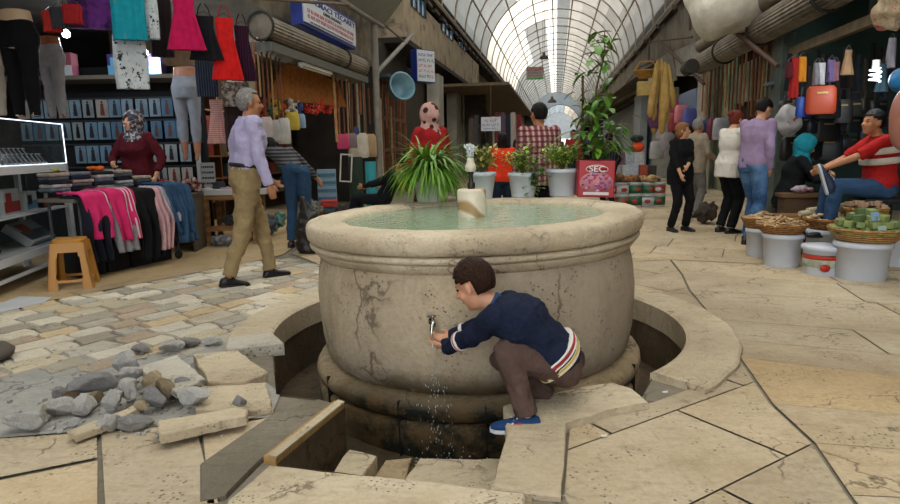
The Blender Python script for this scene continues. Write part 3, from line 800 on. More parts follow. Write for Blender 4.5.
def hand(mb, wr, d, pn, s=1.0, curl=.45, side=1, n=8, spread=.10, fine=True):
    "palm and five separate fingers; d = direction of the hand, pn = palm normal (side the fingers close to)"
    M = frame(d, pn); c = V(wr)
    P = lambda x, y, z: c + M @ V((x*s*side, y*s, z*s))
    mb.ell(P(0, .045, 0), (.040*s, .052*s, .016*s), M, n=14, m=8)
    mb.cap(P(0, -.01, 0), P(0, .03, 0), .024*s, .026*s, 10)
    for i, (x, l, r) in enumerate(((-.030, .072, .0085), (-.010, .080, .009), (.011, .075, .0088), (.030, .060, .0078))):
        a = P(x, .080, 0); t1 = curl*.8; t2 = curl*1.9; sx = x*spread*8
        l1, l2, l3 = l*.45, l*.30, l*.25
        b = a + M @ V(((sx*l1)*side*s, l1*math.cos(t1)*s, l1*math.sin(t1)*s))
        e = b + M @ V((0, l2*math.cos(t2)*s, l2*math.sin(t2)*s))
        t3 = curl*2.6
        f = e + M @ V((0, l3*math.cos(t3)*s, l3*math.sin(t3)*s))
        mb.cap(a - M @ V((0, .02*s, 0)), b, r*1.1*s, r*s, 8); mb.cap(b, e, r*s, r*.92*s, 8); mb.cap(e, f, r*.92*s, r*.78*s, 8)
    a = P(-.028, .018, .004); b = P(-.058, .048, .014); e = P(-.062, .078, .022)
    mb.cap(a, b, .014*s, .0115*s, 8); mb.cap(b, e, .0115*s, .009*s, 8)
def headmesh(mb, M, c, s, female=False):
    P = lambda x, y, z: c + M @ (V((x, y, z))*s)
    mb.ell(P(0, -.010, .022), (.074*s, .095*s, .098*s), M, 22, 16)
    mb.ell(P(0, .022, -.035), (.060*s, .068*s, .085*s), M, 20, 14)
    mb.ell(P(0, .060, -.088), (.028*s, .026*s, .024*s), M, 12, 8)
    mb.ell(P(0, .070, .028), (.046*s, .022*s, .014*s), M, 12, 8)
    mb.cap(P(0, .086, .016), P(0, .106, -.022), .009*s, .0145*s, 10)
    for q in (-1, 1):
        mb.ell(P(q*.011, .094, -.024), (.010*s, .011*s, .009*s), M, 8, 6)
        mb.ell(P(q*.038, .058, -.025), (.026*s, .026*s, .026*s), M, 10, 8)
        mb.ell(P(q*.079, -.002, -.006), (.013*s, .020*s, .032*s), M @ Matrix.Rotation(q*.35, 3, 'Z'), 10, 8)
    mb.ell(P(0, .080, -.058), (.024*s, .014*s, .012*s), M, 10, 6)
def hairshell(root, M, c, s, m, style='short', name='hair'):
    mb = MB(); P = lambda x, y, z: c + M @ (V((x, y, z))*s)
    n, k = 36, 24; vs = []; keep = []
    rx, ry, rz_ = .080, .101, .104
    for j in range(k+1):
        ph = PI*j/k
        for i in range(n):
            th = 2*PI*i/n; l = V((rx*math.sin(ph)*math.cos(th), ry*math.sin(ph)*math.sin(th), rz_*math.cos(ph)))
            q = l*(1 + .03*noise.noise(l*60)) + V((0, -.014, .026))
            vs.append(P(*q)); keep.append(q)
    fs = []
    for j in range(k):
        for i in range(n):
            f = (j*n+i, (j+1)*n+i, (j+1)*n+(i+1) % n, j*n+(i+1) % n)
            q = sum((keep[t] for t in f), V((0, 0, 0)))/4
            if style == 'receding': lim = .085 if q.y > .02 else (.0 if q.y > -.03 else -.055)
            elif style == 'short': lim = .066 if q.y > .045 else (.038 if q.y > .012 else (.030 if q.y > -.026 else -.05))
            else: lim = .055 if q.y > .045 else (-.01 if q.y > .02 else -.085)
            if q.z > lim: fs.append(f)
    mb.add(vs, fs)
    o = mb.build(name, m, root, solid=.012*s); evalmesh(o)
    vn = [v.normal.copy() for v in o.data.vertices]
    for v, q in zip(o.data.vertices, vn): v.co += q*.004*s*noise.noise(v.co*55/s)
    for p in o.data.polygons: p.use_smooth = True
    return o
def sect(c, side, fwd, hw, hd, n=22, p=2.4):
    o = []
    for i in range(n):
        t = 2*PI*i/n; a, b = math.cos(t), math.sin(t)
        x = math.copysign(abs(a)**(2/p), a); y = math.copysign(abs(b)**(2/p), b)
        o.append(c + side*hw*x + fwd*hd*y)
    return o
def person(label, loc, rz, h=1.7, J=None, female=False, fat=1.0, skin=SK2, shirt=None, sleeve=1.0, hem=-.04, pants=None, leglen=1.0,
           hair=(H_BLK, 'short'), shoes=SHOE, look=(0, 0), vox=.012, wr=(.010, .010), arms=True, legs=True, face=True, curl=.5,
           scarf=None, group=None, longtop=None, palms=None, pelw=1.0, loose=1.0, sleeve_r=1.0, headscale=1.0, child=False, name='person', roll=0, seed=None, shirt_name='shirt', pants_name='trousers', tuck=False, shoescale=1.0, handdir=None, z_lean=None):
    s = h/1.7; S = lambda p: V(p)*s
    j = dict(pel=(0, 0, .93), chest=(0, .005, 1.24), neck=(0, -.005, 1.43), head=(0, .02, 1.565),
             wL=(-.25, .05, .80), wR=(.25, .05, .80), eL=(-.3, -1, 0), eR=(.3, -1, 0),
             aL=(-.10, -.02, .085), aR=(.10, -.02, .085), kL=(0, 1, 0), kR=(0, 1, 0), fL=(-.15, 1, 0), fR=(.15, 1, 0))
    if J: j.update(J)
    seed = R.random()*50 if seed is None else seed
    root = thing(name, label, 'person', loc, rz, group)
    pel, chest, neck, headp = (S(j[k]) for k in ('pel', 'chest', 'neck', 'head'))
    hv = V(j.get('hipside', (1, 0, 0))).normalized(); sv = V(j.get('shside', (1, 0, 0))).normalized()
    up1 = (chest-pel).normalized(); up2 = (neck-chest).normalized()
    hf = up1.cross(hv).normalized(); sf = up2.cross(sv).normalized()
    if hf.length < .1: hf = V((0, 1, 0))
    shw = (.175 if not female else .155)*s*(.92 if child else 1)
    shL = neck - sv*shw - up2*.045*s; shR = neck + sv*shw - up2*.045*s
    hipL = pel - hv*.085*s - up1*.03*s; hipR = pel + hv*.085*s - up1*.03*s
    ul, fl, tl, sl = .285*s, .255*s, .43*s, .42*s
    for k in ('ul', 'fl', 'tl', 'sl'):
        if k in j: 
            if k == 'ul': ul = j[k]*s
            if k == 'fl': fl = j[k]*s
            if k == 'tl': tl = j[k]*s
            if k == 'sl': sl = j[k]*s
    eL, wL = ik(shL, S(j['wL']), ul, fl, j['eL']); eR, wR = ik(shR, S(j['wR']), ul, fl, j['eR'])
    knL, anL = ik(hipL, S(j['aL']), tl, sl, j['kL']); knR, anR = ik(hipR, S(j['aR']), tl, sl, j['kR'])
    f = fat
    def torso(mb, g, lo=None, tk=1.0):
        a = lambda t: pel + (chest-pel)*t
        sd = lambda t: (hv*(1-t) + sv*t).normalized(); fw = lambda t: (hf*(1-t) + sf*t).normalized()
        wd = ((.150, .105), (.165, .118), (.150, .108), (.150, .108), (.170, .122)) if not female else ((.16, .12), (.172, .128), (.150, .110), (.140, .105), (.155, .128))
        rings = []
        if lo is None: lo = -.09
        for t, (w_, d_) in zip((0, .12, .45, .72, 1.0), wd):
            off = up1*(lo*s) if t == 0 else V((0, 0, 0))
            tt = tk if t < .4 else 1.0; rings.append(sect(a(t)+off, sd(t), fw(t), w_*s*f*g*pelw**(1-t)*tt, d_*s*f*g*tt))
        rings.append(sect(chest+(neck-chest)*.55, sv, sf, .178*s*g*(1 if not female else .9), .112*s*g))
        rings.append(sect(chest+(neck-chest)*.82, sv, sf, .150*s*g*(1 if not female else .9), .085*s*g))
        rings.append(sect(neck+up2*.012*s, sv, sf, .07*s*g, .062*s*g))
        mb.loft(rings)
        if female:
            for q in (-1, 1): mb.ell(chest+sv*q*.068*s+sf*.085*s*g+up2*.0*s, (.06*s*g, .055*s*g, .06*s*g))
    body = MB()
    torso(body, .88)
    body.cap(neck-up2*.03*s, headp-V((0, 0, .04))*s*headscale, .055*s, .052*s*headscale)
    Mh = Matrix.Rotation(look[0], 3, 'Z') @ Matrix.Rotation(look[1], 3, 'X') @ Matrix.Rotation(roll, 3, 'Y'); hs_ = s*headscale
    headmesh(body, Mh, headp, hs_, female)
    hl = (.030, .026) if not female else (.026, .022)
    if arms:
        for q, (sh, el, wr_) in enumerate(((shL, eL, wL), (shR, eR, wR))):
            if j.get('noarm') == q: continue
            body.cap(sh, el, .044*s, .036*s); body.cap(el, wr_, .037*s, .025*s)
            pn = V((palms or ((1, 0, 0), (-1, 0, 0)))[q]); dd = (wr_-el) if not handdir or not handdir[q] else V(handdir[q])
            hand(body, wr_, dd, pn, s*(.95 if not female else .88), curl if not hasattr(curl, '__len__') else curl[q], side=(1 if q == 0 else -1))
    if legs:
        for hp, kn, an in ((hipL, knL, anL), (hipR, knR, anR)):
            body.cap(hp, kn, .075*s, .05*s); body.cap(kn, an, .05*s, .034*s)
    bo = body.build('body', skin, root); melt(bo, vox, 2)
    if shirt:
        mb = MB(); torso(mb, 1.06*loose, lo=-.02 if tuck else hem, tk=.84 if tuck else 1.0)
        nn = int(16)
        for sh, el, wr_ in ((shL, eL, wL), (shR, eR, wR)):
            if not arms: break
            mb.cap(sh, el if sleeve > .55 else sh+(el-sh)*sleeve*2*.8, .064*s*sleeve_r*f**.5, .052*s*sleeve_r, nn)
            if sleeve <= .55: mb.rod(sh, sh+(el-sh)*sleeve*2, .064*s*sleeve_r, .056*s*sleeve_r*1.08, nn)
            else: mb.rod(el, el+(wr_-el)*min(1, (sleeve-.5)*2), .052*s*sleeve_r, .042*s*sleeve_r, nn)
        o = mb.build(shirt_name, shirt, root); melt(o, vox, 4, wr[0]*s, 11/s, seed=seed)
    if pants:
        mb = MB(); rings = []
        for t, w_, d_ in ((-.10, .12, .10), (-.05, .168, .122), (.03, .172, .126), (.10 if not tuck else .13, .158 if not tuck else .170, .114 if not tuck else .128)):
            rings.append(sect(pel+up1*t*s, hv, hf, w_*s*f*pelw, d_*s*f))
        mb.loft(rings)
        for hp, kn, an in ((hipL, knL, anL), (hipR, knR, anR)):
            mb.cap(hp, kn, .098*s*f**.5*loose, .070*s*loose, 16)
            e = kn + (an-kn)*leglen
            mb.rod(kn, e, .069*s*loose, (.058 if leglen > .8 else .056)*s*loose, n=18)
        o = mb.build(pants_name, pants, root); melt(o, vox, 4, wr[1]*s, 10/s, seed=seed+9)
    if shoes and legs:
        for an, fd in ((anL, V(j['fL'])), (anR, V(j['fR']))):
            shoe(root, an, fd, s*shoescale, shoes)
    if hair:
        hairshell(root, Mh, headp, hs_, hair[0], hair[1])
        if hair[1] == 'long':
            P = lambda x, y, z: headp + Mh @ (V((x, y, z))*hs_)
            mb = MB(); mb.loft([sect(P(0, -.03, z), Mh @ V((1, 0, 0)), Mh @ V((0, 1, 0)), w_*hs_, d_*hs_) for z, w_, d_ in ((.06, .07, .07), (0, .088, .078), (-.09, .09, .06), (-.2, .085, .045), (-.3, .05, .03))])
            melt(mb.build('hair', hair[0], root), vox*.8, 3, .012*s, 20)
        if hair[1] == 'bun':
            P = lambda x, y, z: headp + Mh @ (V((x, y, z))*hs_)
            mb = MB().ell(P(0, -.115, .05), .045*hs_); noisy(mb.build('hair_bun', hair[0], root), .006, 40)
        if hair[1] == 'bob':
            P = lambda x, y, z: headp + Mh @ (V((x, y, z))*hs_)
            mb = MB()
            mb.ell(P(0, -.045, -.035), (.088*hs_, .07*hs_, .085*hs_), Mh); mb.ell(P(0, .05, .085), (.062*hs_, .04*hs_, .028*hs_), Mh)
            melt(mb.build('hair', hair[0], root), vox*.8, 2, .01*s, 25)
    if face:
        e = MB()
        P = lambda x, y, z: headp + Mh @ (V((x, y, z))*hs_)
        for q in (-1, 1):
            MB().ell(P(q*.029, .079, .010), (.011*hs_, .006*hs_, .0065*hs_), Mh, 10, 6).build('eye', EYE, root)
            MB().tube([P(q*.014, .083, .024), P(q*.030, .082, .029), P(q*.043, .072, .026)], [.003*hs_, .0035*hs_, .002*hs_], 6).build('eyebrow', hair[0] if hair else H_BLK, root)
        MB().ell(P(0, .088, -.057), (.021*hs_, .007*hs_, .0065*hs_), Mh, 12, 6).build('mouth', LIP, root)
    if scarf:
        P = lambda x, y, z: headp + Mh @ (V((x, y, z))*hs_)
        mb = MB(); n, k = 40, 30; vs = []; qs = []
        for jj in range(k+1):
            ph = PI*jj/k
            for i in range(n):
                th = 2*PI*i/n; q = V((.098*math.sin(ph)*math.cos(th), .115*math.sin(ph)*math.sin(th), .128*math.cos(ph))) + V((0, -.008, .008))
                qs.append(q); vs.append(P(*q))
        fs = []
        for jj in range(k):
            for i in range(n):
                f_ = (jj*n+i, (jj+1)*n+i, (jj+1)*n+(i+1) % n, jj*n+(i+1) % n); q = sum((qs[t] for t in f_), V((0, 0, 0)))/4
                if q.y > .03 and abs(q.x)/.058 < 1 and (q.x/.058)**2 + ((q.z+.018)/.078)**2 < 1: continue
                fs.append(f_)
        mb.add(vs, fs)
        o = mb.build('headscarf', scarf, root, solid=.014*hs_); evalmesh(o)
        vn = [v.normal.copy() for v in o.data.vertices]
        for v, q in zip(o.data.vertices, vn): v.co += q*.008*s*noise.noise(v.co*22/s)
        for p_ in o.data.polygons: p_.use_smooth = True
        mb = MB(); up = (headp-neck).normalized()
        mb.loft([sect(neck+V((0, .015, z))*s, sv, sf if abs(sf.z) < .6 else V((0, 1, 0)), w_*s, d_*s) for z, w_, d_ in ((-.11, .13, .115), (-.05, .145, .11), (0, .10, .09), (.06, .078, .085), (.10, .075, .085))])
        melt(mb.build('headscarf_drape', scarf, root), vox, 3, .014*s, 16)
    root['_h'] = 0; del root['_h']
    return root, dict(neck=neck, head=headp, Mh=Mh, s=s, wL=wL, wR=wR, eL=eL, eR=eR, shL=shL, shR=shR, pel=pel, chest=chest, hv=hv, hf=hf, sv=sv, sf=sf, up1=up1, up2=up2, knL=knL, knR=knR, anL=anL, anR=anR)
def shoe(root, an, fd, s, m, sole=None, name='shoe'):
    fd = V(fd).normalized(); pitch = fd.z; sd = V((fd.y, -fd.x, 0)).normalized(); up = sd.cross(fd); up = up if up.z > 0 else -up
    base = an - up*.085*s
    mb = MB(); rings = []
    for t, w_, h_, zz in ((-.075, .022, .02, .022), (-.065, .034, .055, .0), (-.02, .038, .075, 0), (.03, .037, .07, 0), (.08, .040, .048, 0), (.13, .044, .036, 0), (.165, .038, .028, 0), (.188, .018, .014, .006)):
        c = base + fd*t*s + up*(.012+h_*.5+zz*.3)*s
        rings.append(sect(c, sd, up, w_*s, h_*.55*s, 16))
    mb.loft(rings); o = mb.build(name, m, root)
    sl = MB(); pts = []
    for t, w_ in ((-.078, .02), (-.06, .036), (0, .037), (.07, .040), (.13, .046), (.17, .040), (.193, .016)): pts.append((t, w_))
    lo = [base+fd*t*s+sd*w_*s for t, w_ in pts]+[base+fd*t*s-sd*w_*s for t, w_ in reversed(pts)]
    sl.add(lo+[p+up*.018*s for p in lo], [tuple(range(14)), tuple(range(14, 28))[::-1]]+[(i, 14+i, 14+(i+1) % 14, (i+1) % 14) for i in range(14)], smooth=False)
    sl.build('sole', sole or SOLE, o)
    return o
# ------------------------------------------------------------------ the people
def wj(loc, rz, h, P):
    "world point -> pose units of a figure"
    return tuple((Matrix.Rotation(-rz, 3, 'Z') @ (V(P)-V(loc)))*(1.7/h))
def band(root, name, c, ax, side, r1, r2, wdt, m, n=26, p=2.0):
    ax = V(ax).normalized(); sd = (V(side)-ax*V(side).dot(ax)).normalized(); fw = ax.cross(sd)
    return MB().loft([sect(c-ax*wdt*.5, sd, fw, r1*.97, r2*.97, n, p), sect(c-ax*wdt*.35, sd, fw, r1, r2, n, p), sect(c+ax*wdt*.35, sd, fw, r1, r2, n, p), sect(c+ax*wdt*.5, sd, fw, r1*.97, r2*.97, n, p)]).build(name, m, root)

# --- the boy at the tap
bh = 1.25; bl = V((.30, 2.62, .035)); q = lambda x, y, d: wj(bl, 0, bh, at(x, y, d))
navy = cloth('navy_knit', '1a2136'); brown = cloth('brown_cord', '54433d', .15)
boy, B = person('small boy in navy sweater crouching to catch water from the tap', bl, 0, bh, dict(
    pel=q(561, 361, 2.74), chest=q(525, 323, 2.74), neck=q(496, 306, 2.76), head=q(474, 285, 2.80),
    wL=q(439, 351, 2.90), wR=q(452, 337, 3.0), eL=(.3, -.4, -1), eR=(.3, .3, -1),
    aL=q(527, 415, 2.53), aR=q(548, 398, 2.80), kL=(-1, -.15, .5), kR=(-1, .1, .5),
    fL=(-1, .02, 0), fR=(-.95, .2, 0), hipside=(.25, 1, 0), shside=(.35, .95, .05), ul=.262, fl=.25, tl=.40, sl=.39),
    skin=SK3, shirt=navy, sleeve=1.0, pants=brown, leglen=1.02, hair=None, shoes=None, look=(1.10, -.48), vox=.0055, wr=(.016, .020), fat=1.06, loose=1.20,
    headscale=1.30, child=True, curl=(.55, .5), palms=((.2, .3, 1), (-.3, -.5, 1)), sleeve_r=1.28, handdir=((-1, .35, .1), (-1, .1, -.12)), seed=3)
s = B['s']
hairshell(boy, B['Mh'], B['head'], s*1.32, H_BRN, 'short')
band(boy, 'cuff_stripe', B['eL']+(B['wL']-B['eL'])*.42, B['wL']-B['eL'], (0, 0, 1), .066*s, .066*s, .030*s, plain('white_knit', 'd8d4cf', .9))
band(boy, 'cuff_stripe', B['eL']+(B['wL']-B['eL'])*.42, B['wL']-B['eL'], (0, 0, 1), .0675*s, .0675*s, .010*s, plain('red_knit', '9c2630', .9))
band(boy, 'cuff_stripe', B['eR']+(B['wR']-B['eR'])*.60, B['wR']-B['eR'], (0, 0, 1), .066*s, .066*s, .024*s, MATS['white_knit'])
for k, (o_, w_, mm) in enumerate(((.050, .012, 'white_knit'), (.033, .016, 'red_knit'), (.018, .010, 'white_knit'))):
    band(boy, 'hem_stripe', B['pel']+B['up1']*(o_+.042)*s, B['up1'], B['hv'], .226*s, .176*s, w_*s, MATS[mm], p=2.4)
band(boy, 'undershirt', B['pel']+B['up1']*.026*s, B['up1'], B['hv'], .220*s, .168*s, .03*s, plain('cream_shirt', 'd9d3bd', .9), p=2.4)
band(boy, 'undershirt_stripe', B['pel']+B['up1']*.034*s, B['up1'], B['hv'], .223*s, .171*s, .010*s, plain('yellow_cloth', 'b99a35', .9), p=2.4)
band(boy, 'collar', B['neck']+B['up2']*.02*s, B['up2'], B['sv'], .082*s, .078*s, .045*s, cloth('blue_rib', '36476b'))
blu = cloth('blue_canvas', '23416b')
for an, fd in ((B['anL'], (-1, .02, 0)), (B['anR'], (-.95, .2, 0))):
    o = shoe(boy, an, fd, s*1.15, blu, plain('white_rubber', 'cdd3dc', .6))
    bse = an - V((0, 0, .098))*s; fd = V(fd).normalized(); sd = V((fd.y, -fd.x, 0))
    for sg in (1, -1):
        g = MB(); c = bse+fd*.075*s+sd*sg*.0455*s+V((0, 0, .045))*s
        Rm = Matrix((fd, V((0, 0, 1)), sd)).transposed()
        g.add([c+Rm@(V(p)*s) for p in ((-.035, .028, 0), (-.035, -.022, 0), (.0, -.022, 0), (.012, .018, 0))]+[c+Rm@(V(p)*s+V((0, 0, .004*sg))) for p in ((-.035, .028, 0), (-.035, -.022, 0), (.0, -.022, 0), (.012, .018, 0))], [(0, 1, 2, 3), (4, 5, 6, 7), (0, 1, 5, 4), (1, 2, 6, 5), (2, 3, 7, 6), (3, 0, 4, 7)], smooth=False)
        g.build('shoe_patch', plain('red_patch', 'b02733', .6), o)
        g = MB()
        for a_2, b_2 in (((.012, .024, 0), (.035, -.022, 0)), ((-.03, -.0, 0), (.05, -.012, 0))):
            g.rod(c+Rm@(V(a_2)*s), c+Rm@(V(b_2)*s), .006*s, n=6)
        g.build('shoe_stripe', MATS['white_knit'], o)
    g = MB()
    for k in range(3): g.rod(bse+fd*(.06+k*.02)*s+sd*.024*s+V((0, 0, .084-k*.012))*s, bse+fd*(.06+k*.02)*s-sd*.024*s+V((0, 0, .084-k*.012))*s, .004*s, n=6)
    g.build('laces', MATS['white_knit'], o)

# --- man walking away in the lavender shirt
ml = V((-1.86, 5.74, 0)); mrz = -1.0; mh = at(240, 90, 5.74).z
q = lambda P: wj(ml, mrz, mh, P)
fA, fB = fp(229, 287), fp(271, 277); fA.z = fB.z = .075
lav = cloth('lavender_shirt', 'a9a3c4', .06); khaki = cloth('khaki_cotton', '8f7c5a', .1)
man, Mn = person('grey-haired man in lavender shirt and khaki trousers walking past the fountain', ml, mrz, mh, dict(
    pel=(-.02, -.02, .93), chest=(-.01, .02, 1.25), neck=(0, .03, 1.45), head=(0, .06, 1.585),
    aR=q(fA), aL=q(fB+V((0, 0, .0))), wR=(.27, .12, .80), wL=(-.27, -.06, .80), eL=(-.3, -1, 0), eR=(.2, -1, 0), fR=(.0, 1, -.12), fL=(-.1, 1, .05)),
    fat=1.12, shirt=lav, sleeve=1.0, pants=khaki, hair=(H_GRY, 'receding'), look=(-.15, -.05), loose=1.10, wr=(.016, .022), sleeve_r=1.12, vox=.011, seed=11, tuck=True)
s = Mn['s']
band(man, 'belt', Mn['pel']+Mn['up1']*.120*s, Mn['up1'], Mn['hv'], .193*s, .146*s, .035*s, plain('dark_belt', '241d1a', .5), p=2.4)
band(man, 'collar', Mn['neck']+Mn['up2']*.0*s, Mn['up2'], Mn['sv'], .085*s, .078*s, .045*s, lav)

# --- woman in maroon with printed headscarf, behind the clothes rack
maroon = cloth('maroon_knit', '4a121a'); jeans = cloth('blue_denim', '24374f')
scarfm = cloth('grey_print_scarf', '3c3a44', col2=hx('a8a2a0'), mixscale=22, mixlo=.5, mixhi=.56)
wl_ = V((at(134, 120, 7.35).x, 7.35, 0))
wom, _ = person('woman in maroon top and grey printed headscarf standing behind the clothes rack', wl_, PI-.25, 1.72, dict(
    wR=(.10, .28, 1.09), eR=(1, -.6, -.3), wL=(-.30, .10, .93), eL=(-1, -.6, 0)), female=True, fat=1.18, skin=SK1, shirt=maroon, sleeve=.86, hem=-.12,
    pants=jeans, hair=None, scarf=scarfm, look=(-.25, .08), palms=((1, 0, 0), (0, -1, 0)), seed=5)

# --- man in striped shirt bending over goods
stripe = cloth('grey_striped_jersey', '5f5e61', wave=('Z', 7.0, hx('2e2d31'), .45, .55))
bl_ = V((at(297, 200, 7.8).x, 7.8, 0))
ben, _ = person('man in grey striped jersey and jeans bending over the goods behind the walking man', bl_, -.2, 1.72, dict(
    pel=(0, 0, .95), chest=(-.20, .13, 1.13), neck=(-.37, .22, 1.22), head=(-.47, .29, 1.25), wL=(-.50, .42, .80), wR=(.10, .50, .80), eL=(-1, -.3, 0), eR=(1, -.3, 0)),
    shirt=stripe, sleeve=.9, pants=cloth('mid_denim', '2c4661'), look=(.3, -.7), seed=8, fat=1.02)

# --- woman with spotted headscarf, red top
spot = cloth('pink_spotted_scarf', 'b58f86', wave=None)
nt = spot.node_tree; vo = nt.nodes.new('ShaderNodeTexVoronoi'); vo.inputs['Scale'].default_value = 11
tcx = [n for n in nt.nodes if n.type == 'TEX_COORD'][0]; nt.links.new(tcx.outputs['Object'], vo.inputs['Vector'])
mr = nt.nodes.new('ShaderNodeMapRange'); mr.inputs[1].default_value = .36; mr.inputs[2].default_value = .30; nt.links.new(vo.outputs['Distance'], mr.inputs[0])
mx = nt.nodes.new('ShaderNodeMix'); mx.data_type = 'RGBA'; bs = nt.nodes['Principled BSDF']; prev = bs.inputs['Base Color'].links[0].from_socket
nt.links.new(mr.outputs[0], mx.inputs[0]); nt.links.new(prev, mx.inputs[6]); mx.inputs[7].default_value = (*hx('3a2422'), 1); nt.links.new(mx.outputs[2], bs.inputs['Base Color'])
rl = V((at(430, 120, 6.35).x, 6.35, 0))
red, _ = person('woman in red top and pink spotted headscarf behind the spider plant', rl, .75, 1.69, dict(wR=(.22, .22, .98), wL=(-.2, .25, .95), head=(0, .01, 1.56)), female=True, fat=1.05,
    skin=SK1, shirt=cloth('red_blouse', '8e1c20'), sleeve=.8, hem=-.15, pants=cloth('dark_skirt', '3a1a1c'), hair=None, scarf=spot, headscale=.92, seed=2)
# --- girl in orange-red top with long black hair
gl = V((at(503, 140, 8.8).x, 8.8, 0))
person('girl with long black hair in orange-red top standing left of the plaid shirt', gl, .15, 1.43, None, True, skin=SK1, shirt=cloth('orange_red_top', 'd2391e'), sleeve=1, hem=-.06, pants=cloth('dark_jeans', '1d2c3d'), hair=(H_BLK, 'long'), vox=.013, seed=6)
# --- plaid man
plaid = cloth('plaid_shirt', '8e5a58', wave=('X', 5.2, hx('b99a98'), .72, .85))
nt = plaid.node_tree; w2_ = nt.nodes.new('ShaderNodeTexWave'); w2_.bands_direction = 'Z'; w2_.inputs['Scale'].default_value = 5.2
tcx = [n for n in nt.nodes if n.type == 'TEX_COORD'][0]; nt.links.new(tcx.outputs['Object'], w2_.inputs['Vector'])
mr = nt.nodes.new('ShaderNodeMapRange'); mr.inputs[1].default_value = .35; mr.inputs[2].default_value = .2; mr.inputs[4].default_value = .75; nt.links.new(w2_.outputs['Fac'], mr.inputs[0])
mx = nt.nodes.new('ShaderNodeMix'); mx.data_type = 'RGBA'; bs = nt.nodes['Principled BSDF']; prev = bs.inputs['Base Color'].links[0].from_socket
nt.links.new(mr.outputs[0], mx.inputs[0]); nt.links.new(prev, mx.inputs[6]); mx.inputs[7].default_value = (*hx('46202a'), 1)
w3_ = nt.nodes.new('ShaderNodeTexWave'); w3_.bands_direction = 'X'; w3_.inputs['Scale'].default_value = 5.2; nt.links.new(tcx.outputs['Object'], w3_.inputs['Vector'])
mr3 = nt.nodes.new('ShaderNodeMapRange'); mr3.inputs[1].default_value = .35; mr3.inputs[2].default_value = .2; mr3.inputs[4].default_value = .6; nt.links.new(w3_.outputs['Fac'], mr3.inputs[0])
mx3 = nt.nodes.new('ShaderNodeMix'); mx3.data_type = 'RGBA'; nt.links.new(mr3.outputs[0], mx3.inputs[0]); nt.links.new(mx.outputs[2], mx3.inputs[6]); mx3.inputs[7].default_value = (*hx('46202a'), 1)
nt.links.new(mx3.outputs[2], bs.inputs['Base Color'])
pl = V((at(539, 120, 6.9).x, 6.9, 0))
person('man in red and white plaid shirt seen from behind beyond the fountain', pl, .12, 1.70, dict(wL=(-.27, .1, .82), wR=(.27, .1, .82)), fat=1.12, skin=SK2, shirt=plaid, sleeve=1, hem=-.14, pants=cloth('black_trousers', '17171a'), hair=(H_BLK, 'short'), look=(.35, 0), loose=1.1, seed=4)
# --- dark striped man right of the tall plant
pin = cloth('black_pinstripe', '1a1a1c', wave=('X', 6, hx('55555a'), .85, .95))
dl = V((at(609, 140, 11.8).x, 11.8, 0))
person('balding man in black pinstriped shirt behind the red seed tin', dl, .1, 1.46, dict(wL=(-.25, .2, .95), wR=(.25, .2, .95)), fat=1.15, shirt=pin, sleeve=1, pants=cloth('black_trousers2', '131316'), hair=(H_BLK, 'receding'), vox=.014, seed=12)
# --- woman in black with a water bottle
kl = V((at(679, 200, 8.64).x, 8.64, 0)); kh = at(679, 122, 8.64).z
kt = cloth('black_knit', '121214'); krz = PI+.35
wk, K = person('woman in black top and trousers with folded arms holding a water bottle', kl, krz, kh, dict(wL=(.09, .25, 1.02), eL=(-1, -.3, -.5), wR=(.20, .26, .87), eR=(1, -.4, 0), aL=(-.13, .02, .085), aR=(.11, -.04, .085)),
    True, fat=1.12, skin=SK1, shirt=kt, sleeve=.80, hem=-.2, pants=cloth('black_slacks', '151315'), hair=(H_BLD, 'bob'), look=(.75, .02), palms=((0, -1, 0), (-1, 0, 0)), seed=14, loose=1.05)
# --- old man in beige behind her
ol = V((at(695, 150, 10.3).x, 10.3, 0)); oh = at(693, 118, 10.3).z
person('old man in beige jacket and grey trousers behind the woman in black', ol, -1.1, oh, dict(wR=(.22, .25, 1.0), wL=(-.1, .35, 1.05), head=(0, .06, 1.56)), fat=1.1, skin=SK2, shirt=cloth('beige_jacket', '8d8170'), sleeve=1, hem=-.16, pants=cloth('grey_wool', '6d6a66'), hair=(H_GRY, 'receding'), loose=1.12, seed=9)
# --- woman in white sweater
sl_ = V((at(729, 180, 8.4).x, 8.4, 0)); sh_ = at(732, 109, 8.4).z
person('woman in white sweater and black trousers browsing at the right shop', sl_, -1.25, sh_, dict(wL=(-.1, .32, 1.0), wR=(.05, .34, .98), eR=(.6, -1, 0), head=(.0, .07, 1.55), chest=(0, .03, 1.24)), True, fat=1.12, skin=SK1, shirt=cloth('white_sweater', 'cfc9c0', .05), sleeve=1, hem=-.16,
    pants=cloth('black_jersey', '121215'), hair=(H_AUB, 'bun'), look=(-.1, -.35), seed=15, loose=1.06)
# --- young man in purple shirt
yl = V((at(752, 180, 7.5).x, 7.5, 0)); yh = at(758, 98, 7.5).z
person('young man in light purple shirt and jeans looking down at the stall', yl, -1.15, yh+.02, dict(wR=(.18, .06, .88), eR=(.7, -1, 0), wL=(-.12, .30, .98), head=(.0, .12, 1.55), neck=(0, .05, 1.43), chest=(0, .02, 1.24), aR=(.08, -.10, .085), aL=(-.10, .10, .085)), fat=.98, skin=SK1,
    shirt=cloth('purple_shirt', '8d7a97', .08), sleeve=1, hem=-.05, pants=cloth('washed_jeans', '324f74', col2=hx('56779c'), mixscale=3), hair=(H_BLK, 'short'), look=(-.15, -.45), seed=16, loose=1.05)
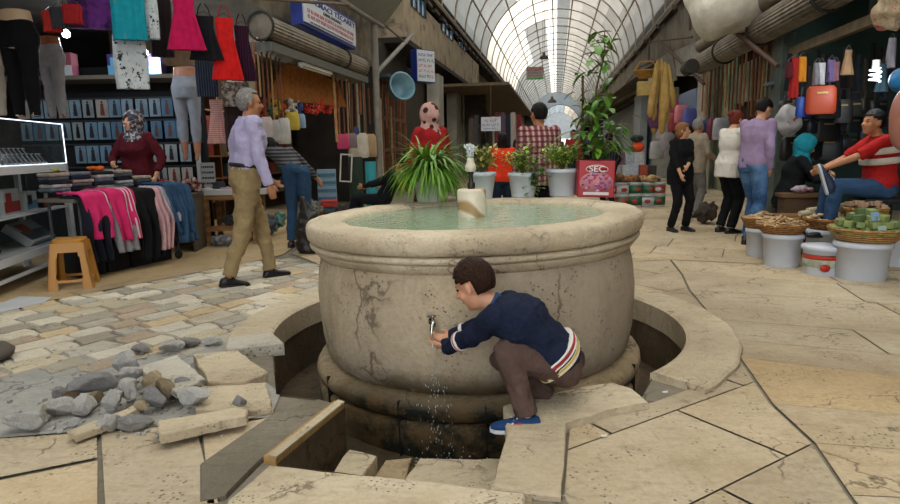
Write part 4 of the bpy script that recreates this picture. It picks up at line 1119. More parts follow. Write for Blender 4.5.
# --- the stall platform people
tl_ = at(793, 178, 7.3); tl_ = V((tl_.x, 7.3, .06))
teal = cloth('teal_scarf', '1a7582'); sit = dict(pel=(0, -.05, .50), chest=(0, .02, .80), neck=(0, .05, .98), head=(0, .10, 1.10), aL=(-.12, .42, .085), aR=(.12, .42, .085), kL=(0, 1, 1), kR=(0, 1, 1))
d_ = dict(sit); d_.update(wL=(.0, .36, .76), wR=(.1, .36, .74), eL=(-1, -.3, -.5), eR=(1, -.3, -.5))
person('seated woman in black with a bright teal headscarf working on a shoe', tl_, -1.9, 1.72, d_, True, skin=SK1, shirt=cloth('black_coat', '121417'), sleeve=1, hem=-.12, pants=cloth('black_skirt', '101013'), hair=None, scarf=teal, look=(-.1, -.4), seed=17, fat=1.1)
sm = at(875, 178, 6.25); sm = V((sm.x, 6.25, .25))
polo = cloth('red_polo', '9e1f1e')
d_ = dict(sit); d_.update(wL=(-.05, .46, .68), wR=(.16, .44, .66), eL=(-1, -.2, -.6), eR=(1, -.2, -.6), head=(0, .06, 1.11), neck=(0, .0, .98), chest=(0, -.02, .80))
sit2, S2 = person('seated man in red and white striped polo shirt holding a blue shoe', sm, 1.35, 1.75, d_, fat=1.12, shirt=polo, sleeve=.45, pants=cloth('blue_jeans2', '2f4866'), hair=(H_BLK, 'short'), look=(.25, .05), seed=18)
for k, (t, hw_, hd_) in enumerate(((.12, .186, .130), (.72, .192, .126))):
    c0 = S2['chest']+(S2['neck']-S2['chest'])*t*.35 - (0 if k else 1)*S2['up1']*.06*S2['s']
    band(sit2, 'white_stripe', c0, S2['up2'], S2['sv'], hw_*1.2*S2['s'], hd_*1.2*S2['s'], .062*S2['s'], cloth('offwhite_jersey', 'b5aca2'), p=2.4)
# --- seated person in dark clothes on the far left
zl = V((at(372, 195, 9.6).x, 9.6, .0))
d_ = dict(sit); d_.update(pel=(0, -.2, .48), chest=(0, -.35, .74), neck=(0, -.45, .90), head=(.05, -.5, 1.0), wL=(-.15, .25, .62), wR=(.12, .22, .62), aL=(-.10, .38, .085), aR=(.12, .42, .085))
person('seated person in dark clothes leaning back beside the yellow bag', zl, 1.3, 1.66, d_, shirt=cloth('dark_jacket', '17181c'), sleeve=1, pants=cloth('navy_trousers', '16181f'), hair=(H_BLK, 'short'), seed=19)
# a few passers-by far down the arcade
for k, (x, Y, hh, c_, lab) in enumerate(((521, 19, 1.7, '2b2b33', 'distant man in dark jacket far down the arcade left side'), (573, 17, 1.66, '7d2a25', 'distant woman in dark red walking far down the arcade'), (588, 24, 1.7, '3a3d45', 'distant man in grey coat near the far arcade end'), (559, 30, 1.7, '4a4540', 'tiny distant figure in brown in the middle of the arcade'))):
    person(lab, V((at(x, 150, Y).x, Y, 0)), [0, PI, .3, PI][k], hh, None, k == 1, shirt=cloth('far_cloth_%d' % k, c_), pants=MATS['black_trousers'], vox=.02, face=False, seed=30+k)
# ------------------------------------------------------------------ rubble heap
def rockmesh(dims, seed, cuts=7, rough=.06):
    rr = random.Random(seed); bm = bmesh.new(); bmesh.ops.create_icosphere(bm, subdivisions=3, radius=1.0)
    for _ in range(cuts):
        n = V((rr.gauss(0, 1), rr.gauss(0, 1), rr.gauss(0, .8))).normalized(); d = rr.uniform(.45, .75)
        for v in bm.verts:
            k = v.co.dot(n) - d
            if k > 0: v.co -= n*k
    off = V((seed*3.1, seed*1.7, 0))
    for v in bm.verts:
        v.co *= 1 + rough*noise.noise(v.co*2.5+off)*2 + rough*.6*noise.noise(v.co*7+off)
        v.co = V((v.co.x*dims[0], v.co.y*dims[1], v.co.z*dims[2]))
    zmin = min(v.co.z for v in bm.verts)
    for v in bm.verts: v.co.z -= zmin
    me = bpy.data.meshes.new('rock'); bm.to_mesh(me); bm.free()
    for p in me.polygons: p.use_smooth = False
    return me
RK = [stone('grey_rubble', hx('a5a4a0'), hx('bab8b3'), hx('77756f'), pits=False, stain=hx('8b857a'), s=4),
      stone('tan_rubble', hx('a99879'), hx('bba98b'), hx('7b6b50'), pits=False, stain=hx('80653c'), s=4),
      stone('brown_rubble', hx('756753'), hx('8c7a5f'), hx('4e4334'), pits=False, s=4),
      stone('dark_rubble', hx('7e7d7b'), hx('929190'), hx('56534f'), pits=False, s=4)]
rocks = [  # px, py (foot), half sizes, angle, material, z, label
 (30, 434, .085, .05, .040, .1, 0, 0, 'smooth rounded pale grey lump at the far left end of the rubble heap'),
 (62, 420, .062, .05, .038, .3, 0, 0, 'pale grey rock second from the left end of the heap'),
 (86, 418, .066, .05, .042, -.2, 0, 0, 'pale grey rock with a rough top in the heap front row'),
 (98, 398, .115, .05, .045, .5, 3, .02, 'long dark grey slanted chunk in the left part of the heap'),
 (127, 376, .07, .05, .05, .2, 0, .03, 'pale grey block at the upper middle of the heap'),
 (133, 385, .05, .04, .045, .9, 0, .05, 'small light block just under the upper grey block'),
 (152, 392, .05, .04, .045, -.4, 1, .05, 'brownish yellow stone in the middle of the heap'),
 (129, 402, .095, .035, .04, -.75, 0, .05, 'elongated pale grey shard lying diagonally in the heap'),
 (113, 412, .06, .05, .045, .4, 0, .02, 'rough grey rock in the centre of the heap'),
 (154, 412, .06, .045, .045, .2, 3, .02, 'rough dark grey lump right of centre in the heap'),
 (168, 406, .055, .04, .05, -.6, 2, .02, 'brown crumbly stone under the pale broken slab'),
 (110, 436, .045, .035, .04, 1.0, 0, 0, 'pointed grey wedge at the front edge of the heap'),
 (134, 434, .085, .05, .028, .2, 3, 0, 'flat dark grey piece at the front of the heap'),
 (194, 409, .075, .04, .035, .25, 0, .03, 'pale sharp-edged flake lying on the right tan slab'),
 (241, 411, .035, .025, .028, -.5, 3, .06, 'small grey stone sitting at the end of the long tan bar'),
 (72, 406, .035, .03, .03, 0, 2, 0, 'small brown stone at the left behind the long dark chunk'),
 (60, 404, .03, .025, .03, .6, 3, 0, 'tiny dark pebble-like stone at the left rim of the heap'),
 (143, 357, .06, .045, .028, .2, 3, 0, 'low grey lump at the back edge of the heap'),
 (172, 356, .07, .04, .035, .1, 0, 0, 'flat pale grey fragment behind the broken slab'),
 (190, 351, .055, .04, .03, .5, 3, 0, 'dark cracked fragment at the back of the heap'),
 (214, 349, .07, .04, .022, -.1, 0, 0, 'low pale crumbled piece beside the kerb slab'),
 (182, 399, .05, .035, .035, .3, 3, .03, 'grey stone between the pale slab and the right flake'),
 (96, 408, .04, .03, .03, 1.2, 2, .01, 'small brown stone in the gap under the long chunk'),
 (142, 416, .035, .03, .03, .1, 1, .01, 'small tan stone right of the centre rock'),
 (50, 416, .028, .022, .02, .2, 1, 0, 'small tan chip at the left of the heap'),
 (75, 430, .030, .02, .016, .6, 0, 0, 'thin grey chip in front of the heap'),
]
for k, (x, y, a, b, c, an, m, z, lab) in enumerate(rocks):
    me = rockmesh((a*1.18, b*1.15, c*1.3), k+3); me.materials.append(RK[m]); o = bpy.data.objects.new('rubble_rock', me); C.objects.link(o)
    p = fp(x, y-4, z); o.location = p; o.rotation_euler = (R.uniform(-.15, .15), R.uniform(-.15, .15), an); tag(o, lab, 'rock', 'rubble rocks beside the kerb ring')
def pxslab(label, pts, z0, z1, m, tilt=(0, 0)):
    P = [fp(x, y, z1) for x, y in pts]; c = sum(P, V((0, 0, 0)))/len(P); Q = []
    n = len(P)
    for i in range(n):
        a, b = P[i], P[(i+1) % n]; k = max(1, int((b-a).length/.04))
        for j in range(k):
            q = a+(b-a)*j/k
            if j: q += V((R.uniform(-.006, .006), R.uniform(-.006, .006), 0))
            Q.append((q.x-c.x, q.y-c.y))
    o = MB().prism(Q, 0, z1-z0, bevel=.006).build('broken_slab', m); o.location = (c.x, c.y, z0); o.rotation_euler = (tilt[0], tilt[1], 0)
    return tag(o, label, 'stone slab', 'broken slabs in the rubble')
M_ps = MATS['pale_grey_slab']
pxslab('pale broken slab tipped over the middle of the rubble heap', ((137, 366), (178, 356), (206, 379), (176, 390)), .07, .105, M_ps, (.06, -.05))
pxslab('worn beige slab with a broken right corner next to the kerb', ((193, 354), (238, 350), (250, 360), (268, 372), (245, 381), (208, 382)), .0, .05, M_slab)
pxslab('beige slab lying under the flake right of the rubble', ((192, 387), (266, 382), (272, 408), (240, 411), (196, 409)), .0, .03, M_slab)
pxslab('long tan bar of broken slab lying across the front of the rubble', ((157, 421), (238, 407), (248, 410), (246, 415), (160, 434)), .03, .075, M_slab)
pxslab('thin tan broken strip in the front left of the rubble', ((67, 431), (118, 412), (134, 405), (137, 409), (122, 419), (75, 436)), .015, .045, M_slab)
# scattered grit
g = MB()
for k in range(420):
    x = R.gauss(130, 55); y = R.gauss(392, 26)
    if y < 345 or x < 5 or x > 262 or y > 440: continue
    p = fp(x, y, .0); 
    if inside(p, HOLE): continue
    r_ = R.uniform(.003, .011); g.box(p+V((0, 0, r_*.5)), (r_*2, r_*1.6, r_), R.uniform(0, 3))
tag(g.build('grit', RK[0]), 'grey grit and crumbs scattered around the rubble heap', 'grit', kind='stuff')
# sheet of paper on the walkway and blurred hub lower left
pp = MB(); P = [fp(*q) for q in ((-30, 314), (20, 297), (52, 298), (44, 303), (5, 312), (-30, 321))]
pp.add([p+V((0, 0, .004)) for p in P]+[p+V((0, 0, .007)) for p in P], [tuple(range(6))[::-1], tuple(range(6, 12))]+[(i, (i+1) % 6, 6+(i+1) % 6, 6+i) for i in range(6)], smooth=False)
tag(pp.build('paper_sheet', plain('grey_paper', 'b9bcc0', .8)), 'flattened pale sheet of paper lying on the walkway by the stool', 'paper')
wp_ = fp(6, 362, 0)
tag(MB().lathe([(.0, 0), (.10, .0), (.16, .03), (.17, .06), (.14, .09), (.06, .10), (.0, .1)], n=28).build('wheel', plain('dusty_rubber', '57504a', .9, bump=.3), None, (wp_.x-.14, wp_.y, .0)), 'dusty dark round base at the left edge of the paving', 'wheel')
# litter in the pit
for k, (x, y, lab) in enumerate(((616, 352, 'small white scrap on the channel bottom at the right'), (665, 393, 'small white paper scrap in the trench by the kerb end'), (604, 437, 'tiny white cigarette end on the right slab'))):
    p = fp(x, y, -.46 if k == 0 else .004); tag(MB().rod((-.012, 0, .005), (.014, .004, .005), .005, n=6).build('paper_scrap', plain('white_scrap', 'd8d6d0', .8), None, p), lab, 'litter', 'white scraps on the ground')

# ------------------------------------------------------------------ left shop
white_p = plain('white_painted_metal', 'c8cbd0', .45)
glass = bpy.data.materials.new('clear_glass'); glass.use_nodes = True; b = glass.node_tree.nodes['Principled BSDF']
b.inputs['Base Color'].default_value = (.05, .07, .07, 1); b.inputs['Roughness'].default_value = .03; b.inputs['Alpha'].default_value = .12; b.inputs['Specular IOR Level'].default_value = .7
led = mat('led_strip', (1, 1, 1), .5, 0, emit=(.75, .85, 1), estr=1.5)
bulb = mat('white_bulb', (1, 1, 1), .5, 0, emit=(.9, .95, 1), estr=14)
P0, P1 = at(0, 263, 5.26), at(77, 240, 6.9)
P0.z = P1.z = 0; cd = (P1-P0).normalized(); crz = math.atan2(cd.y, cd.x); CL = 2.6; co = P1-cd*CL; dep = .55
case = thing('display_case', 'white framed glass display case full of phones at the left edge', 'display case', co, crz)
fb = MB()
for x in (.03, CL-.03):
    for y in (.03, dep-.03): fb.box((x, y, .53), (.06, .06, 1.06))
fb.box((CL/2, .03, 1.085), (CL, .06, .07)); fb.box((CL/2, dep-.03, 1.085), (CL, .06, .07)); fb.box((CL-.03, dep/2, 1.085), (.06, dep, .07)); fb.box((.03, dep/2, 1.085), (.06, dep, .07))
fb.box((CL/2, .03, .28), (CL-.1, .05, .07)); fb.box((CL/2, .03, .12), (CL-.1, .03, .03))
fb.build('frame', white_p, case)
for z, t in ((.30, .03), (.66, .02), (1.11, .03)): MB().box((CL/2, dep/2, z), (CL-.07, dep-.07, t)).build('shelf', white_p, case)
MB().box((CL/2, dep-.01, .6), (CL-.1, .015, 1.0)).build('back_panel', plain('dark_panel', '20262a', .6), case)
for c_, d_ in (((CL/2, .012, 1.335), (CL-.02, .008, .42)), ((CL-.012, dep/2, 1.335), (.008, dep-.02, .42)), ((CL/2, dep/2, 1.55), (CL-.02, dep-.02, .008)), ((CL/2, .02, .86), (CL-.13, .006, .38)), ((CL/2, .02, .48), (CL-.13, .006, .34))):
    MB().box(c_, d_).build('glass_pane', glass, case)
lb = MB()
lb.box((CL/2, .006, 1.552), (CL-.04, .008, .008))
lb.build('led_strip', led, case)
lb = MB()
lb.box((CL/2, .004, 1.132), (CL-.04, .008, .006)).box((CL-.012, .008, 1.34), (.007, .008, .42))
lb.build('led_strip', led, case)
MB().rod((CL*.2, .3, 1.49), (CL*.66, .3, 1.49), .016).build('tube_lamp', mat('tube_glow', (1, 1, 1), .5, 0, emit=(.85, .93, 1), estr=5), case)
Rc = Matrix.Rotation(crz, 3, 'Z')
cw = lambda x, y, z: co + Rc @ V((x, y, z))
# phones on two stepped rows
ph = thing('mobile_phone', 'dark phone propped up in the rows inside the lit glass case', 'phone', cw(CL-.2, .13, 1.13), crz, 'phones in the glass case', -.55)
MB().box((0, 0, .065), (.062, .009, .125)).build('phone_body', plain('silver_plastic', '9ea2a6', .3), ph, bevel=.003)
MB().box((0, -.0055, .07), (.052, .003, .095)).build('screen', plain('dark_screen', '14181c', .15), ph)
first = True
for row, (y, z) in enumerate(((.12, 1.13), (.26, 1.19))):
    for k in range(13):
        if first: first = False; continue
        dup(ph, cw(CL-.2-k*.098-row*.04, y, z))
stp = MB().box((CL/2, .32, 1.155), (CL-.2, .2, .06)).build('step', plain('grey_board', '7c8288', .6), case)
def carton(name, label, loc, rz, d, cols, cat='box', group=None, tilt=0):
    "a printed carton: box body with a coloured front band and a small picture"
    o = thing(name, label, cat, loc, rz, group, tilt)
    MB().box((0, 0, d[2]/2), d).build('box_body', cols[0], o, bevel=.003)
    MB().box((0, -d[1]/2-.001, d[2]*.30), (d[0]*.98, .004, d[2]*.42)).build('printed_band', cols[1], o)
    if len(cols) > 2: MB().box((-d[0]*.2, -d[1]/2-.003, d[2]*.6), (d[0]*.35, .004, d[2]*.5)).build('printed_picture', cols[2], o)
    return o
wc = plain('white_card', 'b9bec2', .6); rc = plain('red_card', '9c1f1e', .5); bc = plain('black_card', '1d1d20', .4); blc = plain('blue_card', '4e7f9e', .5)
carton('phone_box', 'red and white carton on the middle shelf of the glass case', cw(CL-1.02, .2, .67), crz, (.30, .12, .24), (wc, rc, rc))
carton('phone_box', 'white and pale blue carton on the middle shelf of the glass case', cw(CL-.62, .2, .67), crz+.1, (.30, .12, .19), (wc, blc, bc))
carton('phone_box', 'black and red carton on the middle shelf beside the case corner', cw(CL-.26, .2, .67), crz, (.22, .12, .18), (bc, rc, wc))
carton('tablet_box', 'orange-edged tablet carton lying tilted on the bottom shelf', cw(CL-.52, .13, .33), crz, (.5, .09, .30), (wc, plain('dark_picture', '3c4a55', .4), plain('orange_card', 'a5421f', .5)), tilt=-.9)
carton('phone_box', 'dark carton deep on the bottom shelf at the left', cw(CL-1.3, .3, .32), crz, (.3, .15, .2), (bc, bc, rc))
for k, (dx, h_) in enumerate(((.85, 'b0a634'), (.72, 'c2b94a'), (.6, '7fa04a'))):
    m = MB().ell((0, 0, .03), (.06, .03, .03)); o = m.build('small_pouch', plain('pouch_%d' % k, h_, .5), None, cw(CL-dx, .3, .86)); 
    o.location = cw(CL-dx, .33, .675); tag(o, ['dull yellow', 'bright yellow', 'green'][k]+' little pouch behind the cartons in the case', 'pouch')

# plastic stool
sp = fp(72, 287, 0)
st_ = thing('plastic_stool', 'ochre yellow plastic stool standing in front of the glass case', 'stool', (sp.x, sp.y+.05, 0), .35)
ym = plain('ochre_plastic', 'b07a2c', .4, var=.05)
H_ = .455
MB().prism([(.135*math.copysign(abs(math.cos(t))**.45, math.cos(t)), .135*math.copysign(abs(math.sin(t))**.45, math.sin(t))) for t in [2*PI*i/40 for i in range(40)]], H_-.03, H_, bevel=.008).build('seat', ym, st_)
sk = MB()
for k in range(4):
    Rk = Matrix.Rotation(k*PI/2, 3, 'Z')
    lo_, hi_ = .185, .135
    zz = lambda z: lo_ + (hi_-lo_)*z/H_
    def q4(x0, x1, za, zb, y_in=.012):
        vs = []
        for yy in (0, y_in):
            for fx, z in ((x0, za), (x1, za), (x1, zb), (x0, zb)): vs.append(Rk @ V((fx*zz(z), -(zz(z)-yy), z)))
        sk.add(vs, [(0, 1, 2, 3), (7, 6, 5, 4), (0, 4, 5, 1), (1, 5, 6, 2), (2, 6, 7, 3), (3, 7, 4, 0)], smooth=False)
    q4(-1, 1, .34, H_-.03)
    for sg in (-1, 1):
        a, b_ = (sg*1.0, sg*.55); q4(min(a, b_), max(a, b_), .30, .34); a, b_ = (sg*1.0, sg*.62); q4(min(a, b_), max(a, b_), .10, .30); a, b_ = sg, sg*.55; q4(min(a, b_), max(a, b_), 0, .10)
    q4(-.62, -.02, .065, .10) if k % 2 else q4(-.62, .62, .065, .09)
sk.build('legs_skirt', ym, st_)

# ---- garments
def garment(name, label, loc, rz, prof, m, cat='clothing', group=None, fold=.25, hd=.035, nf=9, straps=None, hanger=True, seed=0):
    "prof: (z, half width, x shift) from top to bottom, z relative to the hook point"
    o = thing(name, label, cat, loc, rz, group); rings = []; n = 48
    top = prof[0][0]; L = top - prof[-1][0]
    ext = []
    for i in range(len(prof)-1):
        for t in range(4): ext.append(tuple(prof[i][j]+(prof[i+1][j]-prof[i][j])*t/4 for j in range(3)))
    ext.append(prof[-1])
    for z, hw, cx in ext:
        k = (top-z)/L; ring = []
        for i in range(n):
            t = 2*PI*i/n; x = math.cos(t); y = math.sin(t)
            amp = 1 + fold*k*1.6*math.sin(nf*x*1.7+seed+1.5*k) + .15*noise.noise(V((x*3, z*6, seed)))
            ring.append(V((cx+x*hw, (abs(y)**.6)*math.copysign(1, y)*hd*amp*(.5+.8*k) + fold*.03*k*math.sin(nf*1.3*x+seed), z)))
        rings.append(ring)
    MB().loft(rings).build('fabric', m, o)
    if hanger: MB().tube([(-prof[0][1]*.9, 0, prof[0][0]+.0), (0, 0, prof[0][0]+.05), (prof[0][1]*.9, 0, prof[0][0]+.0)], .006, 6).tube([(0, 0, prof[0][0]+.05), (0, 0, .02), (.02, 0, .03)], .004, 6).build('hanger', plain('hanger_plastic', '2b2b2e', .4), o)
    if straps:
        for sg in (-1, 1): MB().tube([(sg*prof[0][1]*.7, 0, prof[0][0]-.01), (sg*prof[0][1]*.5, 0, prof[0][0]+.07), (sg*prof[0][1]*.2, 0, prof[0][0]+.12)], .006, 6).build('strap', straps, o)
    return o
def gpx(name, label, x0, x1, y0, y1, d, m, shape='dress', **k):
    "garment filling a pixel box at distance d"
    a, b = at((x0+x1)/2, y0, d), at((x0+x1)/2, y1, d); W = (at(x1, y0, d)-at(x0, y0, d)).length/2; Hh = a.z-b.z
    sh = {'dress': ((0, .55, 0), (-.25, .5, 0), (-.5, .65, 0), (-1, 1, 0)), 'top': ((0, .75, 0), (-.15, 1, 0), (-.5, .9, 0), (-1, .95, 0)),
          'straight': ((0, .9, 0), (-.5, 1, 0), (-1, .95, 0)), 'taper': ((0, 1, 0), (-.5, .85, 0), (-1, .7, 0))}[shape]
    return garment(name, label, a, k.pop('rz', AZ+.5), [(z*Hh-.02, w_*W*1.08, cx) for z, w_, cx in sh], m, **k)
def leggings(label, x0, x1, y0, y1, d, m, rz, skinm, feet=False):
    a, b = at((x0+x1)/2, y0, d), at((x0+x1)/2, y1, d); Hh = a.z-b.z; W = (at(x1, y0, d)-at(x0, y0, d)).length
    o = thing('leg_mannequin', label, 'mannequin', b, rz)
    def legs(mb, g, z0, z1):
        ring = []
        for z, w_, dd in ((1.0, .40, .28), (.93, .43, .32), (.84, .50, .40), (.76, .49, .38), (.70, .45, .33)):
            if z0 <= z <= z1: ring.append(sect(V((0, 0, z*Hh)), V((1, 0, 0)), V((0, 1, 0)), w_*W*g, dd*W*g))
        if len(ring) > 1: mb.loft(ring)
        for sg in (-1, 1):
            pr = ((.80, .235, .25), (.72, .245, .245), (.55, .25, .215), (.42, .24, .175), (.30, .24, .185), (.12, .23, .14), (.0, .23, .12))
            rs = [sect(V((sg*x*W, 0, z*Hh)), V((1, 0, 0)), V((0, 1, 0)), r*W*g, r*W*g, 16, 2) for z, x, r in pr if z >= z0]
            if len(rs) > 1: mb.loft(rs)
    mb = MB(); legs(mb, .93, 0, 2)
    mb.loft([sect(V((0, 0, z*Hh)), V((1, 0, 0)), V((0, 1, 0)), w_*W, w_*W*.75) for z, w_ in ((.98, .40), (1.04, .37), (1.10, .36))])
    if feet:
        for sg in (-1, 1): mb.cap((sg*.22*W, 0, -.01*Hh), (sg*.22*W, -.03, -.10*Hh), .085*W, .06*W)
    melt(mb.build('form', skinm, o), .012, 2)
    mb = MB(); legs(mb, 1.0, .0 if not feet else .02, 1.0); melt(mb.build('leggings', m, o), .011, 3, .004, 12)
    return o
fl = plain('mannequin_beige', 'b59a7e', .5)
leggings('black leggings on a half mannequin above the glass case', 8, 48, 20, 116, 5.9, cloth('black_lycra', '0d0d10'), -.2, fl)
leggings('white leggings on a half mannequin cut by the left edge', -26, 14, 12, 116, 6.2, cloth('white_lycra', '9f9689'), -.2, fl)
leggings('grey leggings on a half mannequin behind the black ones', 44, 72, 44, 118, 6.6, cloth('grey_lycra', '8c8b90'), -.3, plain('mannequin_orange', '8a4a28', .5))
leggings('light grey leggings on a half mannequin next to the packets', 177, 206, 75, 152, 7.7, cloth('pale_grey_lycra', '858a94'), -.1, plain('mannequin_pink', '9b6a52', .5), True)
# hanging clothes
pr_ = cloth('white_print_cotton', 'b9bfc2', col2=hx('2b2c33'), mixscale=16, mixlo=.56, mixhi=.6)
tq = cloth('turquoise_print_cotton', '18899a', col2=hx('a33a2c'), mixscale=7, mixlo=.60, mixhi=.64)
gpx('hanging_blouse', 'purple and black printed top hanging at the upper left', 66, 106, -25, 27, 6.2, cloth('purple_print', '5b2a6e', col2=hx('2a1838'), mixscale=6), 'top')
gpx('hanging_blouse', 'turquoise pyjama top with printed figures hanging from the canopy', 108, 140, -30, 38, 6.1, tq, 'top')
gpx('pyjama_trousers', 'white patterned pyjama trousers hanging below the turquoise top', 113, 143, 33, 87, 6.2, pr_, 'straight')
gpx('hanging_blouse', 'white patterned pyjama sleeve beside the turquoise top', 138, 154, -20, 37, 6.25, pr_, 'straight')
gpx('hanging_blouse', 'dark brown lace top behind the pink nightdress', 146, 168, -10, 55, 6.6, cloth('dark_lace', '241c1f'), 'top')
gpx('nightdress', 'hot pink nightdress hanging in the row of nightdresses', 165, 200, -6, 48, 6.3, cloth('hot_pink_satin', 'b3164e', .2), 'dress', straps=cloth('pink_strap', '8f1240'))
gpx('nightdress', 'black nightdress between the pink and the red ones', 188, 219, 14, 58, 6.5, cloth('black_satin', '16161c', .2), 'dress', straps=MATS['black_satin'] if 'black_satin' in MATS else None)
gpx('nightdress', 'bright red nightdress in the row of nightdresses', 209, 238, 16, 78, 6.6, cloth('red_satin', 'c01d1d', .2), 'dress', straps=cloth('red_strap', 'a01616'))
gpx('nightdress', 'dark purple striped nightdress at the right end of the row', 229, 253, 24, 79, 6.8, cloth('aubergine_satin', '37152e', wave=('X', 12, hx('1e0c19'), .5, .6)), 'dress', straps=cloth('aubergine_strap', '2a1023'))
gpx('hanging_trousers', 'dark striped trousers hanging under the black nightdress', 195, 215, 55, 95, 7.3, cloth('dark_stripe_cloth', '1b2230', wave=('X', 12, hx('3a4352'), .7, .8)), 'straight')
gpx('hanging_dress', 'pale pink striped dress on a small form beside the grey leggings', 205, 226, 98, 142, 7.5, cloth('pale_pink_stripe', 'b98c86', wave=('Z', 14, hx('8f6a64'), .6, .7)), 'dress', hanger=False, fold=.1, hd=.07)
gpx('hanging_dress', 'black and white floral dress hanging behind the walking man', 222, 248, 80, 105, 7.4, cloth('floral_print', '4c4441', col2=hx('9c948c'), mixscale=20), 'straight')
gpx('hanging_dress', 'dark brown dress hanging below the floral one', 224, 245, 100, 150, 7.45, cloth('brown_dress', '2c1f1f'), 'straight')
for k, (x, h_) in enumerate(((70, '8c1f22'), (58, '30343a'), (50, '9a2a26'))):
    gpx('hanging_underwear', ['red', 'dark grey', 'brick red'][k]+' lace piece hanging above the leggings', x-8, x+10, 2+k*3, 22+k*4, 6.0, cloth('lace_%d' % k, h_), 'top')
# canopy rail holding the clothes
rl_ = thing('clothes_rail', 'long steel rail under the canopy carrying the hanging clothes', 'rail', at(60, 0, 6.15))
MB().rod((-1.2, -.6, .12), (2.6, .95, .12), .018).build('pipe', M_steel, rl_)
for k in range(3): MB().rod((-.9+k*1.4, -.48+k*.57, .12), (-.9+k*1.4, -.48+k*.57, .45), .012).build('bracket', M_steel, rl_)
# lamps
for k, (x, y, d) in enumerate(((66, 33, 6.9), (145, 52, 8.3))):
    o = thing('hanging_lamp', ['bright white lamp glowing behind the leggings mannequins', 'small white lamp glowing below the patterned trousers'][k], 'lamp', at(x, y, d))
    MB().lathe([(0, -.05), (.035, -.035), (.04, 0), (.02, .03), (0, .04)], n=16).build('bulb', bulb, o); MB().rod((0, 0, .03), (0, 0, .45), .006).build('cord', plain('black_cord', '111111', .6), o)
    l = bpy.data.objects.new('lamp_light', bpy.data.lights.new('lamp_light', 'POINT')); l.data.energy = 22; l.data.color = (.85, .93, 1); l.data.shadow_soft_size = .06; C.objects.link(l); l.location = at(x, y, d)-V((0, 0, .09))
# display board with packets
brz = -.0+.12
bo_ = thing('display_board', 'dark pegboard wall carrying rows of packaged hosiery', 'display board', at(125, 250, 8.75)*1, 0)
bo_.location.z = 0
MB().box((0, .03, 1.2), (2.6, .05, 2.4)).build('board', plain('black_board', '15171b', .8), bo_)
MB().box((0, -.28, 2.20), (2.7, .6, .05)).build('top_shelf', plain('shelf_wood', '6a6256', .7), bo_)
for z in (1.98, 1.68, 1.36, 1.04): MB().box((0, -.03, z), (2.5, .05, .02)).build('hook_rail', plain('rail_metal', '3a3c40', .4), bo_)
pk_cols = ['6f8ea6', '8ea3b3', '5c7d99', '9aa4a8', 'a8a5a0', '7f97a8']
pk = {}
for i, h_ in enumerate(pk_cols):
    pk[i] = thing('hosiery_packet', 'x', 'packet', (0, 0, 0))
    MB().box((0, 0, -.13), (.155, .012, .24)).build('card', plain('packet_card_%d' % i, h_, .25, var=.25), pk[i])
    f_ = MB(); f_.box((0, -.008, -.12), (.05, .004, .11), taper=(.7, 1)); f_.ell((0, -.008, -.045), (.014, .004, .017)); f_.box((0, -.008, -.2), (.055, .004, .05)); f_.build('printed_figure', plain('packet_print_%d' % i, ['23262e', '2b3340', '6b4a3e', '1d2027', '7a3a2c', '30343c'][i], .4), pk[i])
R2 = random.Random(5); first = set()
for row, z in enumerate((1.98, 1.68, 1.36, 1.04)):
    for c_ in range(13):
        if row == 2 and c_ < 4 or row == 3 and c_ < 5: continue
        i = R2.randrange(6) if row < 3 else R2.choice((3, 4)); x = -1.14+c_*.18+R2.uniform(-.012, .012)
        loc = bo_.location+V((x, -.075-R2.random()*.02, z-.01)); lab = ['pale blue hosiery packet on the display board behind the maroon woman', 'grey-blue hosiery packet on the display board behind the maroon woman', 'steel blue hosiery packet on the display board behind the maroon woman', 'silver hosiery packet with dark figure on the display board', 'cream hosiery packet with reddish figure on the display board', 'dull blue hosiery packet on the display board'][i]
        rz_ = R2.uniform(-.15, .15)
        if i not in first: first.add(i); o = pk[i]; o.location = loc; o.rotation_euler = (0, 0, rz_)
        else: o = dup(pk[i], loc, rz_)
        o['label'] = lab; o['group'] = 'packets on the display board'
for i in range(6):
    if i not in first:
        for ch in kids(pk[i]): bpy.data.objects.remove(ch)
        bpy.data.objects.remove(pk[i])
for k, (x, w_, h_, cc) in enumerate(((-.42, .25, .33, (plain('pink_card', '8b4a5a', .5), wc, wc)), (.35, .34, .30, (plain('violet_card', '33265c', .5), blc, blc)), (.72, .34, .30, (plain('violet_card', '33265c', .5), blc, rc)))):
    carton('gift_box', ['pink-framed carton on the shelf above the packets', 'violet carton with pale blue oval on the upper shelf', 'violet and red carton at the right of the upper shelf'][k], bo_.location+V((x, -.2, 2.226)), 0, (w_, .16, h_), cc)
for k in range(9):
    o = MB().box((0, 0, .02), (.30, .22, .04)).build('folded_garment', plain('folded_%d' % (k % 3), ['6d7a7c', '51666a', '8a9090'][k % 3], .9), None, bo_.location+V((-.98+R.uniform(-.02, .02), -.27, 2.228+k*.042)), bevel=.012)
    tag(o, 'grey-green folded garment in the stack on the upper shelf', 'folded clothes', 'folded garments on the upper shelf')
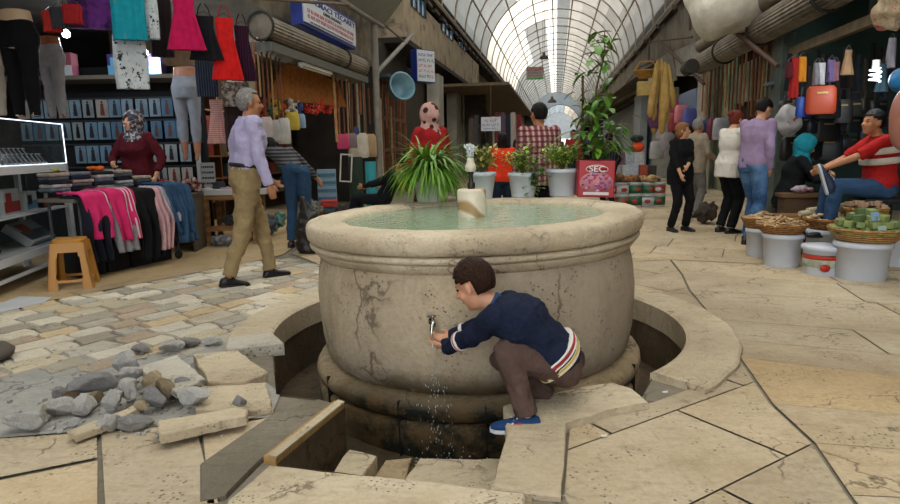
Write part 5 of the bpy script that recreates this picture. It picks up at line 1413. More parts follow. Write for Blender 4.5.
# ------------------------------------------------------------------ clothes table in front of the left shop
e0, e1 = fp(84, 281, 0), fp(190, 257, 0); e0.z = e1.z = 0
ed = (e1-e0).normalized(); erz = math.atan2(ed.y, ed.x); EL = (e1-e0).length; TZ = .80
tb_ = thing('wheeled_table', 'low wheeled sales table buried under hanging clothes', 'table', e0, erz)
MB().box((EL/2, .26, TZ-.02), (EL, .52, .035)).build('table_top', plain('table_board', '6f675c', .8), tb_)
for x in (.08, EL-.12):
    for y in (.05, .47):
        lg = MB().rod((x, y, .1), (x, y, TZ-.03), .016).build('leg', plain('grey_tube', '4a4b50', .5), tb_)
        MB().lathe([(.0, -.015), (.045, -.015), (.05, 0), (.045, .015), (0, .015)], c=(x, y, .05), n=18, M=Matrix.Rotation(PI/2, 3, 'X')).build('wheel', plain('black_rubber', '151516', .6), lg)
Re = Matrix.Rotation(erz, 3, 'Z')
ew = lambda x, y, z: e0 + Re @ V((x, y, z))
def drape(name, label, x0, x1, back, hang, m, lift=.0, skew=0.0, stripes=None, seed=0, group='garments hanging over the table edge'):
    "cloth lying on the table and hanging over its front edge"
    back = min(back, .26); hang += .09
    o = thing(name, label, 'clothing', ew((x0+x1)/2, 0, 0), erz, group); w_ = x1-x0; tot = back+hang; cf = .06
    def fn(u, v, off=0.0):
        sd = v*tot
        x = (u-.5)*w_*(1-.12*max(0, (sd-back)/hang if sd > back else 0)) + skew*max(0, sd-back)
        n_ = .5+.5*math.sin(u*16+seed*2+v*2)+ .5*noise.noise(V((u*5, v*3, seed)))
        if sd < back: return (x, back-sd+.0-off*0, TZ+.012+lift+off+.012*n_)
        t = sd-back; a = min(t/cf, PI/2) ; r_ = .035+lift*.5+off
        if t < cf*PI/2*1.0:
            a = t/cf; return (x, -r_*math.sin(a)*1.2, TZ+.012+lift-r_*(1-math.cos(a))+off*math.cos(a)+.008*n_)
        dn = t-cf*PI/2; k = min(1, dn/.25)
        return (x+.015*k*math.sin(dn*9+seed), -r_*1.2-.05*k*n_*1.3-.02*k, TZ+.012+lift-r_-dn)
    b_ = MB().grid(lambda u, v: fn(u, v), 26, 34); b_.build('fabric', m, o, solid=.014)
    if stripes:
        for u0 in stripes[1]:
            MB().grid(lambda u, v: fn(u0+.035*(u-.5), .0+v*.98, .010), 2, 34).build('white_stripe', stripes[0], o, solid=.003)
    return o
wst = cloth('white_tape', 'c8c4c8'); pk1 = cloth('bright_pink_fleece', 'c22a63'); 
drape('track_jacket', 'bright pink track jacket with white stripes hanging nearest the stool', .02, .36, .35, .40, pk1, .03, .10, (wst, (.78, .86)), 1)
drape('track_trousers', 'grey and white track trousers showing under the pink ones', .30, .58, .3, .56, cloth('light_grey_fleece', '8d8c93'), .0, .05, (wst, (.3, .7)), 2)
drape('track_jacket', 'bright pink track top with three white stripes hanging over the edge', .30, .62, .38, .46, pk1, .045, .08, (wst, (.62, .74, .86)), 3)
drape('black_trousers', 'long black trousers hanging almost to the wheels', .60, .90, .35, .70, cloth('black_jersey2', '141416'), .03, .04, None, 4)
drape('pale_trousers', 'pale pink trousers hanging between the black and the white ones', .86, 1.04, .35, .62, cloth('pale_pink_jersey', 'b99296'), .02, .02, None, 5)
drape('lilac_shirt', 'lilac-white top hanging beside the blue denim skirts', .98, 1.16, .35, .34, cloth('lilac_white', 'a9a6b4'), .035, .05, None, 6)
drape('denim_skirt', 'faded blue denim garment hanging at the end of the table', 1.12, EL+.02, .42, .60, cloth('denim_a', '33506e', .2), .05, .03, None, 7)
drape('denim_skirt', 'darker blue garment hanging over the outer end of the table', 1.02, 1.30, .42, .5, cloth('denim_b', '2b4561', .2), .07, .10, None, 9)
drape('dark_trousers', 'dark trousers under the pink jacket next to the stool', .0, .26, .2, .62, cloth('dark_navy_cloth', '191c26'), .0, .02, None, 8)
# heaps of folded and crumpled clothes on the table
fc = [('grey', '5f6670'), ('white', 'a8a8a8'), ('dark', '24262c'), ('slate', '46505c'), ('beige', '97897a'), ('navy', '20293b')]
for st, (x, y) in enumerate(((.12, .40), (.36, .40), (.60, .38), (.86, .40), (1.1, .38))):
    for k in range(5 if st != 4 else 3):
        i = (st*2+k) % 6; o = MB().box((0, 0, .018), (.22+R.uniform(-.02, .02), .20, .036)).build('folded_garment', cloth('folded_'+fc[i][0], fc[i][1], .3), None, ew(x+R.uniform(-.01, .01), y, TZ+.062+k*.037), bevel=.014)
        o.rotation_euler = (0, 0, erz+R.uniform(-.15, .15)); tag(o, fc[i][0]+' folded garment stacked on the wheeled sales table', 'folded clothes', 'folded garments on the wheeled table')
def crumple(name, label, p, dims, m, seed, cat='clothing', group=None, vox=.012):
    b_ = MB(); rr = random.Random(seed)
    for k in range(9): b_.ell((rr.uniform(-.6, .6)*dims[0], rr.uniform(-.6, .6)*dims[1], dims[2]*rr.uniform(.3, .7)), (dims[0]*rr.uniform(.3, .5), dims[1]*rr.uniform(.3, .5), dims[2]*rr.uniform(.3, .5)), n=12, m=8)
    o = b_.build(name, m, None, p); melt(o, vox, 2, min(dims)*.30, 16, seed=seed)
    zm = min(v.co.z for v in o.data.vertices)
    for v in o.data.vertices: v.co.z -= zm
    return tag(o, label, cat, group)
crumple('crumpled_shirt', 'orange garment crumpled on top of the stacks', ew(.62, .44, TZ+.24), (.10, .08, .05), cloth('orange_cloth', 'b9541d'), 1)
crumple('crumpled_shirt', 'purple garment next to the orange one', ew(.76, .40, TZ+.17), (.10, .07, .04), cloth('violet_cloth', '3b2750'), 2)
crumple('crumpled_shirt', 'yellow-green pouch of cloth by the case corner', ew(.12, .38, TZ+.26), (.05, .05, .03), cloth('lime_cloth', 'a39a2e'), 3)
# white topped wooden table with hats
wt0 = at(184, 232, 8.0); wt0.z = 0
wt = thing('wooden_table', 'wooden table with a pale grey top behind the walking man', 'table', wt0, .10)
MB().box((.53, .35, .70), (1.12, .7, .075)).build('table_top', plain('pale_laminate', 'a7a5a2', .5), wt, bevel=.006)
wd = mat('pine_wood', hx('8a6238'), .7, .2, 5, wave=('Z', 3, hx('74502b'), .3, .7, 4))
for x, y in ((.30, .05), (.90, .05), (.30, .62), (.90, .62)): MB().box((x, y, .33), (.06, .06, .66)).build('leg', wd, wt)
MB().box((.6, .05, .22), (.6, .04, .07)).build('stretcher', wd, wt); MB().box((.6, .05, .63), (.66, .04, .06)).build('apron', wd, wt); MB().box((.6, .34, .20), (.6, .6, .02)).build('lower_shelf', wd, wt)
ct = carton('cardboard_box', 'brown cardboard box under the left end of the wooden table', wt0+V((-.02, .25, 0)), .1, (.42, .35, .60), (plain('kraft_card', '7e6144', .9), plain('kraft_card2', '6f543a', .9)))
Rw = Matrix.Rotation(.10, 3, 'Z'); ww = lambda x, y, z: wt0 + Rw @ V((x, y, z))
for k, (x, y, c_, lab) in enumerate(((.16, .2, '1b1b1e', 'black'), (.42, .28, '2a2a2e', 'charcoal'), (.66, .2, '222733', 'navy'), (.92, .26, '19191b', 'jet black'))):
    o = MB().lathe([(.0, 0), (.135, 0), (.14, .01), (.085, .02), (.08, .07), (.05, .09), (0, .095)], n=22, sx=1.05, sy=.8).build('felt_cap', cloth('cap_%d' % k, c_), None, ww(x, y, .738)); tag(o, lab+' cap lying on the pale table top', 'hat')
for k, (x, c_, lab) in enumerate(((.30, 'a9a6a8', 'white'), (.56, 'a88a9a', 'pinkish'), (.84, '2d3b39', 'dark green'))):
    o = MB().box((0, 0, .01), (.16, .05, .02)).build('folded_sock', cloth('sock_%d' % k, c_), None, ww(x, .09, .738), bevel=.008); o.rotation_euler = (0, 0, .5); tag(o, lab+' folded sock at the front of the pale table top', 'sock')
crumple('plastic_bag', 'clear pinkish plastic bag of goods on the floor under the wooden table', ww(.15, .1, 0), (.12, .10, .40), mat('clear_pink_plastic', hx('8d6a70'), .3, .3, 12, col2=hx('b9b4b4'), mixscale=9), 7, 'bag')
crumple('plastic_bag', 'shiny silver plastic bundle under the wooden table front', ww(.55, -.10, 0), (.24, .09, .14), mat('silver_plastic_bag', hx('7f7f82'), .3, .4, 14, col2=hx('35363a'), mixscale=14), 8, 'bag')
crumple('goods_bundle', 'dark bundle on the lower shelf of the wooden table', ww(.62, .30, .215), (.22, .12, .16), cloth('dark_bundle', '3a3c3c', .5), 9, 'bundle')
# clothes heap between rack and wooden table
hp = thing('sales_stand', 'low stand under the heap of red and white clothes', 'stand', at(176, 232, 7.75)*1, .1); hp.location.z = 0
MB().box((0, 0, .70), (.62, .5, .04)).build('stand_top', plain('stand_board', '4a4238', .8), hp)
for x in (-.28, .28): MB().box((x, 0, .34), (.03, .45, .68)).build('stand_side', plain('stand_board2', '54493c', .8), hp)
crumple('crumpled_shirt', 'bright red garment on the heap beside the denim skirts', hp.location+V((-.20, .0, .722)), (.13, .13, .16), cloth('heap_red', 'b02a22'), 11)
crumple('crumpled_shirt', 'white floral garment in front on the heap of clothes', hp.location+V((.06, -.12, .722)), (.17, .13, .14), cloth('heap_floral', 'a9a49d', col2=hx('7a3436'), mixscale=18, mixlo=.56, mixhi=.6), 12)
crumple('crumpled_shirt', 'dark red patterned garment at the back of the heap', hp.location+V((.16, .17, .722)), (.14, .12, .16), cloth('heap_dark', '64261f', col2=hx('b5a79c'), mixscale=14), 13)
# price sign
ps = thing('price_sign', 'grey printed paper sign on a white post behind the wooden table', 'sign', at(208, 175, 8.6)*1, .05)
MB().box((0, 0, 0), (.20, .012, .34)).build('paper', plain('grey_card_paper', '8d8c88', .8), ps)
tx = MB()
for r_ in range(4): 
    x = -.08
    while x < .07: w_ = R.uniform(.012, .03); tx.box((x+w_/2, -.008, .11-r_*.075), (w_, .003, .028)); x += w_+.008
tx.build('print', plain('black_print', '1c1c1e', .7), ps)
MB().box((-.13, .06, -.35), (.06, .03, 1.7)).build('post', plain('white_post', 'a7a9ac', .6), ps)

# ------------------------------------------------------------------ hardware shop, left middle
UW = -4.15
w8 = MB(); ubox(w8, -4.45, -4.25, 8.05, 8.5, 0, 2.6)
struct(w8.build('wall_left', mat('cream_wall', hx('b0a68f'), .9, .2, 3)))['label'] = 'cream pier between the clothes shop and the hardware shop'
wbk = MB(); ubox(wbk, -6.6, -6.4, 8.6, 14.2, 0, 3.1)
struct(wbk.build('wall_left', plain('shop_back_brown', '4a3d30', .9, var=.3)))['label'] = 'brown back wall of the hardware shop'
def fluted(mb, a, b, r, n=44, mi=0):
    a, b = V(a), V(b); ax = (b-a).normalized(); sd = ax.orthogonal().normalized(); s2 = ax.cross(sd)
    def ring(c): return [c+(sd*math.cos(2*PI*i/n)+s2*math.sin(2*PI*i/n))*(r*(1 if i % 2 else .93)) for i in range(n)]
    return mb.loft([ring(a), ring(b)], mi, True, False)
tin = mat('grey_shutter_metal', hx('7d7466'), .55, .2, 6, metal=.2, col2=hx('5e564a'), mixscale=2)
a, b_ = atu(262, 27, -3.95), atu(362, 67, -3.95); a.z = b_.z = (a.z+b_.z)/2
aw = thing('rolled_shutter', 'long grey ribbed roll of shutter above the left hardware shop', 'shutter', a); m_ = MB(); fluted(m_, (0, 0, 0), b_-a, .17); m_.build('roll', tin, aw)
for t in (-.01, .72): 
    c = (b_-a)*t; d_ = (b_-a).normalized(); MB().tube([c+V((0, 0, .185)).copy()*math.cos(q_)+d_.cross(V((0, 0, 1)))*math.sin(q_)*.185 for q_ in [i*2*PI/20 for i in range(21)]], .02, 6).build('strap', plain('dark_iron', '25211d', .7), aw)
ubx = MB(); d_ = (b_-a); ubx.box((d_*.5)+V((-.05, 0, -.26)), (.35, d_.length, .12), AZ+0.0); ubx.build('soffit_box', plain('grey_soffit', '55554f', .7), aw)
# hanging broom sticks
sk_w = [mat('broom_wood_a', hx('7c4a2c'), .6, .2, 8), mat('broom_wood_b', hx('9a7448'), .6, .2, 8), mat('broom_wood_c', hx('5d3a26'), .6, .2, 8)]
def stick(x, y0, y1, u, i, label, group, name='broom_handle', r=.014):
    a = atu(x, y0, u); L = a.z-atu(x, y1, u).z
    o = thing(name, label, 'broom handle', a, R.uniform(0, 3), group, R.uniform(-.02, .02)); MB().rod((0, 0, -L), (0, 0, 0), r, n=8).build('handle', sk_w[i], o)
    MB().tube([(0, 0, -.01), (0, 0, .03), (.01, 0, .045), (.0, 0, .05)], .004, 5).build('hook', M_steel, o)
for k, x in enumerate((253, 257, 261, 266, 270, 275, 279)):
    stick(x, 41+k*2.0, (112, 96, 118, 108, 120, 116, 122)[k], -4.05, k % 3, 'wooden broom handle hanging under the left shutter roll', 'broom handles hanging at the left hardware shop')
for k in range(13):
    x = 333+k*4.4
    stick(x, 72+k*1.9+R.uniform(-2, 2), 112+R.uniform(0, 40), -4.0-.12*(k % 3), R.randrange(3), 'wooden stick hanging in the cluster by the grey roof post', 'sticks hanging by the roof post', 'wooden_stick', R.uniform(.014, .03))
for k, (x0, x1, y0, y1, c_, lab) in enumerate(((349, 352, 70, 128, 'a29c8e', 'white painted plank leaning beside the stick cluster'), (356, 360, 75, 135, '8d8674', 'greyish plank leaning at the hardware shop'), (362, 366, 72, 132, '5e6b5c', 'dull green plank at the hardware shop side'), (379, 384, 100, 175, 'a99b82', 'long cream plank leaning diagonally beside the roof post'), (390, 394, 108, 180, '7e6a4d', 'tan plank near the roof post'))):
    a = atu(x0, y0, -4.25); c = atu(x1, y1, -4.1)
    o = MB().box((0, 0, 0), (.07, .02, (a-c).length)).build('leaning_plank', plain('plank_%d' % k, c_, .8, var=.25), None, (a+c)/2); o.rotation_euler = (0, .0, AZ+1.2); tag(o, lab, 'plank')
# valance, lamp
vl = thing('canvas_valance', 'faded orange-brown canvas valance over the hardware shop', 'awning', atu(272, 100, -4.2))
A0, A1, A2, A3, A4 = (atu(x, y, -4.2)-vl.location for x, y in ((268, 98), (346, 107), (338, 84), (292, 58), (278, 72)))
MB().add([A0, A1, A2, A3, A4]+[p+V((.02, 0, 0)) for p in (A0, A1, A2, A3, A4)], [(0, 1, 2, 3, 4), (9, 8, 7, 6, 5)]+[(i, 5+i, 5+(i+1) % 5, (i+1) % 5) for i in range(5)], smooth=False).build('canvas', cloth('rust_canvas', '8f5a2c', .25), vl)
MB().rod(A0, A1, .018).build('bottom_bar', M_steel, vl)
fx = thing('strip_light', 'white fluorescent strip light fixture under the shutter roll', 'lamp', atu(301, 64, -3.9)); e_ = atu(330, 76, -3.9)-fx.location; e_.z = 0
MB().box(e_*.5, (.09, e_.length, .05), AZ).build('housing', plain('white_enamel', 'c9c9c4', .5), fx); MB().rod((0, 0, -.04), e_+V((0, 0, -.04)), .014).build('tube', plain('unlit_tube', 'd8dada', .3), fx)
# hanging goods
cols = [('red', 'a02418'), ('blue', '2b4a86'), ('white', 'b5b1aa'), ('orange-red', 'b23a1c'), ('yellow', 'b29a3a'), ('green', '2c5f4a')]
for k in range(15):
    i = (k*5+k//3) % 6 if k < 9 else (0, 3)[k % 2]; x = 263+k*5.2; 
    g_ = MB(); rr = random.Random(k)
    for t in range(4): g_.ell((rr.uniform(-.04, .04), rr.uniform(-.04, .04), -.06-t*.055), (.05, .05, .045), n=10, m=7)
    g_.tube([(0, 0, 0), (0, 0, -.05)], .004, 5)
    o = g_.build('hanging_brush', plain('bristle_'+cols[i][0], cols[i][1], .8, bump=.6), None, atu(x, 98+R.uniform(-1, 2), -4.15+R.uniform(-.2, 0))); tag(o, cols[i][0]+' bunch hanging under the canvas valance', 'brush', 'bunches hanging under the valance')
def sack(x0, x1, y0, y1, u, c_, lab, name='hanging_bag', cat='bag'):
    a = atu((x0+x1)/2, y0, u); b2 = atu((x0+x1)/2, y1, u); W = (atu(x1, y0, u)-atu(x0, y0, u)).length/2*.8; Hh = a.z-b2.z
    W = min(W*.9, .42*Hh)
    o = thing(name, lab, cat, a, AZ+.3)
    rr = []
    for z, w_ in ((0, .7), (-.12, .92), (-.4, .97), (-.75, 1), (-.95, 1), (-1, .85)): rr.append(sect(V((0, 0, z*Hh)), V((1, 0, 0)), V((0, 1, 0)), W*w_, W*.4*w_, 18, 3.2))
    MB().loft(rr).build('bag_body', c_ if not isinstance(c_, str) else plain('sack_'+c_, c_, .6, var=.2, bump=.3), o)
    MB().tube([(-.3*W, 0, 0), (0, 0, .07), (.3*W, 0, 0)], .005, 5).build('handle', plain('sack_'+'3a3a3a', '3a3a3a', .6), o)
    return o
for a in ((262, 270, 117, 138, 'b3a5a5', 'pale sachet hanging nearest the walking man'), (271, 278, 120, 142, 'a3a3a6', 'greyish sachet hanging in the left shop row'), (279, 287, 118, 144, 'bab8b4', 'white sachet hanging in the left shop row'), (288, 296, 112, 130, 'b09a2e', 'yellow bunch hanging beside the sachets'), (296, 303, 114, 128, '8098b4', 'light blue sachet hanging beside the yellow bunch'),
          (339, 347, 134, 149, 'a53058', 'bright pink pouch hanging left of the doorway sacks'), (347, 354, 133, 148, '6d5f62', 'mauve grey pouch hanging beside the pink one'), (353, 363, 133, 158, 'aea79b', 'white cloth sack hanging in the doorway'), (363, 371, 134, 157, '9c8462', 'tan cloth sack hanging in the doorway'), (372, 381, 135, 145, '5b1f38', 'dark wine pouch hanging near the roof post'), (352, 360, 127, 134, '1d3566', 'small dark blue pouch above the white sack')):
    sack(*a[:4], -4.05, a[4], a[5])
# shelving with goods at the back of the shop
sh = thing('shelving_unit', 'brown wall shelving with small goods inside the hardware shop', 'shelf', A(-6.2, 11.2, 0), AZ+PI/2)
MB().box((0, .12, 1.2), (4.6, .02, 2.4)).build('back_board', plain('shelf_back', '3d3328', .9), sh)
for z in (.35, .75, 1.15, 1.55, 1.95): MB().box((0, -.06, z), (4.6, .34, .03)).build('shelf', plain('shelf_brown', '6a4b30', .7), sh)
for x in (-2.3, -.8, .8, 2.3): MB().box((x, -.06, 1.2), (.03, .34, 2.4)).build('upright', plain('shelf_brown', '6a4b30', .7), sh)
gc = [('grey', '807d78'), ('green', '3d5a47'), ('dark red', '6e2a24'), ('cream', '9d9480'), ('blue', '3f5a70'), ('brown', '5f4a38')]
gb_ = {}
for k, z in enumerate((.366, .766, 1.166, 1.566)):
    for c_ in range(13):
        i = R.randrange(6); x = -2.1+c_*.35+R.uniform(-.03, .03); h_ = R.uniform(.16, .30); Rs = Matrix.Rotation(AZ+PI/2, 3, 'Z')
        loc = sh.location+Rs @ V((x, -.10, z)); 
        if abs(x-.8) < .13 or abs(x+.8) < .13: continue
        o = MB().box((0, 0, h_/2), (.2, .16, h_)).box((0, -.082, h_*.5), (.13, .006, h_*.5)).build('packed_goods', plain('goods_'+gc[i][0].replace(' ', '_'), gc[i][1], .6, var=.3), None, loc, bevel=.006); o.rotation_euler = (0, 0, AZ+PI/2)
        tag(o, gc[i][0]+' packet standing on the brown shelving of the hardware shop', 'packet', 'packets on the brown shelving')
bp_ = at(328, 203, 11.6); bp_.z = 0
for k in range(6):
    o = carton('blue_box', 'pale blue flat box in the stack behind the red stool', bp_+V((0, 0, .001+k*.145)), .15, (.34, .3, .14), (plain('pale_blue_card', '6e8ea0', .5), plain('deep_blue_card', '3d6078', .5)), 'box', 'pale blue boxes behind the red stool')
rs = fp(330, 217, 0); o = thing('plastic_stool', 'small red plastic stool in front of the pale blue boxes', 'stool', rs, .2); rp = plain('red_plastic', 'b02a1c', .4)
MB().box((0, 0, .30), (.30, .30, .03)).build('seat', rp, o, bevel=.01)
for sx in (-1, 1):
    for sy in (-1, 1): MB().rod((sx*.16, sy*.16, 0), (sx*.12, sy*.12, .29), .022, .025, 8).build('leg', rp, o)
MB().box((0, -.14, .24), (.26, .012, .07)).build('apron', rp, o)
fr = thing('picture_frame', 'empty white frame hanging beside the pale blue boxes', 'frame', at(346, 168, 10.2), .3, None, 0, .08); m_ = MB()
for c_, d_ in (((-.09, 0, 0), (.022, .02, .46)), ((.09, 0, 0), (.022, .02, .46)), ((0, 0, .22), (.2, .02, .022)), ((0, 0, -.22), (.2, .02, .022))): m_.box(c_, d_)
m_.build('frame', plain('white_frame', 'b5b0a8', .6), fr)
tg = at(371, 180, 10.3); tg.z = 0; tag(MB().rod((0, 0, 0), (0, 0, 1.02), .09, n=18).build('rolled_mat', plain('teal_mat', '2c8a93', .7), None, tg), 'upright teal roll standing beside the seated figure', 'roll')
tg = at(356, 180, 10.6); tg.z = 0; tag(MB().rod((0, 0, 0), (0, 0, 1.1), .12, n=18).build('rolled_mat', plain('dark_green_mat', '1f3326', .8), None, tg), 'upright dark green roll beside the teal one', 'roll')
yb = at(375, 200, 9.1); yb.z = 0
crumple('plastic_bag', 'yellow-green plastic bag on the ground in front of the seated figure', yb, (.22, .14, .30), plain('yellow_green_bag', 'a7a93a', .4), 14, 'bag')
bb_ = at(314, 240, 7.35); bb_.z = 0
bg2 = thing('bin_bag', 'large black bag held low beside the bending man', 'bag', bb_); mm_ = MB(); mm_.loft([sect(V((-.12+.10*t, 0, z)), V((1, 0, 0)), V((0, 1, 0)), w_, w_*.7, 18) for t, z, w_ in ((1, 0, .16), (1, .05, .2), (.9, .25, .19), (.6, .45, .12), (.2, .6, .05), (0, .68, .03))])
melt(mm_.build('bag_body', mat('black_bin_plastic', hx('24211e'), .35, .3, 10), bg2), .012, 2, .02, 9)
for k, (x, y, d, c_, lab) in enumerate(((262, 235, 8.6, '39424e', 'dark bundle of goods behind the walking man leg'), (300, 214, 9.4, '5f5a50', 'grey heap of packets at the shop entrance'), (345, 212, 10.6, '3a3230', 'dark heap beside the red stool'), (270, 205, 9.0, '5b7f77', 'pale teal packages behind the walking man'), (310, 205, 10.8, '6a6a66', 'light grey packages by the shelving'))):
    p = at(x, y, d); p.z = 0; crumple('goods_heap', lab, p, (.22, .16, .30), plain('heap_%d' % k, c_, .7, var=.5, scale=16, bump=.6), 20+k, 'bundle', vox=.02)

for k in range(4):
    o = MB().box((0, 0, .17), (.26, .32, .34)).build('under_table_filler', plain('black_filler', '17181b', .7), None, ew(.22+k*.29, .27, .002)); o.rotation_euler = (0, 0, erz); tag(o, 'black filler box darkening under the wheeled sales table', 'crate', 'dark filler boxes under the wheeled table')  # black boxes added to make the table underside dark and hide legs
o = thing('hanging_lamp', 'added lamp brightening the dark hardware shop', 'lamp', A(-5.3, 10.6, 2.5)); MB().lathe([(0, -.05), (.035, -.03), (.04, 0), (0, .04)], n=14).build('bulb', mat('added_warm_bulb', (1, 1, 1), .5, 0, emit=(1, .85, .65), estr=6), o); MB().rod((0, 0, .03), (0, 0, .6), .006).build('cord', plain('black_cord', '111111', .6), o)  # made-up bulb, added because the shop interior came out too dark
l = bpy.data.objects.new('lamp_light', bpy.data.lights.new('lamp_light', 'POINT')); l.data.energy = 38; l.data.color = (1, .86, .7); l.data.shadow_soft_size = .08; C.objects.link(l); l.location = A(-5.3, 10.6, 2.4)  # fill light belonging to the added bulb
# ------------------------------------------------------------------ signs with writing
def words(txt, size, m, parent, loc, rot, name='lettering', align='CENTER', sx=1.0):
    cu = bpy.data.curves.new(name, 'FONT'); cu.body = txt; cu.size = size; cu.extrude = .003; cu.align_x = align; cu.align_y = 'CENTER'; cu.offset = size*.012
    o = bpy.data.objects.new(name, cu); C.objects.link(o)
    dg = bpy.context.evaluated_depsgraph_get(); me = bpy.data.meshes.new_from_object(o.evaluated_get(dg)); bpy.data.objects.remove(o)
    me.materials.clear(); me.materials.append(m); o = bpy.data.objects.new(name, me); C.objects.link(o); o.parent = parent; o.location = loc; o.rotation_euler = rot; o.scale = (sx, 1, 1); return o
blue_s = plain('sign_blue', '1d2f7a', .5); red_s = plain('sign_red', 'a8323a', .5); wht_s = plain('sign_white', 'b9bfc8', .5); blk_s = plain('sign_black', '34363c', .5)
def dashes(parent, m, y, x0, x1, h_, yy=-.004):
    d_ = MB(); x = x0; rr = random.Random(int(y*1000)+3)
    while x < x1:
        for _ in range(rr.randint(2, 6)):
            w_ = h_*rr.uniform(.45, .7)
            d_.box((x+w_*.1, yy, y), (w_*.25, .003, h_)); 
            d_.box((x+w_*.45, yy, y+rr.choice((-.38, 0, .38))*h_), (w_*.7, .003, h_*.22)); x += w_*1.15
            if x > x1: break
        x += h_*.45
    return d_.build('printed_line', m, parent)
# sign one : parallel to the left wall, face towards the arcade
s0, s1 = atu(303, 8, -3.8), atu(355, 26, -3.8); sw = (s1.xy-s0.xy).length; szc = (atu(303, -8, -3.8).z+atu(303, 23, -3.8).z)/2; shh = 1.0
sg = thing('shop_sign', 'white and blue shop sign with red lines above the left shutter roll', 'sign', ((s0.x+s1.x)/2, (s0.y+s1.y)/2, szc+.02), AZ+PI/2)
hgt = (atu(303, -8, -3.8).z-atu(303, 23, -3.8).z)
MB().box((0, .10, 0), (sw+.06, .18, hgt+.06)).build('blue_box', blue_s, sg); MB().box((0, .002, 0), (sw-.02, .02, hgt-.04)).build('white_face', wht_s, sg)
words('DOLMACI TİCARET', hgt*.25, blue_s, sg, (0, -.012, hgt*.32), (PI/2, 0, 0), sx=sw/(hgt*.25*9.2))
words('KEMAL DOLMACI', hgt*.15, blk_s, sg, (0, -.012, hgt*.12), (PI/2, 0, 0), sx=1.6)
dashes(sg, red_s, -.05*hgt, -sw*.44, sw*.44, hgt*.12, -.011); dashes(sg, red_s, -.23*hgt, -sw*.44, sw*.44, hgt*.12, -.011); dashes(sg, blk_s, -.40*hgt, -sw*.40, sw*.42, hgt*.06, -.011)
# sign two
q0, q1 = at(419, 65, 15.6), at(433, 69, 15.6)
sg = thing('shop_sign', 'blue-sided white sign hanging under the balcony', 'sign', (at(426, 66, 15.8)), .75)
MB().box((0, .12, 0), (.60, .22, .78)).build('blue_box', blue_s, sg); MB().box((0, .0, 0), (.56, .015, .74)).build('white_face', wht_s, sg)
for k, (c_, y) in enumerate(((blue_s, .26), (blk_s, .13), (red_s, 0), (plain('sign_orange', 'b06a3a', .5), -.12), (blk_s, -.25))): dashes(sg, c_, y, -.24, .22, .07, -.01)
# sign three
sg = thing('shop_sign', 'small white hanging sign with red heading left of the girl', 'sign', at(491, 124, 21), .0); 
MB().box((0, .05, 0), (.66, .05, .46)).build('white_face', wht_s, sg); dashes(sg, red_s, .12, -.2, .2, .10, .02); dashes(sg, blue_s, -.03, -.27, .26, .08, .02); dashes(sg, blue_s, -.15, -.24, .24, .06, .02)
MB().rod((0, .05, .23), (0, .05, 1.3), .01).build('hanging_rod', M_steel, sg)
# hanging banner in the arcade
sg = thing('hanging_banner', 'small banner with red heading hanging from the vault', 'banner', at(535, 73, 26), .0)
MB().box((0, .03, 0), (.70, .03, .50)).build('panel', plain('banner_grey', '9b928c', .7), sg)
MB().box((0, .01, -.23), (.70, .02, .06)).build('green_strip', plain('banner_green', '4f9a4a', .7), sg)
words('UYGUN', .19, red_s, sg, (0, .005, .15), (PI/2, 0, 0)); dashes(sg, blk_s, .0, -.28, .28, .05, .008); dashes(sg, blk_s, -.1, -.28, .28, .05, .008)
for x in (-.3, .3): MB().rod((x, .03, .25), (x, .03, 5.0), .006).build('wire', M_steel, sg)
for k, (x, y, d) in enumerate(((544, 56, 30), (552, 100, 55))):
    o = thing('pendant_lamp', ['dark pendant lamp hanging from the middle of the vault', 'tiny dark pendant lamp far down the vault'][k], 'lamp', at(x, y, d)); s_ = 1 if k == 0 else 1.8
    MB().lathe([(.22*s_, -.12*s_), (.20*s_, -.04*s_), (.08*s_, .04*s_), (.05*s_, .16*s_), (0, .18*s_)], n=20).build('lamp_shade', plain('dark_shade', '4a3c34', .6), o); MB().rod((0, 0, .1), (0, 0, (vp(PI/2, 20).z-o.location.z)-.1), .012).build('cable', M_steel, o)
# ------------------------------------------------------------------ left structures
a = atu(374, 26, -3.9)
po = thing('roof_post', 'grey steel post holding the left roof edge', 'post', (a.x, a.y, 0)); MB().rod((0, 0, 0), (0, 0, 5.84), .075, n=14).build('post', plain('grey_post', '77746e', .6, var=.2), po)
br = atu(377, 74, -3.9)-po.location; tp2 = atu(413, 34, -3.9)-po.location
MB().rod((0, 0, br.z), (tp2.x, tp2.y, tp2.z), .055, n=10).build('brace', MATS['grey_post'], po); MB().rod((0, 0, br.z+1.2), (tp2.x*.8, tp2.y*.8, br.z+1.1), .02, n=8).build('stay', M_steel, po)
g0, g1 = atu(330, -6, -3.85), atu(383, 27, -3.85)
gt = thing('lean_to_roof', 'pale corrugated lean-to sheet above the left shop sign', 'roof sheet', g1); MB().rod(g0-g1, V((0, 0, 0)), .05, n=8).build('edge_pipe', MATS['grey_post'], gt)
MB().add([g0-g1, V((0, 0, 0)), A(1.2, .4, 1.6), (g0-g1)+A(1.2, .4, 1.6)]+[p+V((0, 0, .03)) for p in (g0-g1, V((0, 0, 0)), A(1.2, .4, 1.6), (g0-g1)+A(1.2, .4, 1.6))], [(0, 1, 2, 3), (7, 6, 5, 4), (0, 4, 5, 1), (1, 5, 6, 2), (2, 6, 7, 3), (3, 7, 4, 0)], smooth=False, tint=(.42, .42, .38)).build('sheet', M_roof, gt)
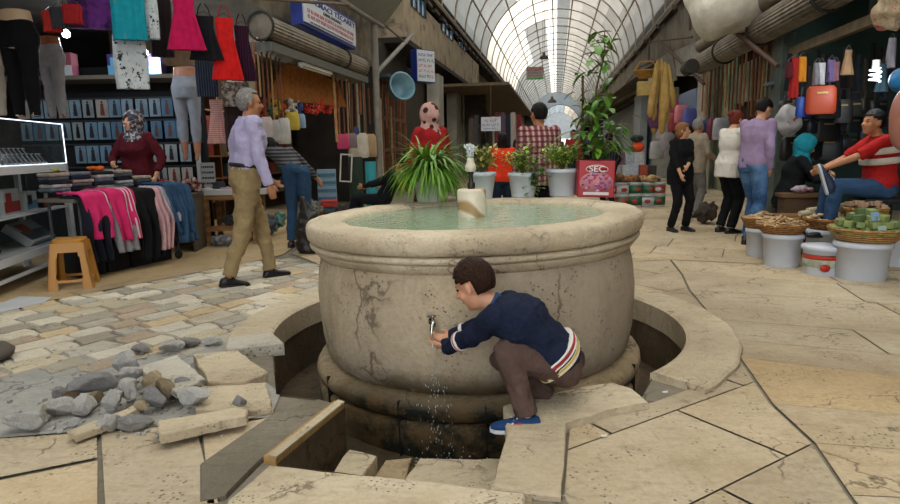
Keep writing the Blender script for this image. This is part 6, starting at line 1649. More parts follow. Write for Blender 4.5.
# balcony block
M_bal = mat('weathered_cream_render', hx('958770'), .9, .15, 2, bump=.2, bscale=6, col2=hx('4e473c'), mixscale=1.4, mixlo=.52, mixhi=.66)
bal = MB(); ubox(bal, -5.1, -4.0, 16.6, 33, 4.15, 5.45)
struct(bal.build('wall_left', M_bal))['label'] = 'weathered cream upper storey jutting out over the left shops'
cl_ = MB(); ubox(cl_, -5.1, -3.96, 16.6, 33, 4.02, 4.16); struct(cl_.build('trim_5', plain('dark_lower_edge', '2b2722', .9)))['label'] = 'dark lower edge of the jutting storey'  # dark strip along the underside of the storey
bq = MB(); ubox(bq, -5.1, -3.95, 33, 46, 3.7, 4.5); struct(bq.build('wall_left', M_bal))
for k, (x0, x1, y) in enumerate(((411, 424, 6), (441, 452, 31), (458, 465, 44))):
    p0, p1 = atu(x0, y, -3.99), atu(x1, y, -3.99); m_ = MB(); L_ = (p1-p0).length; zc = (p0.z+p1.z)/2; 
    o = struct(MB().box(((p0.x+p1.x)/2, (p0.y+p1.y)/2, zc+.05), (.04, L_, .42), AZ).build('window_%d' % (k+1), plain('blue_window', '3a6f9a', .2))); o['label'] = 'small blue clerestory window under the vault edge'
    for t in range(4): MB().box(p0+(p1-p0)*(t/3)+V((0.03, 0, .05+zc-(p0.z+(p1.z-p0.z)*t/3))), (.05, .06, .46), AZ).build('window_bar', plain('dark_bar', '2a2a28', .7), o)
cor = MB()
for k in range(46): v = 17.0+k*1.3; cor.box(A(-3.93, v, 5.62), (.14, .7, .10), AZ)
struct(cor.build('trim_6', plain('gutter_dark', '3b3832', .8)))['label'] = 'dark bracketed gutter along the left vault edge'
# pale piers and pipes along the left side
for k, (x, u, w_, c_) in enumerate(((436, -4.3, .5, 'a09c94'), (455, -4.25, .8, 'a8a49b'), (468, -4.3, .6, '8d887f'))):
    p = atu(x, 120, u); o = MB(); ubox_c = V((p.x, p.y, 1.9)); o.box(ubox_c, (.4, w_*2.2, 3.8), AZ); struct(o.build('wall_left', plain('pier_%d' % k, c_, .9, var=.25, scale=1.5)))['label'] = 'pale peeling pier on the left side'
for k, (x, y0) in enumerate(((463, 90), (468, 88), (479, 92), (485, 94))):
    p = atu(x, y0, -3.9); o = tag(MB().rod((0, 0, 0), (0, 0, p.z), .05, n=8).build('steel_post', MATS['grey_post'], None, (p.x, p.y, 0)), ['first thin grey post beyond the white pier', 'second thin grey post beyond the white pier', 'grey post left of the small hanging sign', 'grey post just beside the small hanging sign'][k], 'post')
fr_ = thing('timber_frame', 'brown timber frame of the dark stall beside the roof post', 'frame', A(-4.3, 15.2, 0), AZ)
for v in (0, .55, 1.1, 1.8, 2.4): MB().box((0, v, 1.45), (.09, .07, 2.9)).build('upright', sk_w[0], fr_)
for z in (1.2, 2.0, 2.9): MB().box((0, 1.2, z), (.09, 2.5, .09)).build('crossbar', sk_w[2], fr_)
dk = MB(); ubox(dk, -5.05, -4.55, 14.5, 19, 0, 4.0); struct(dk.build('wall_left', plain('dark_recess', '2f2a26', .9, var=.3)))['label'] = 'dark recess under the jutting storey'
# blue tub
tb2 = thing('plastic_tub', 'pale blue plastic tub stored on the ledge by the roof post', 'tub', at(400, 88, 14.9), .5, None, PI/2-.25); 
MB().lathe([(.22, -.22), (.24, -.2), (.31, .12), (.34, .13), (.34, .16), (.30, .16), (.22, -.18), (0, -.18)], n=4*8, sx=.95, sy=1.0).build('tub', plain('tub_blue', '6a90a0', .35), tb2)
lg2 = MB(); ubox(lg2, -4.4, -3.95, 14.65, 16.5, 2.93, 3.0); tag(lg2.build('goods_ledge', plain('blue_grey_ledge', '3f4f5c', .8), None), 'blue-grey ledge carrying the tub above the timber frame', 'ledge')
# hanging colourful clothes deeper on the left
for k, (x, y0, y1, c_, lab) in enumerate(((503, 112, 148, '5a4a5a', 'mauve garment'), (508, 115, 150, '2c3040', 'dark navy garment'), (513, 112, 150, 'a29a94', 'off-white garment'), (497, 112, 145, '6a3a3a', 'brownish red garment'), (476, 115, 150, '4a4a4a', 'grey garment'), (471, 118, 150, '5a5048', 'taupe garment'), (519, 114, 150, '7a2a30', 'dark red garment'))):
    gpx('hanging_garment', lab+' hanging deep in the left side of the arcade', x-2.5, x+2.5, y0, y1, 24, cloth('deep_%d' % k, c_), 'straight', rz=.0)
dr = MB(); ubox(dr, -4.6, -1.7, 23, 46, 3.45, 3.55); dr2 = struct(dr.build('ceiling', plain('lean_to_brown', '6a5a46', .9, var=.3))); dr2['label'] = 'brown lean-to roof deep on the left side'
dw = MB(); ubox(dw, -4.9, -4.6, 19, 46, 0, 3.5); ubox(dw, -4.6, -3.0, 27, 27.2, 2.2, 3.45); struct(dw.build('wall_left', plain('deep_dark', '3a332e', .9, var=.3)))['label'] = 'dark stalls deep on the left side'

# ------------------------------------------------------------------ plants on the fountain rim
ZR = .785
wpot = plain('white_plastic_pot', 'bfc6ce', .45, var=.04); soil = plain('potting_soil', '2e2218', .95, bump=.8)
def leafmat(name, h, h2): return mat(name, hx(h), .45, .25, 9, col2=hx(h2), mixscale=6, mixlo=.4, mixhi=.6, spec=.4)
def pot(root, rb, rt, hh, m, ribs=False):
    p_ = [(0, 0), (rb, 0), (rb*1.02, .01), (rt*.96, hh*.86), (rt*1.0, hh*.86), (rt*1.03, hh*.89), (rt*1.03, hh*.98), (rt, hh), (rt*.93, hh), (rt*.90, hh*.86), (0, hh*.86)]
    MB().lathe(p_, n=36).build('pot', m, root)
    MB().lathe([(0, hh*.8), (rt*.9, hh*.86), (0, hh*.9)], n=20).build('soil', soil, root)
def strip(mb, p0, d0, L, w_, droop, seg=8, tint=None, curl=0):
    p = V(p0); d = V(d0).normalized(); sd = d.cross(V((0, 0, 1))); sd = sd.normalized() if sd.length > .05 else V((1, 0, 0)); vs = []
    for i in range(seg+1):
        t = i/seg; ww_ = w_*(math.sin(PI*min(1, .12+t*.88))**.7 if t < 1 else .05)
        up = sd.cross(d); vs += [p-sd*ww_/2+up*ww_*.12, p, p+sd*ww_/2+up*ww_*.12]
        d = (d+V((0, 0, -droop/seg))).normalized(); p = p+d*(L/seg)
    fs = []
    for i in range(seg): a = i*3; fs += [(a, a+1, a+4, a+3), (a+1, a+2, a+5, a+4)]
    mb.add(vs, fs, 0, tint, True)
def rimpos(x, Y): p = at(x, 198, Y); return V((p.x, p.y, 0))
def zrim(p): return ZR+.004 + .024*(p.x-FC.x)
p = rimpos(430, 5.12); p.z = zrim(p)
sp_ = thing('spider_plant', 'large bushy spider plant in a white bucket on the fountain rim', 'plant', p, 0)
pot(sp_, .105, .14, .27, plain('worn_white_bucket', 'b5b9b0', .6, var=.12))
lf = MB(); rr = random.Random(4)
for k in range(420):
    a = rr.uniform(0, 2*PI); el = rr.uniform(.30, 1.35); L_ = rr.uniform(.28, .50)
    g_ = rr.uniform(.75, 1.15); t_ = (g_*rr.uniform(.85, 1.2), g_, g_*.8)
    strip(lf, (rr.gauss(0, .04), rr.gauss(0, .04), .25), (math.cos(a)*math.cos(el), math.sin(a)*math.cos(el), math.sin(el)), L_, rr.uniform(.014, .026), rr.uniform(1.5, 2.7), 9, t_)
lf.build('leaves', mat('spider_leaf', hx('5f8c2c'), .45, .2, 9, tint=True), sp_)
def leafy(root, z0, n, rad, hgt_, lsz, m, seed, stems=6, lean=(0, 0), stemh=None, low=-.1):
    rr = random.Random(seed); mb = MB(); sm_ = MB()
    for k in range(stems):
        a = rr.uniform(0, 2*PI); e = V((math.cos(a)*rad*rr.uniform(.3, .9)+lean[0], math.sin(a)*rad*rr.uniform(.3, .9)*.7+lean[1], z0+hgt_*rr.uniform(.6, 1)))
        p_ = [V((0, 0, z0)), V((e.x*.35, e.y*.35, z0+(e.z-z0)*.55)), e]; sm_.tube(p_, [.007, .005, .002], 6)
        for q_ in range(n//stems):
            t = rr.uniform(.35, 1.05); b_ = p_[1].lerp(e, (t-.35)/.65)+V((rr.gauss(0, rad*.28), rr.gauss(0, rad*.22), rr.gauss(0, hgt_*.12)))
            az = rr.uniform(0, 2*PI); el = rr.uniform(-.4, .9); g_ = rr.uniform(.7, 1.2)
            strip(mb, b_, (math.cos(az)*math.cos(el), math.sin(az)*math.cos(el), math.sin(el)), lsz*rr.uniform(.7, 1.3), lsz*.5, rr.uniform(.2, 1.2), 4, (g_*rr.uniform(.9, 1.3), g_, g_*.75))
    sm_.build('stem', plain('green_stem', '5c5a2c', .7), root); mb.build('leaves', m, root)
gl_ = mat('light_green_leaf', hx('7fa03c'), .5, .2, 9, tint=True); gl2 = mat('mid_green_leaf', hx('4f7f2a'), .5, .2, 9, tint=True); gl3 = mat('straw_green_leaf', hx('8b9352'), .55, .25, 9, tint=True)
for k, (x, Y, rb, rt, hh, lab, args) in enumerate((
    (482, 5.20, .085, .118, .225, 'white pot of thin dry green stems standing behind the water jet', (260, .14, .24, .05, gl3, 3, 12)),
    (523, 5.20, .095, .125, .205, 'white pot of straggling light green herb in front of the girl', (260, .15, .26, .04, gl_, 4, 10)),
    (562, 5.16, .10, .130, .225, 'white ribbed pot of dense round green bush before the plaid man', (900, .17, .24, .032, gl_, 5, 14)))):
    p = rimpos(x, Y); p.z = zrim(p); o = thing('potted_plant', lab, 'plant', p, 0); pot(o, rb, rt, hh, wpot)
    n_, rad, hg, ls, m, sd_, stn = args; leafy(o, hh*.85, n_, rad, hg, ls, m, sd_, stn, lean=((-.03 if k == 1 else 0), 0))
    if k == 1:
        rr = random.Random(9); mb = MB()
        for q_ in range(150):
            b_ = V((.08+rr.gauss(0, .05), -.10+rr.gauss(0, .03), .20+rr.gauss(0, .065))); az = rr.uniform(0, 6.28); strip(mb, b_, (math.cos(az), math.sin(az)*.6-.3, rr.uniform(-.2, .6)), .05, .032, .6, 4, (rr.uniform(.7, 1.1),)*3)
        mb.build('leaves', gl2, o)
# the red seed tin with a tall plant
p = rimpos(593.5, 5.0); p.z = zrim(p)
tn_ = thing('seed_tin_plant', 'tall leafy plant growing in a square red tin printed SEC', 'plant', p, -.10, None, 0, .03)
MB().box((0, 0, .145), (.285, .24, .29)).build('tin', plain('red_tin', 'a5202c', .35), tn_, bevel=.008)
MB().box((0, 0, .292), (.26, .215, .01)).build('soil', soil, tn_)
MB().lathe([(0, -.003), (1, -.003), (1, .003), (0, .003)], c=(0, -.122, .222), n=36, M=Matrix.Rotation(PI/2, 3, 'X'), sx=.088, sy=.034).build('white_oval', plain('label_white', 'd8cfd2', .4), tn_)
MB().lathe([(0, -.003), (1, -.003), (1, .003), (0, .003)], c=(0, -.1245, .222), n=36, M=Matrix.Rotation(PI/2, 3, 'X'), sx=.080, sy=.028).build('red_oval', plain('label_red', 'a5202c', .4), tn_)
words('SEC', .062, plain('label_white', 'd8cfd2', .4), tn_, (0, -.129, .222), (PI/2, 0, 0), sx=1.25)
dm = MB(); rr = random.Random(2)
MB().lathe([(0, -.002), (1, -.002), (1, .002), (0, .002)], c=(0, -.1215, .115), n=36, M=Matrix.Rotation(PI/2, 3, 'X'), sx=.130, sy=.085).build('picture_ground', plain('label_pink', 'b97a86', .4), tn_)
for k in range(60):
    a, b_ = rr.uniform(-1, 1), rr.uniform(-1, 1)
    if a*a+b_*b_ > 1: continue
    dm.ell((a*.118, -.123, .118+b_*.07), (.012, .003, .010), n=8, m=6, tint=rr.choice(((.5, .02, .05), (.22, .05, .2), (.35, .03, .08), (.12, .08, .28), (.55, .3, .4))))
dm.build('berry_picture', mat('berry_print', (1, 1, 1), .4, .1, 20, tint=True), tn_)
MB().box((.0, -.123, .030), (.20, .004, .022)).build('white_strip', plain('label_white', 'd8cfd2', .4), tn_)
st2 = MB(); lf2 = MB(); rr = random.Random(12)
main = [V((0, 0, .28)), V((-.03, .0, .55)), V((-.02, .01, .85)), V((.03, 0, 1.12)), V((.02, 0, 1.28))]
st2.tube(main, [.012, .010, .008, .006, .003], 8); st2.tube([V((-.10, .02, .28)), V((-.11, .02, .6)), V((-.13, .03, .95))], [.012, .011, .010], 8)
st2.tube([V((.03, 0, .28)), V((.10, 0, .5)), V((.2, -.02, .62))], [.008, .006, .003], 6); st2.tube([V((0, .02, .28)), V((-.08, 0, .7)), V((-.14, 0, .85))], [.008, .006, .003], 6)
st2.build('stem', plain('brown_stem', '5e4a30', .8), tn_)
def bigleaf(p_, d, L_, w_, dr_, t_): strip(lf2, p_, d, L_, w_, dr_, 7, t_)
for k in range(190):
    t = rr.random()**1.3; z = .36+t*.92; a = rr.uniform(0, 2*PI)
    if z > .80 and rr.random() < .5: continue
    q_ = V((rr.gauss(-.01, .05+.05*(1-t)), rr.gauss(0, .05), z)); g_ = rr.uniform(.65, 1.2)
    bigleaf(q_, (math.cos(a), math.sin(a)*.7, rr.uniform(-.5, .5)), rr.uniform(.09, .17), rr.uniform(.04, .065), rr.uniform(.5, 1.6), (g_*rr.uniform(.9, 1.3), g_, g_*.7))
for k in range(26):
    q_ = V((.06+rr.random()*.10, rr.gauss(-.02, .04), .40+rr.random()*.16)); g_ = rr.uniform(.9, 1.3); bigleaf(q_, (rr.uniform(.2, 1), rr.uniform(-.4, .3), rr.uniform(-.1, .4)), rr.uniform(.14, .22), .028, 1.6, (g_*1.25, g_*1.05, .5))
lf2.build('leaves', mat('broad_leaf', hx('4a7c26'), .4, .25, 9, tint=True), tn_)
# ------------------------------------------------------------------ right side
a, b_ = atu(701, 62, 3.5), atu(905, -24, 3.5); z_ = (atu(701, 62, 3.5).z+atu(800, 12, 3.5).z)/2; 
b_ = atu(905, 0, 3.5); a.z = b_.z = z_
aw = thing('rolled_shutter', 'thick grey ribbed awning roll along the right shops', 'shutter', a); m_ = MB(); fluted(m_, (0, 0, 0), b_-a, .24, 52); m_.build('roll', tin, aw)
L_ = (b_-a).length
for t in (.24, .50, .8):
    c = (b_-a)*t; d_ = (b_-a).normalized(); MB().tube([c+V((0, 0, 1))*math.cos(q_)*.255+d_.cross(V((0, 0, 1)))*math.sin(q_)*.255 for q_ in [i*2*PI/20 for i in range(21)]], .022, 6).build('strap', plain('dark_iron', '25211d', .7), aw)
MB().rod(V((0, 0, .42)), (b_-a)+V((0, 0, .42)), .16, n=20).build('upper_roll', plain('dirty_awning', '6b6052', .8, var=.25), aw)
# hanging sticks
for k in range(19):
    x = 704+k*3.9; t = (x-704)/75
    stick(x, 66-t*30+R.uniform(0, 3), 122+R.uniform(-18, 10), 3.72+.10*(k % 3), (0, 1, 2, 0, 2)[k % 5], 'long thin wooden stick hanging under the right awning roll', 'sticks hanging at the right shop', 'wooden_stick', R.uniform(.012, .03))
def upanel(name, label, u, x0, x1, y0, y1, m, cat, th=.04):
    "an upright board parallel to the arcade"
    p0, p1 = atu(x0, (y0+y1)/2, u), atu(x1, (y0+y1)/2, u); zt = atu((x0+x1)/2, y0, u).z; zb = max(0.0, atu((x0+x1)/2, y1, u).z); zt = min(zt, 3.5)
    o = MB().box((0, 0, (zt-zb)/2), (th, (p1.xy-p0.xy).length, zt-zb), AZ).build(name, m, None, ((p0.x+p1.x)/2, (p0.y+p1.y)/2, zb)); return tag(o, label, cat)
upanel('painted_board', 'cream board with green patches behind the right sticks', 4.25, 706, 735, 62, 205, mat('cream_green_board', hx('8f8b70'), .8, .2, 3, col2=hx('4f7a63'), mixscale=2.2, mixlo=.5, mixhi=.56), 'board')
upanel('painted_board', 'pale green board behind the right sticks nearer the shop', 4.2, 737, 768, 60, 100, mat('green_white_board', hx('7f8f78'), .8, .2, 3, col2=hx('b0ab98'), mixscale=2.5), 'board')
upanel('dark_door', 'dark brown door panel behind the young man', 4.3, 737, 772, 100, 225, plain('dark_brown_door', '2a1d16', .7, var=.3), 'door')
upanel('wall_pier', 'narrow white pier between the sponge stall and the sticks', 3.9, 699, 706, 75, 205, plain('white_pier', '9d978c', .8, var=.15), 'pier', .2)
upanel('shop_post', 'teal-grey post between the sticks and the bag shop', 3.7, 773, 783, 38, 232, plain('teal_post', '46504b', .7, var=.3), 'post', .18)
upanel('door_leaf', 'weathered grey-green door leaf folded beside the teal post', 3.75, 784, 796, 50, 150, plain('grey_green_leaf', '5a625a', .8, var=.3), 'door', .05)
for k, (x, y) in enumerate(((772, 84), (765, 101))):
    o = tag(MB().box((0, 0, 0), (.18, .32, .05), AZ).build('wall_lamp', plain('blue_grey_metal', '52606a', .5), None, atu(x, y, 3.62)), ['upper', 'lower'][k]+' small blue-grey bracket lamp on the teal post', 'lamp')
# lintel
l0, l1 = atu(787, 54, 3.75), atu(903, 21, 3.75); ln = thing('lintel_beam', 'weathered wooden beam across the bag shop opening', 'beam', l0); l1.z = l0.z
MB().box((l1-l0)*.5, (.10, (l1-l0).length, .13), AZ).build('beam', plain('old_beam', '6d5f4a', .9, var=.3, bump=.5), ln)
up_ = MB(); ubox(up_, 3.95, 4.0, 3.5, 9.1, l0.z+.1, 4.0); struct(up_.build('wall_right', mat('green_board_wall', hx('2f4238'), .9, .35, 2)))['label'] = 'dark green boarding above the bag shop opening'
# steel struts and diagonal bars
for k, (x0, y0, x1, y1, u, lab) in enumerate(((690, -4, 778, 66, 3.2, 'long rusty steel bar slanting down in front of the awning roll'), (658, 40, 704, 84, 3.4, 'rusty steel bar slanting down beside the dark round opening'), (649, 37, 649, 62, 3.6, 'short upright rusty bar at the right roof edge'), (690, -4, 690, 30, 3.6, 'upright rusty bar below the roof edge at the white tarpaulin'), (650, 42, 692, 37, 3.5, 'thin horizontal rusty bar below the right roof edge'))):
    p, q_ = atu(x0, y0, u), atu(x1, y1, u); tag(MB().rod((0, 0, 0), q_-p, .04, n=4).build('steel_bar', mat('rusty_steel', hx('4a332a'), .8, .3, 8), None, p), lab, 'steel bar')
# white tarpaulin bag, sloping sheets
def pxell(name, label, x, y, d, r, m, cat, seed, wr=.12, wsc=3):
    o = MB().ell((0, 0, 0), r, n=40, m=26).build(name, m, None, at(x, y, d)); vn = [v.normal.copy() for v in o.data.vertices]
    for v, n_ in zip(o.data.vertices, vn): v.co += n_*wr*noise.noise(v.co*wsc+V((seed, 0, 0)))
    return tag(o, label, cat)
pxell('tarpaulin_bundle', 'big white plastic tarpaulin bundle hanging above the right shop', 724, 4, 11.5, (.64, .7, .60), plain('dirty_white_plastic', 'c4bfb2', .5, var=.15, bump=.5), 'tarpaulin', 3, .16, 2.2)
p4 = [atu(*q_) for q_ in ((672, 52, 3.7), (700, 40, 3.6), (702, 76, 3.7), (674, 76, 3.8))]
c_ = p4[0].copy(); tag(MB().add([p-c_ for p in p4]+[p-c_+V((.04, 0, 0)) for p in p4], [(0, 1, 2, 3), (7, 6, 5, 4)]+[(i, 4+i, 4+(i+1) % 4, (i+1) % 4) for i in range(4)], smooth=False).build('tarpaulin_sheet', plain('grey_white_tarp', '8a857c', .8, var=.25), None, c_), 'greyish white sheet stretched behind the rusty bars', 'tarpaulin')
o = thing('vent_pipe', 'round dark mouth of a duct beside the awning roll', 'duct', at(692, 66, 14.0), AZ); MB().lathe([(.12, 0), (.16, 0), (.16, .5), (0, .5), (0, .45), (.12, .4)], n=24, M=Matrix.Rotation(-PI/2, 3, 'X')).build('pipe', plain('dark_duct', '2e2a26', .8), o)
# roof edge boards on the right and pent roof
re_ = MB(); 
for k in range(24): v = 17+k*3.4; re_.box(A(3.82, v, 5.70), (.12, 2.9, .16), AZ)
struct(re_.build('trim_7', plain('brown_roof_edge', '4f453a', .8, var=.3)))['label'] = 'brown boarded right edge of the vault'
pr2 = [atu(590, 112, 2.6), atu(655, 62, 3.2), atu(668, 76, 4.2), atu(604, 112, 4.2)]
c_ = pr2[0].copy(); tag(MB().add([p-c_ for p in pr2]+[p-c_+V((0, 0, .05)) for p in pr2], [(0, 1, 2, 3), (7, 6, 5, 4)]+[(i, 4+i, 4+(i+1) % 4, (i+1) % 4) for i in range(4)], smooth=False).build('pent_roof', plain('grey_thatch', '5e5648', .9, var=.4, bump=.6), None, c_), 'ragged grey pent roof above the sponge stall', 'roof')
# far right fronts
upanel('roller_door', 'pale grey ribbed roller door down the right side', 4.35, 603, 636, 95, 190, mat('grey_roller', hx('83868a'), .6, .1, 2, wave=('Z', 8, hx('6d7074'), .4, .6)), 'door')
upanel('wall_pier', 'light grey pier right of the roller door', 3.9, 636, 643, 95, 200, plain('grey_pier', '9aa0a4', .8), 'pier', .3)
upanel('shop_window_frame', 'bluish door frame beside the grey pier', 4.2, 644, 656, 92, 195, plain('blue_grey_frame', '3f5868', .5), 'door')
upanel('wall_pier', 'whitish grey pier behind the hanging sponges', 3.95, 656, 667, 85, 200, plain('grey_pier2', '94928c', .8, var=.2), 'pier', .3)
upanel('shop_window', 'dark greenish shop window behind the stacked tubs', 4.3, 612, 632, 135, 200, plain('dark_window', '2b2f30', .3), 'window')
o = upanel('wall_mirror', 'arched bluish mirror panel behind the woman in black', 4.1, 678, 696, 92, 125, plain('pale_blue_glass', '7d8fb0', .2), 'mirror')
for k, (x, y0, y1, c_, lab) in enumerate(((628, 82, 96, 'a08850', 'tan plywood square under the right roof edge'), (640, 70, 92, '8f9aa0', 'pale cabinet box under the right roof edge'), (654, 88, 100, '55503f', 'olive box under the right roof edge'))):
    a = at(x, y0, 19); h_ = a.z-at(x, y1, 19).z; tag(MB().box((0, 0, -h_/2), (.42, .35, h_), AZ).build('wall_box', plain('wallbox_%d' % k, c_, .8, var=.2), None, V((a.x+.5, a.y, a.z))), lab, 'box')
for k, (q4_, c_, lab) in enumerate(((((604, 108, 3.6), (640, 66, 3.5), (656, 60, 3.75), (640, 92, 3.8)), '9a958a', 'pale grey sheet patching the right side above the roller door'), (((648, 66, 3.7), (672, 50, 3.6), (676, 80, 3.8), (655, 90, 3.8)), '7a7468', 'dull grey sheet behind the hanging sponges'))):
    pp4 = [atu(*q_) for q_ in q4_]; c_0 = pp4[0].copy()
    tag(MB().add([p-c_0 for p in pp4]+[p-c_0+V((.04, 0, 0)) for p in pp4], [(0, 1, 2, 3), (7, 6, 5, 4)]+[(i, 4+i, 4+(i+1) % 4, (i+1) % 4) for i in range(4)], smooth=False).build('tarpaulin_sheet', plain('sheet_%d' % k, c_, .8, var=.3, bump=.4), None, c_0), lab, 'tarpaulin')
# luffa sponges
lu = mat('luffa', hx('a5854a'), .9, .2, 12, bump=.8, bscale=60, col2=hx('8a6f38'), mixscale=6)
for k, (dx, dy, L_, lean_) in enumerate(((-5, 0, .85, -.10), (-4, -2, .95, -.05), (0, -3, .75, 0), (3, 0, .82, .06), (6, 2, .7, .14), (-5, 12, .95, -.02), (1, 14, .9, .02), (4, 16, .72, .05))):
    p = at(662+dx, 62+dy, 10.0+.12*(k % 3)); lb = MB(); lb.tube([(0, 0, 0), (lean_*.1, 0, -.12*L_), (lean_*.3, 0, -.4*L_), (lean_*.6, 0, -.75*L_), (lean_*.8, 0, -.95*L_), (lean_*.85, 0, -L_)], [.015, .035, .05, .06, .048, .015], 12)
    tag(lb.build('luffa_sponge', lu, None, p), 'long tan luffa sponge hanging in the bundle by the right stall', 'sponge', 'bundle of luffa sponges')
o = thing('wicker_basket', 'small yellow wicker basket hanging left of the sponges', 'basket', at(646, 78, 10.4)); wk_m = mat('yellow_wicker', hx('a5782e'), .8, .3, 20, wave=('Z', 20, hx('6e4a1a'), .4, .6, 3), bump=.6)
MB().lathe([(.12, 0), (.20, .10), (.22, .11), (.20, .12), (.11, .02), (0, .02)], n=24).build('basket_body', wk_m, o); MB().tube([(-.2, 0, .11), (-.1, 0, .26), (.1, 0, .26), (.2, 0, .11)], .012, 6).build('handle', wk_m, o)
pxell('net_bag', 'purple net bag hanging under the sponges', 657, 113, 10.2, (.16, .14, .24), plain('purple_net', '5a3355', .8, var=.3), 'bag', 5, .05, 8)
gl_p = mat('clear_shiny_plastic', hx('8f8b90'), .2, .4, 12, col2=hx('c3c3c6'), mixscale=9)
for k, (x, y, c_, lab) in enumerate(((672, 108, 'a03a55', 'pink sponge packet hanging above the woman in black'), (682, 114, 'b56a75', 'pale pink sponge packet hanging above the woman in black'), (676, 122, '8a2f38', 'red net packet hanging right behind the head of the woman in black'), (664, 130, '9b9396', 'clear packet hanging left of the woman in black'), (690, 117, '4a4f8a', 'blue-violet packet hanging beside the pink ones'), (668, 142, '8a8488', 'silvery packet hanging low left of the woman in black'), (657, 150, 'a4a2a4', 'whitish packet hanging over the stacked tubs'))):
    sack(x-5, x+5, y-9, y+9, 3.05, c_, lab, 'hanging_packet', 'packet')
# stacked tubs and goods of the right stall
wl3 = [plain('tub_white', 'b5b8ba', .4, var=.05), plain('tub_green', '2c5f3c', .5), plain('tub_red', '9a3a2a', .5), plain('tub_brown', '7a5a3a', .5)]
def tub(x, y, z, k, lab, r=.15, h_=.21, d=None):
    p = fp(x, y) if d is None else at(x, 200, d); p.z = z
    o = thing('stacked_tub', lab, 'tub', p, R.uniform(-.3, .3), None)
    MB().lathe([(r*.88, 0), (r*.95, h_*.9), (r*1.05, h_*.91), (r*1.05, h_), (0, h_)], n=24).build('tub', wl3[0], o); 
    MB().lathe([(r*.905, h_*.12), (r*.925, h_*.12), (r*.965, h_*.78), (r*.94, h_*.78), (r*.905, h_*.12)], n=24).build('label_band', wl3[k], o)
    MB().lathe([(0, -.004), (1, -.004), (1, .004), (0, .004)], c=(0, -r*.955, h_*.45), n=18, M=Matrix.Rotation(PI/2, 3, 'X'), sx=.06, sy=.04).build('label_print', wl3[2 if k != 2 else 0], o)
for c_, (x, cols2) in enumerate(((609, (2, 2)), (621, (3, 0)), (634, (1, 1)), (647, (0, 1)), (657, (1, 2)))):
    for r_, k in enumerate(cols2):
        pos = ['far left', 'second', 'middle', 'fourth', 'rightmost'][c_]; tub(x, 206, .005+r_*.235, k, ['white', 'green-labelled', 'red-labelled', 'brown-labelled'][k]+' tub in the '+pos+' pile of the stall, '+['bottom', 'top'][r_]+' one', .165, .23, d=12.3)
for k, (x, d, c_, lab) in enumerate(((613, 12.2, '7a5532', 'brown basket of goods on the left tub piles'), (630, 12.2, '8a5a35', 'reddish brown heap on the middle tubs'), (648, 12.2, 'a08258', 'tan heap of goods on the right tubs'))):
    p = at(x, 185, d); p.z = .485; crumple('goods_heap', lab, p, (.20, .12, .13), plain('heapr_%d' % k, c_, .8, var=.5, scale=20, bump=.7), 40+k, 'bundle')
for k, (x, y, z, c_, lab) in enumerate(((625, 178, .525, 'b0b3b8', 'white printed package in the display behind the tubs'), (634, 178, .525, 'a5a9b2', 'pale package right of the first in the display behind the tubs'), (617, 178, .525, '8f8a8c', 'greyish package at the left of the display'), (642, 178, .525, '9a4a35', 'reddish package at the right of the display'), (629, 160, .785, '9ba0a8', 'upper pale package in the display behind the tubs'), (638, 160, .785, 'b0aeb0', 'upper white package beside the orange cap'), (619, 160, .785, '6a5058', 'dark pinkish package leaning in the display'))):
    p = at(x, 180, 12.88 if z < .6 else 13.1); p.z = z; o = MB().box((0, 0, .14), (.19, .10, .28)).box((0, -.052, .16), (.13, .006, .10)).build('printed_package', plain('pkg_%d' % k, c_, .5, var=.3, scale=18), None, p, bevel=.006); tag(o, lab, 'package', 'packages behind the tubs')
dst = thing('display_stand', 'dark stepped stand behind the stacked tubs', 'stand', V((at(630, 180, 13.0).x, 13.0, 0)), 0); MB().box((0, 0, .26), (1.15, .42, .52)).build('lower_step', plain('dark_stand', '3a342e', .8), dst); MB().box((0, .10, .65), (1.1, .22, .26)).build('upper_step', plain('dark_stand', '3a342e', .8), dst)
p = at(638, 148, 13.1); p.z = 1.07+.10; tag(MB().ell((0, 0, 0), (.13, .12, .11)).build('knitted_hat', plain('orange_cloth2', 'c8451c', .8), None, p), 'bright orange round cap on top of the package display', 'hat')
p = at(637, 139, 13.1); p.z = 1.345; tag(MB().ell((0, 0, 0), (.14, .12, .08)).build('knitted_hat', plain('dark_cloth2', '181a22', .8), None, p), 'black cap just above the orange one', 'hat')
# ---- bag shop interior
inter = [('red scarf', 796, 56, 96, '8e1f1c', 'straight'), ('orange-yellow scarf', 803, 55, 80, 'b5701f', 'straight'), ('grey striped tie', 818, 61, 83, '6d6a70', 'taper'), ('white tie', 822, 61, 83, 'a5a4a4', 'taper'), ('lilac tie', 832, 58, 80, '5d4f78', 'taper'), ('dusky pink tie', 836, 60, 79, '6f4d55', 'taper'), ('beige shoe cover', 849, 48, 73, '8a6d52', 'dress'), ('pale grey trouser leg', 893, 36, 66, '7a7680', 'straight'), ('blue-grey cloth', 884, 62, 90, '39505e', 'dress'), ('maroon scarf', 791, 60, 76, '4d1a22', 'straight')]
for k, (nm_, x, y0, y1, c_, sh_2) in enumerate(inter):
    w_ = 4 if sh_2 != 'dress' else 6
    gpx('hanging_accessory', nm_+' hanging in the opening of the bag shop', x-w_, x+w_, y0, y1, 6.9, cloth('acc_%d' % k, c_), sh_2, rz=.2, nf=3)
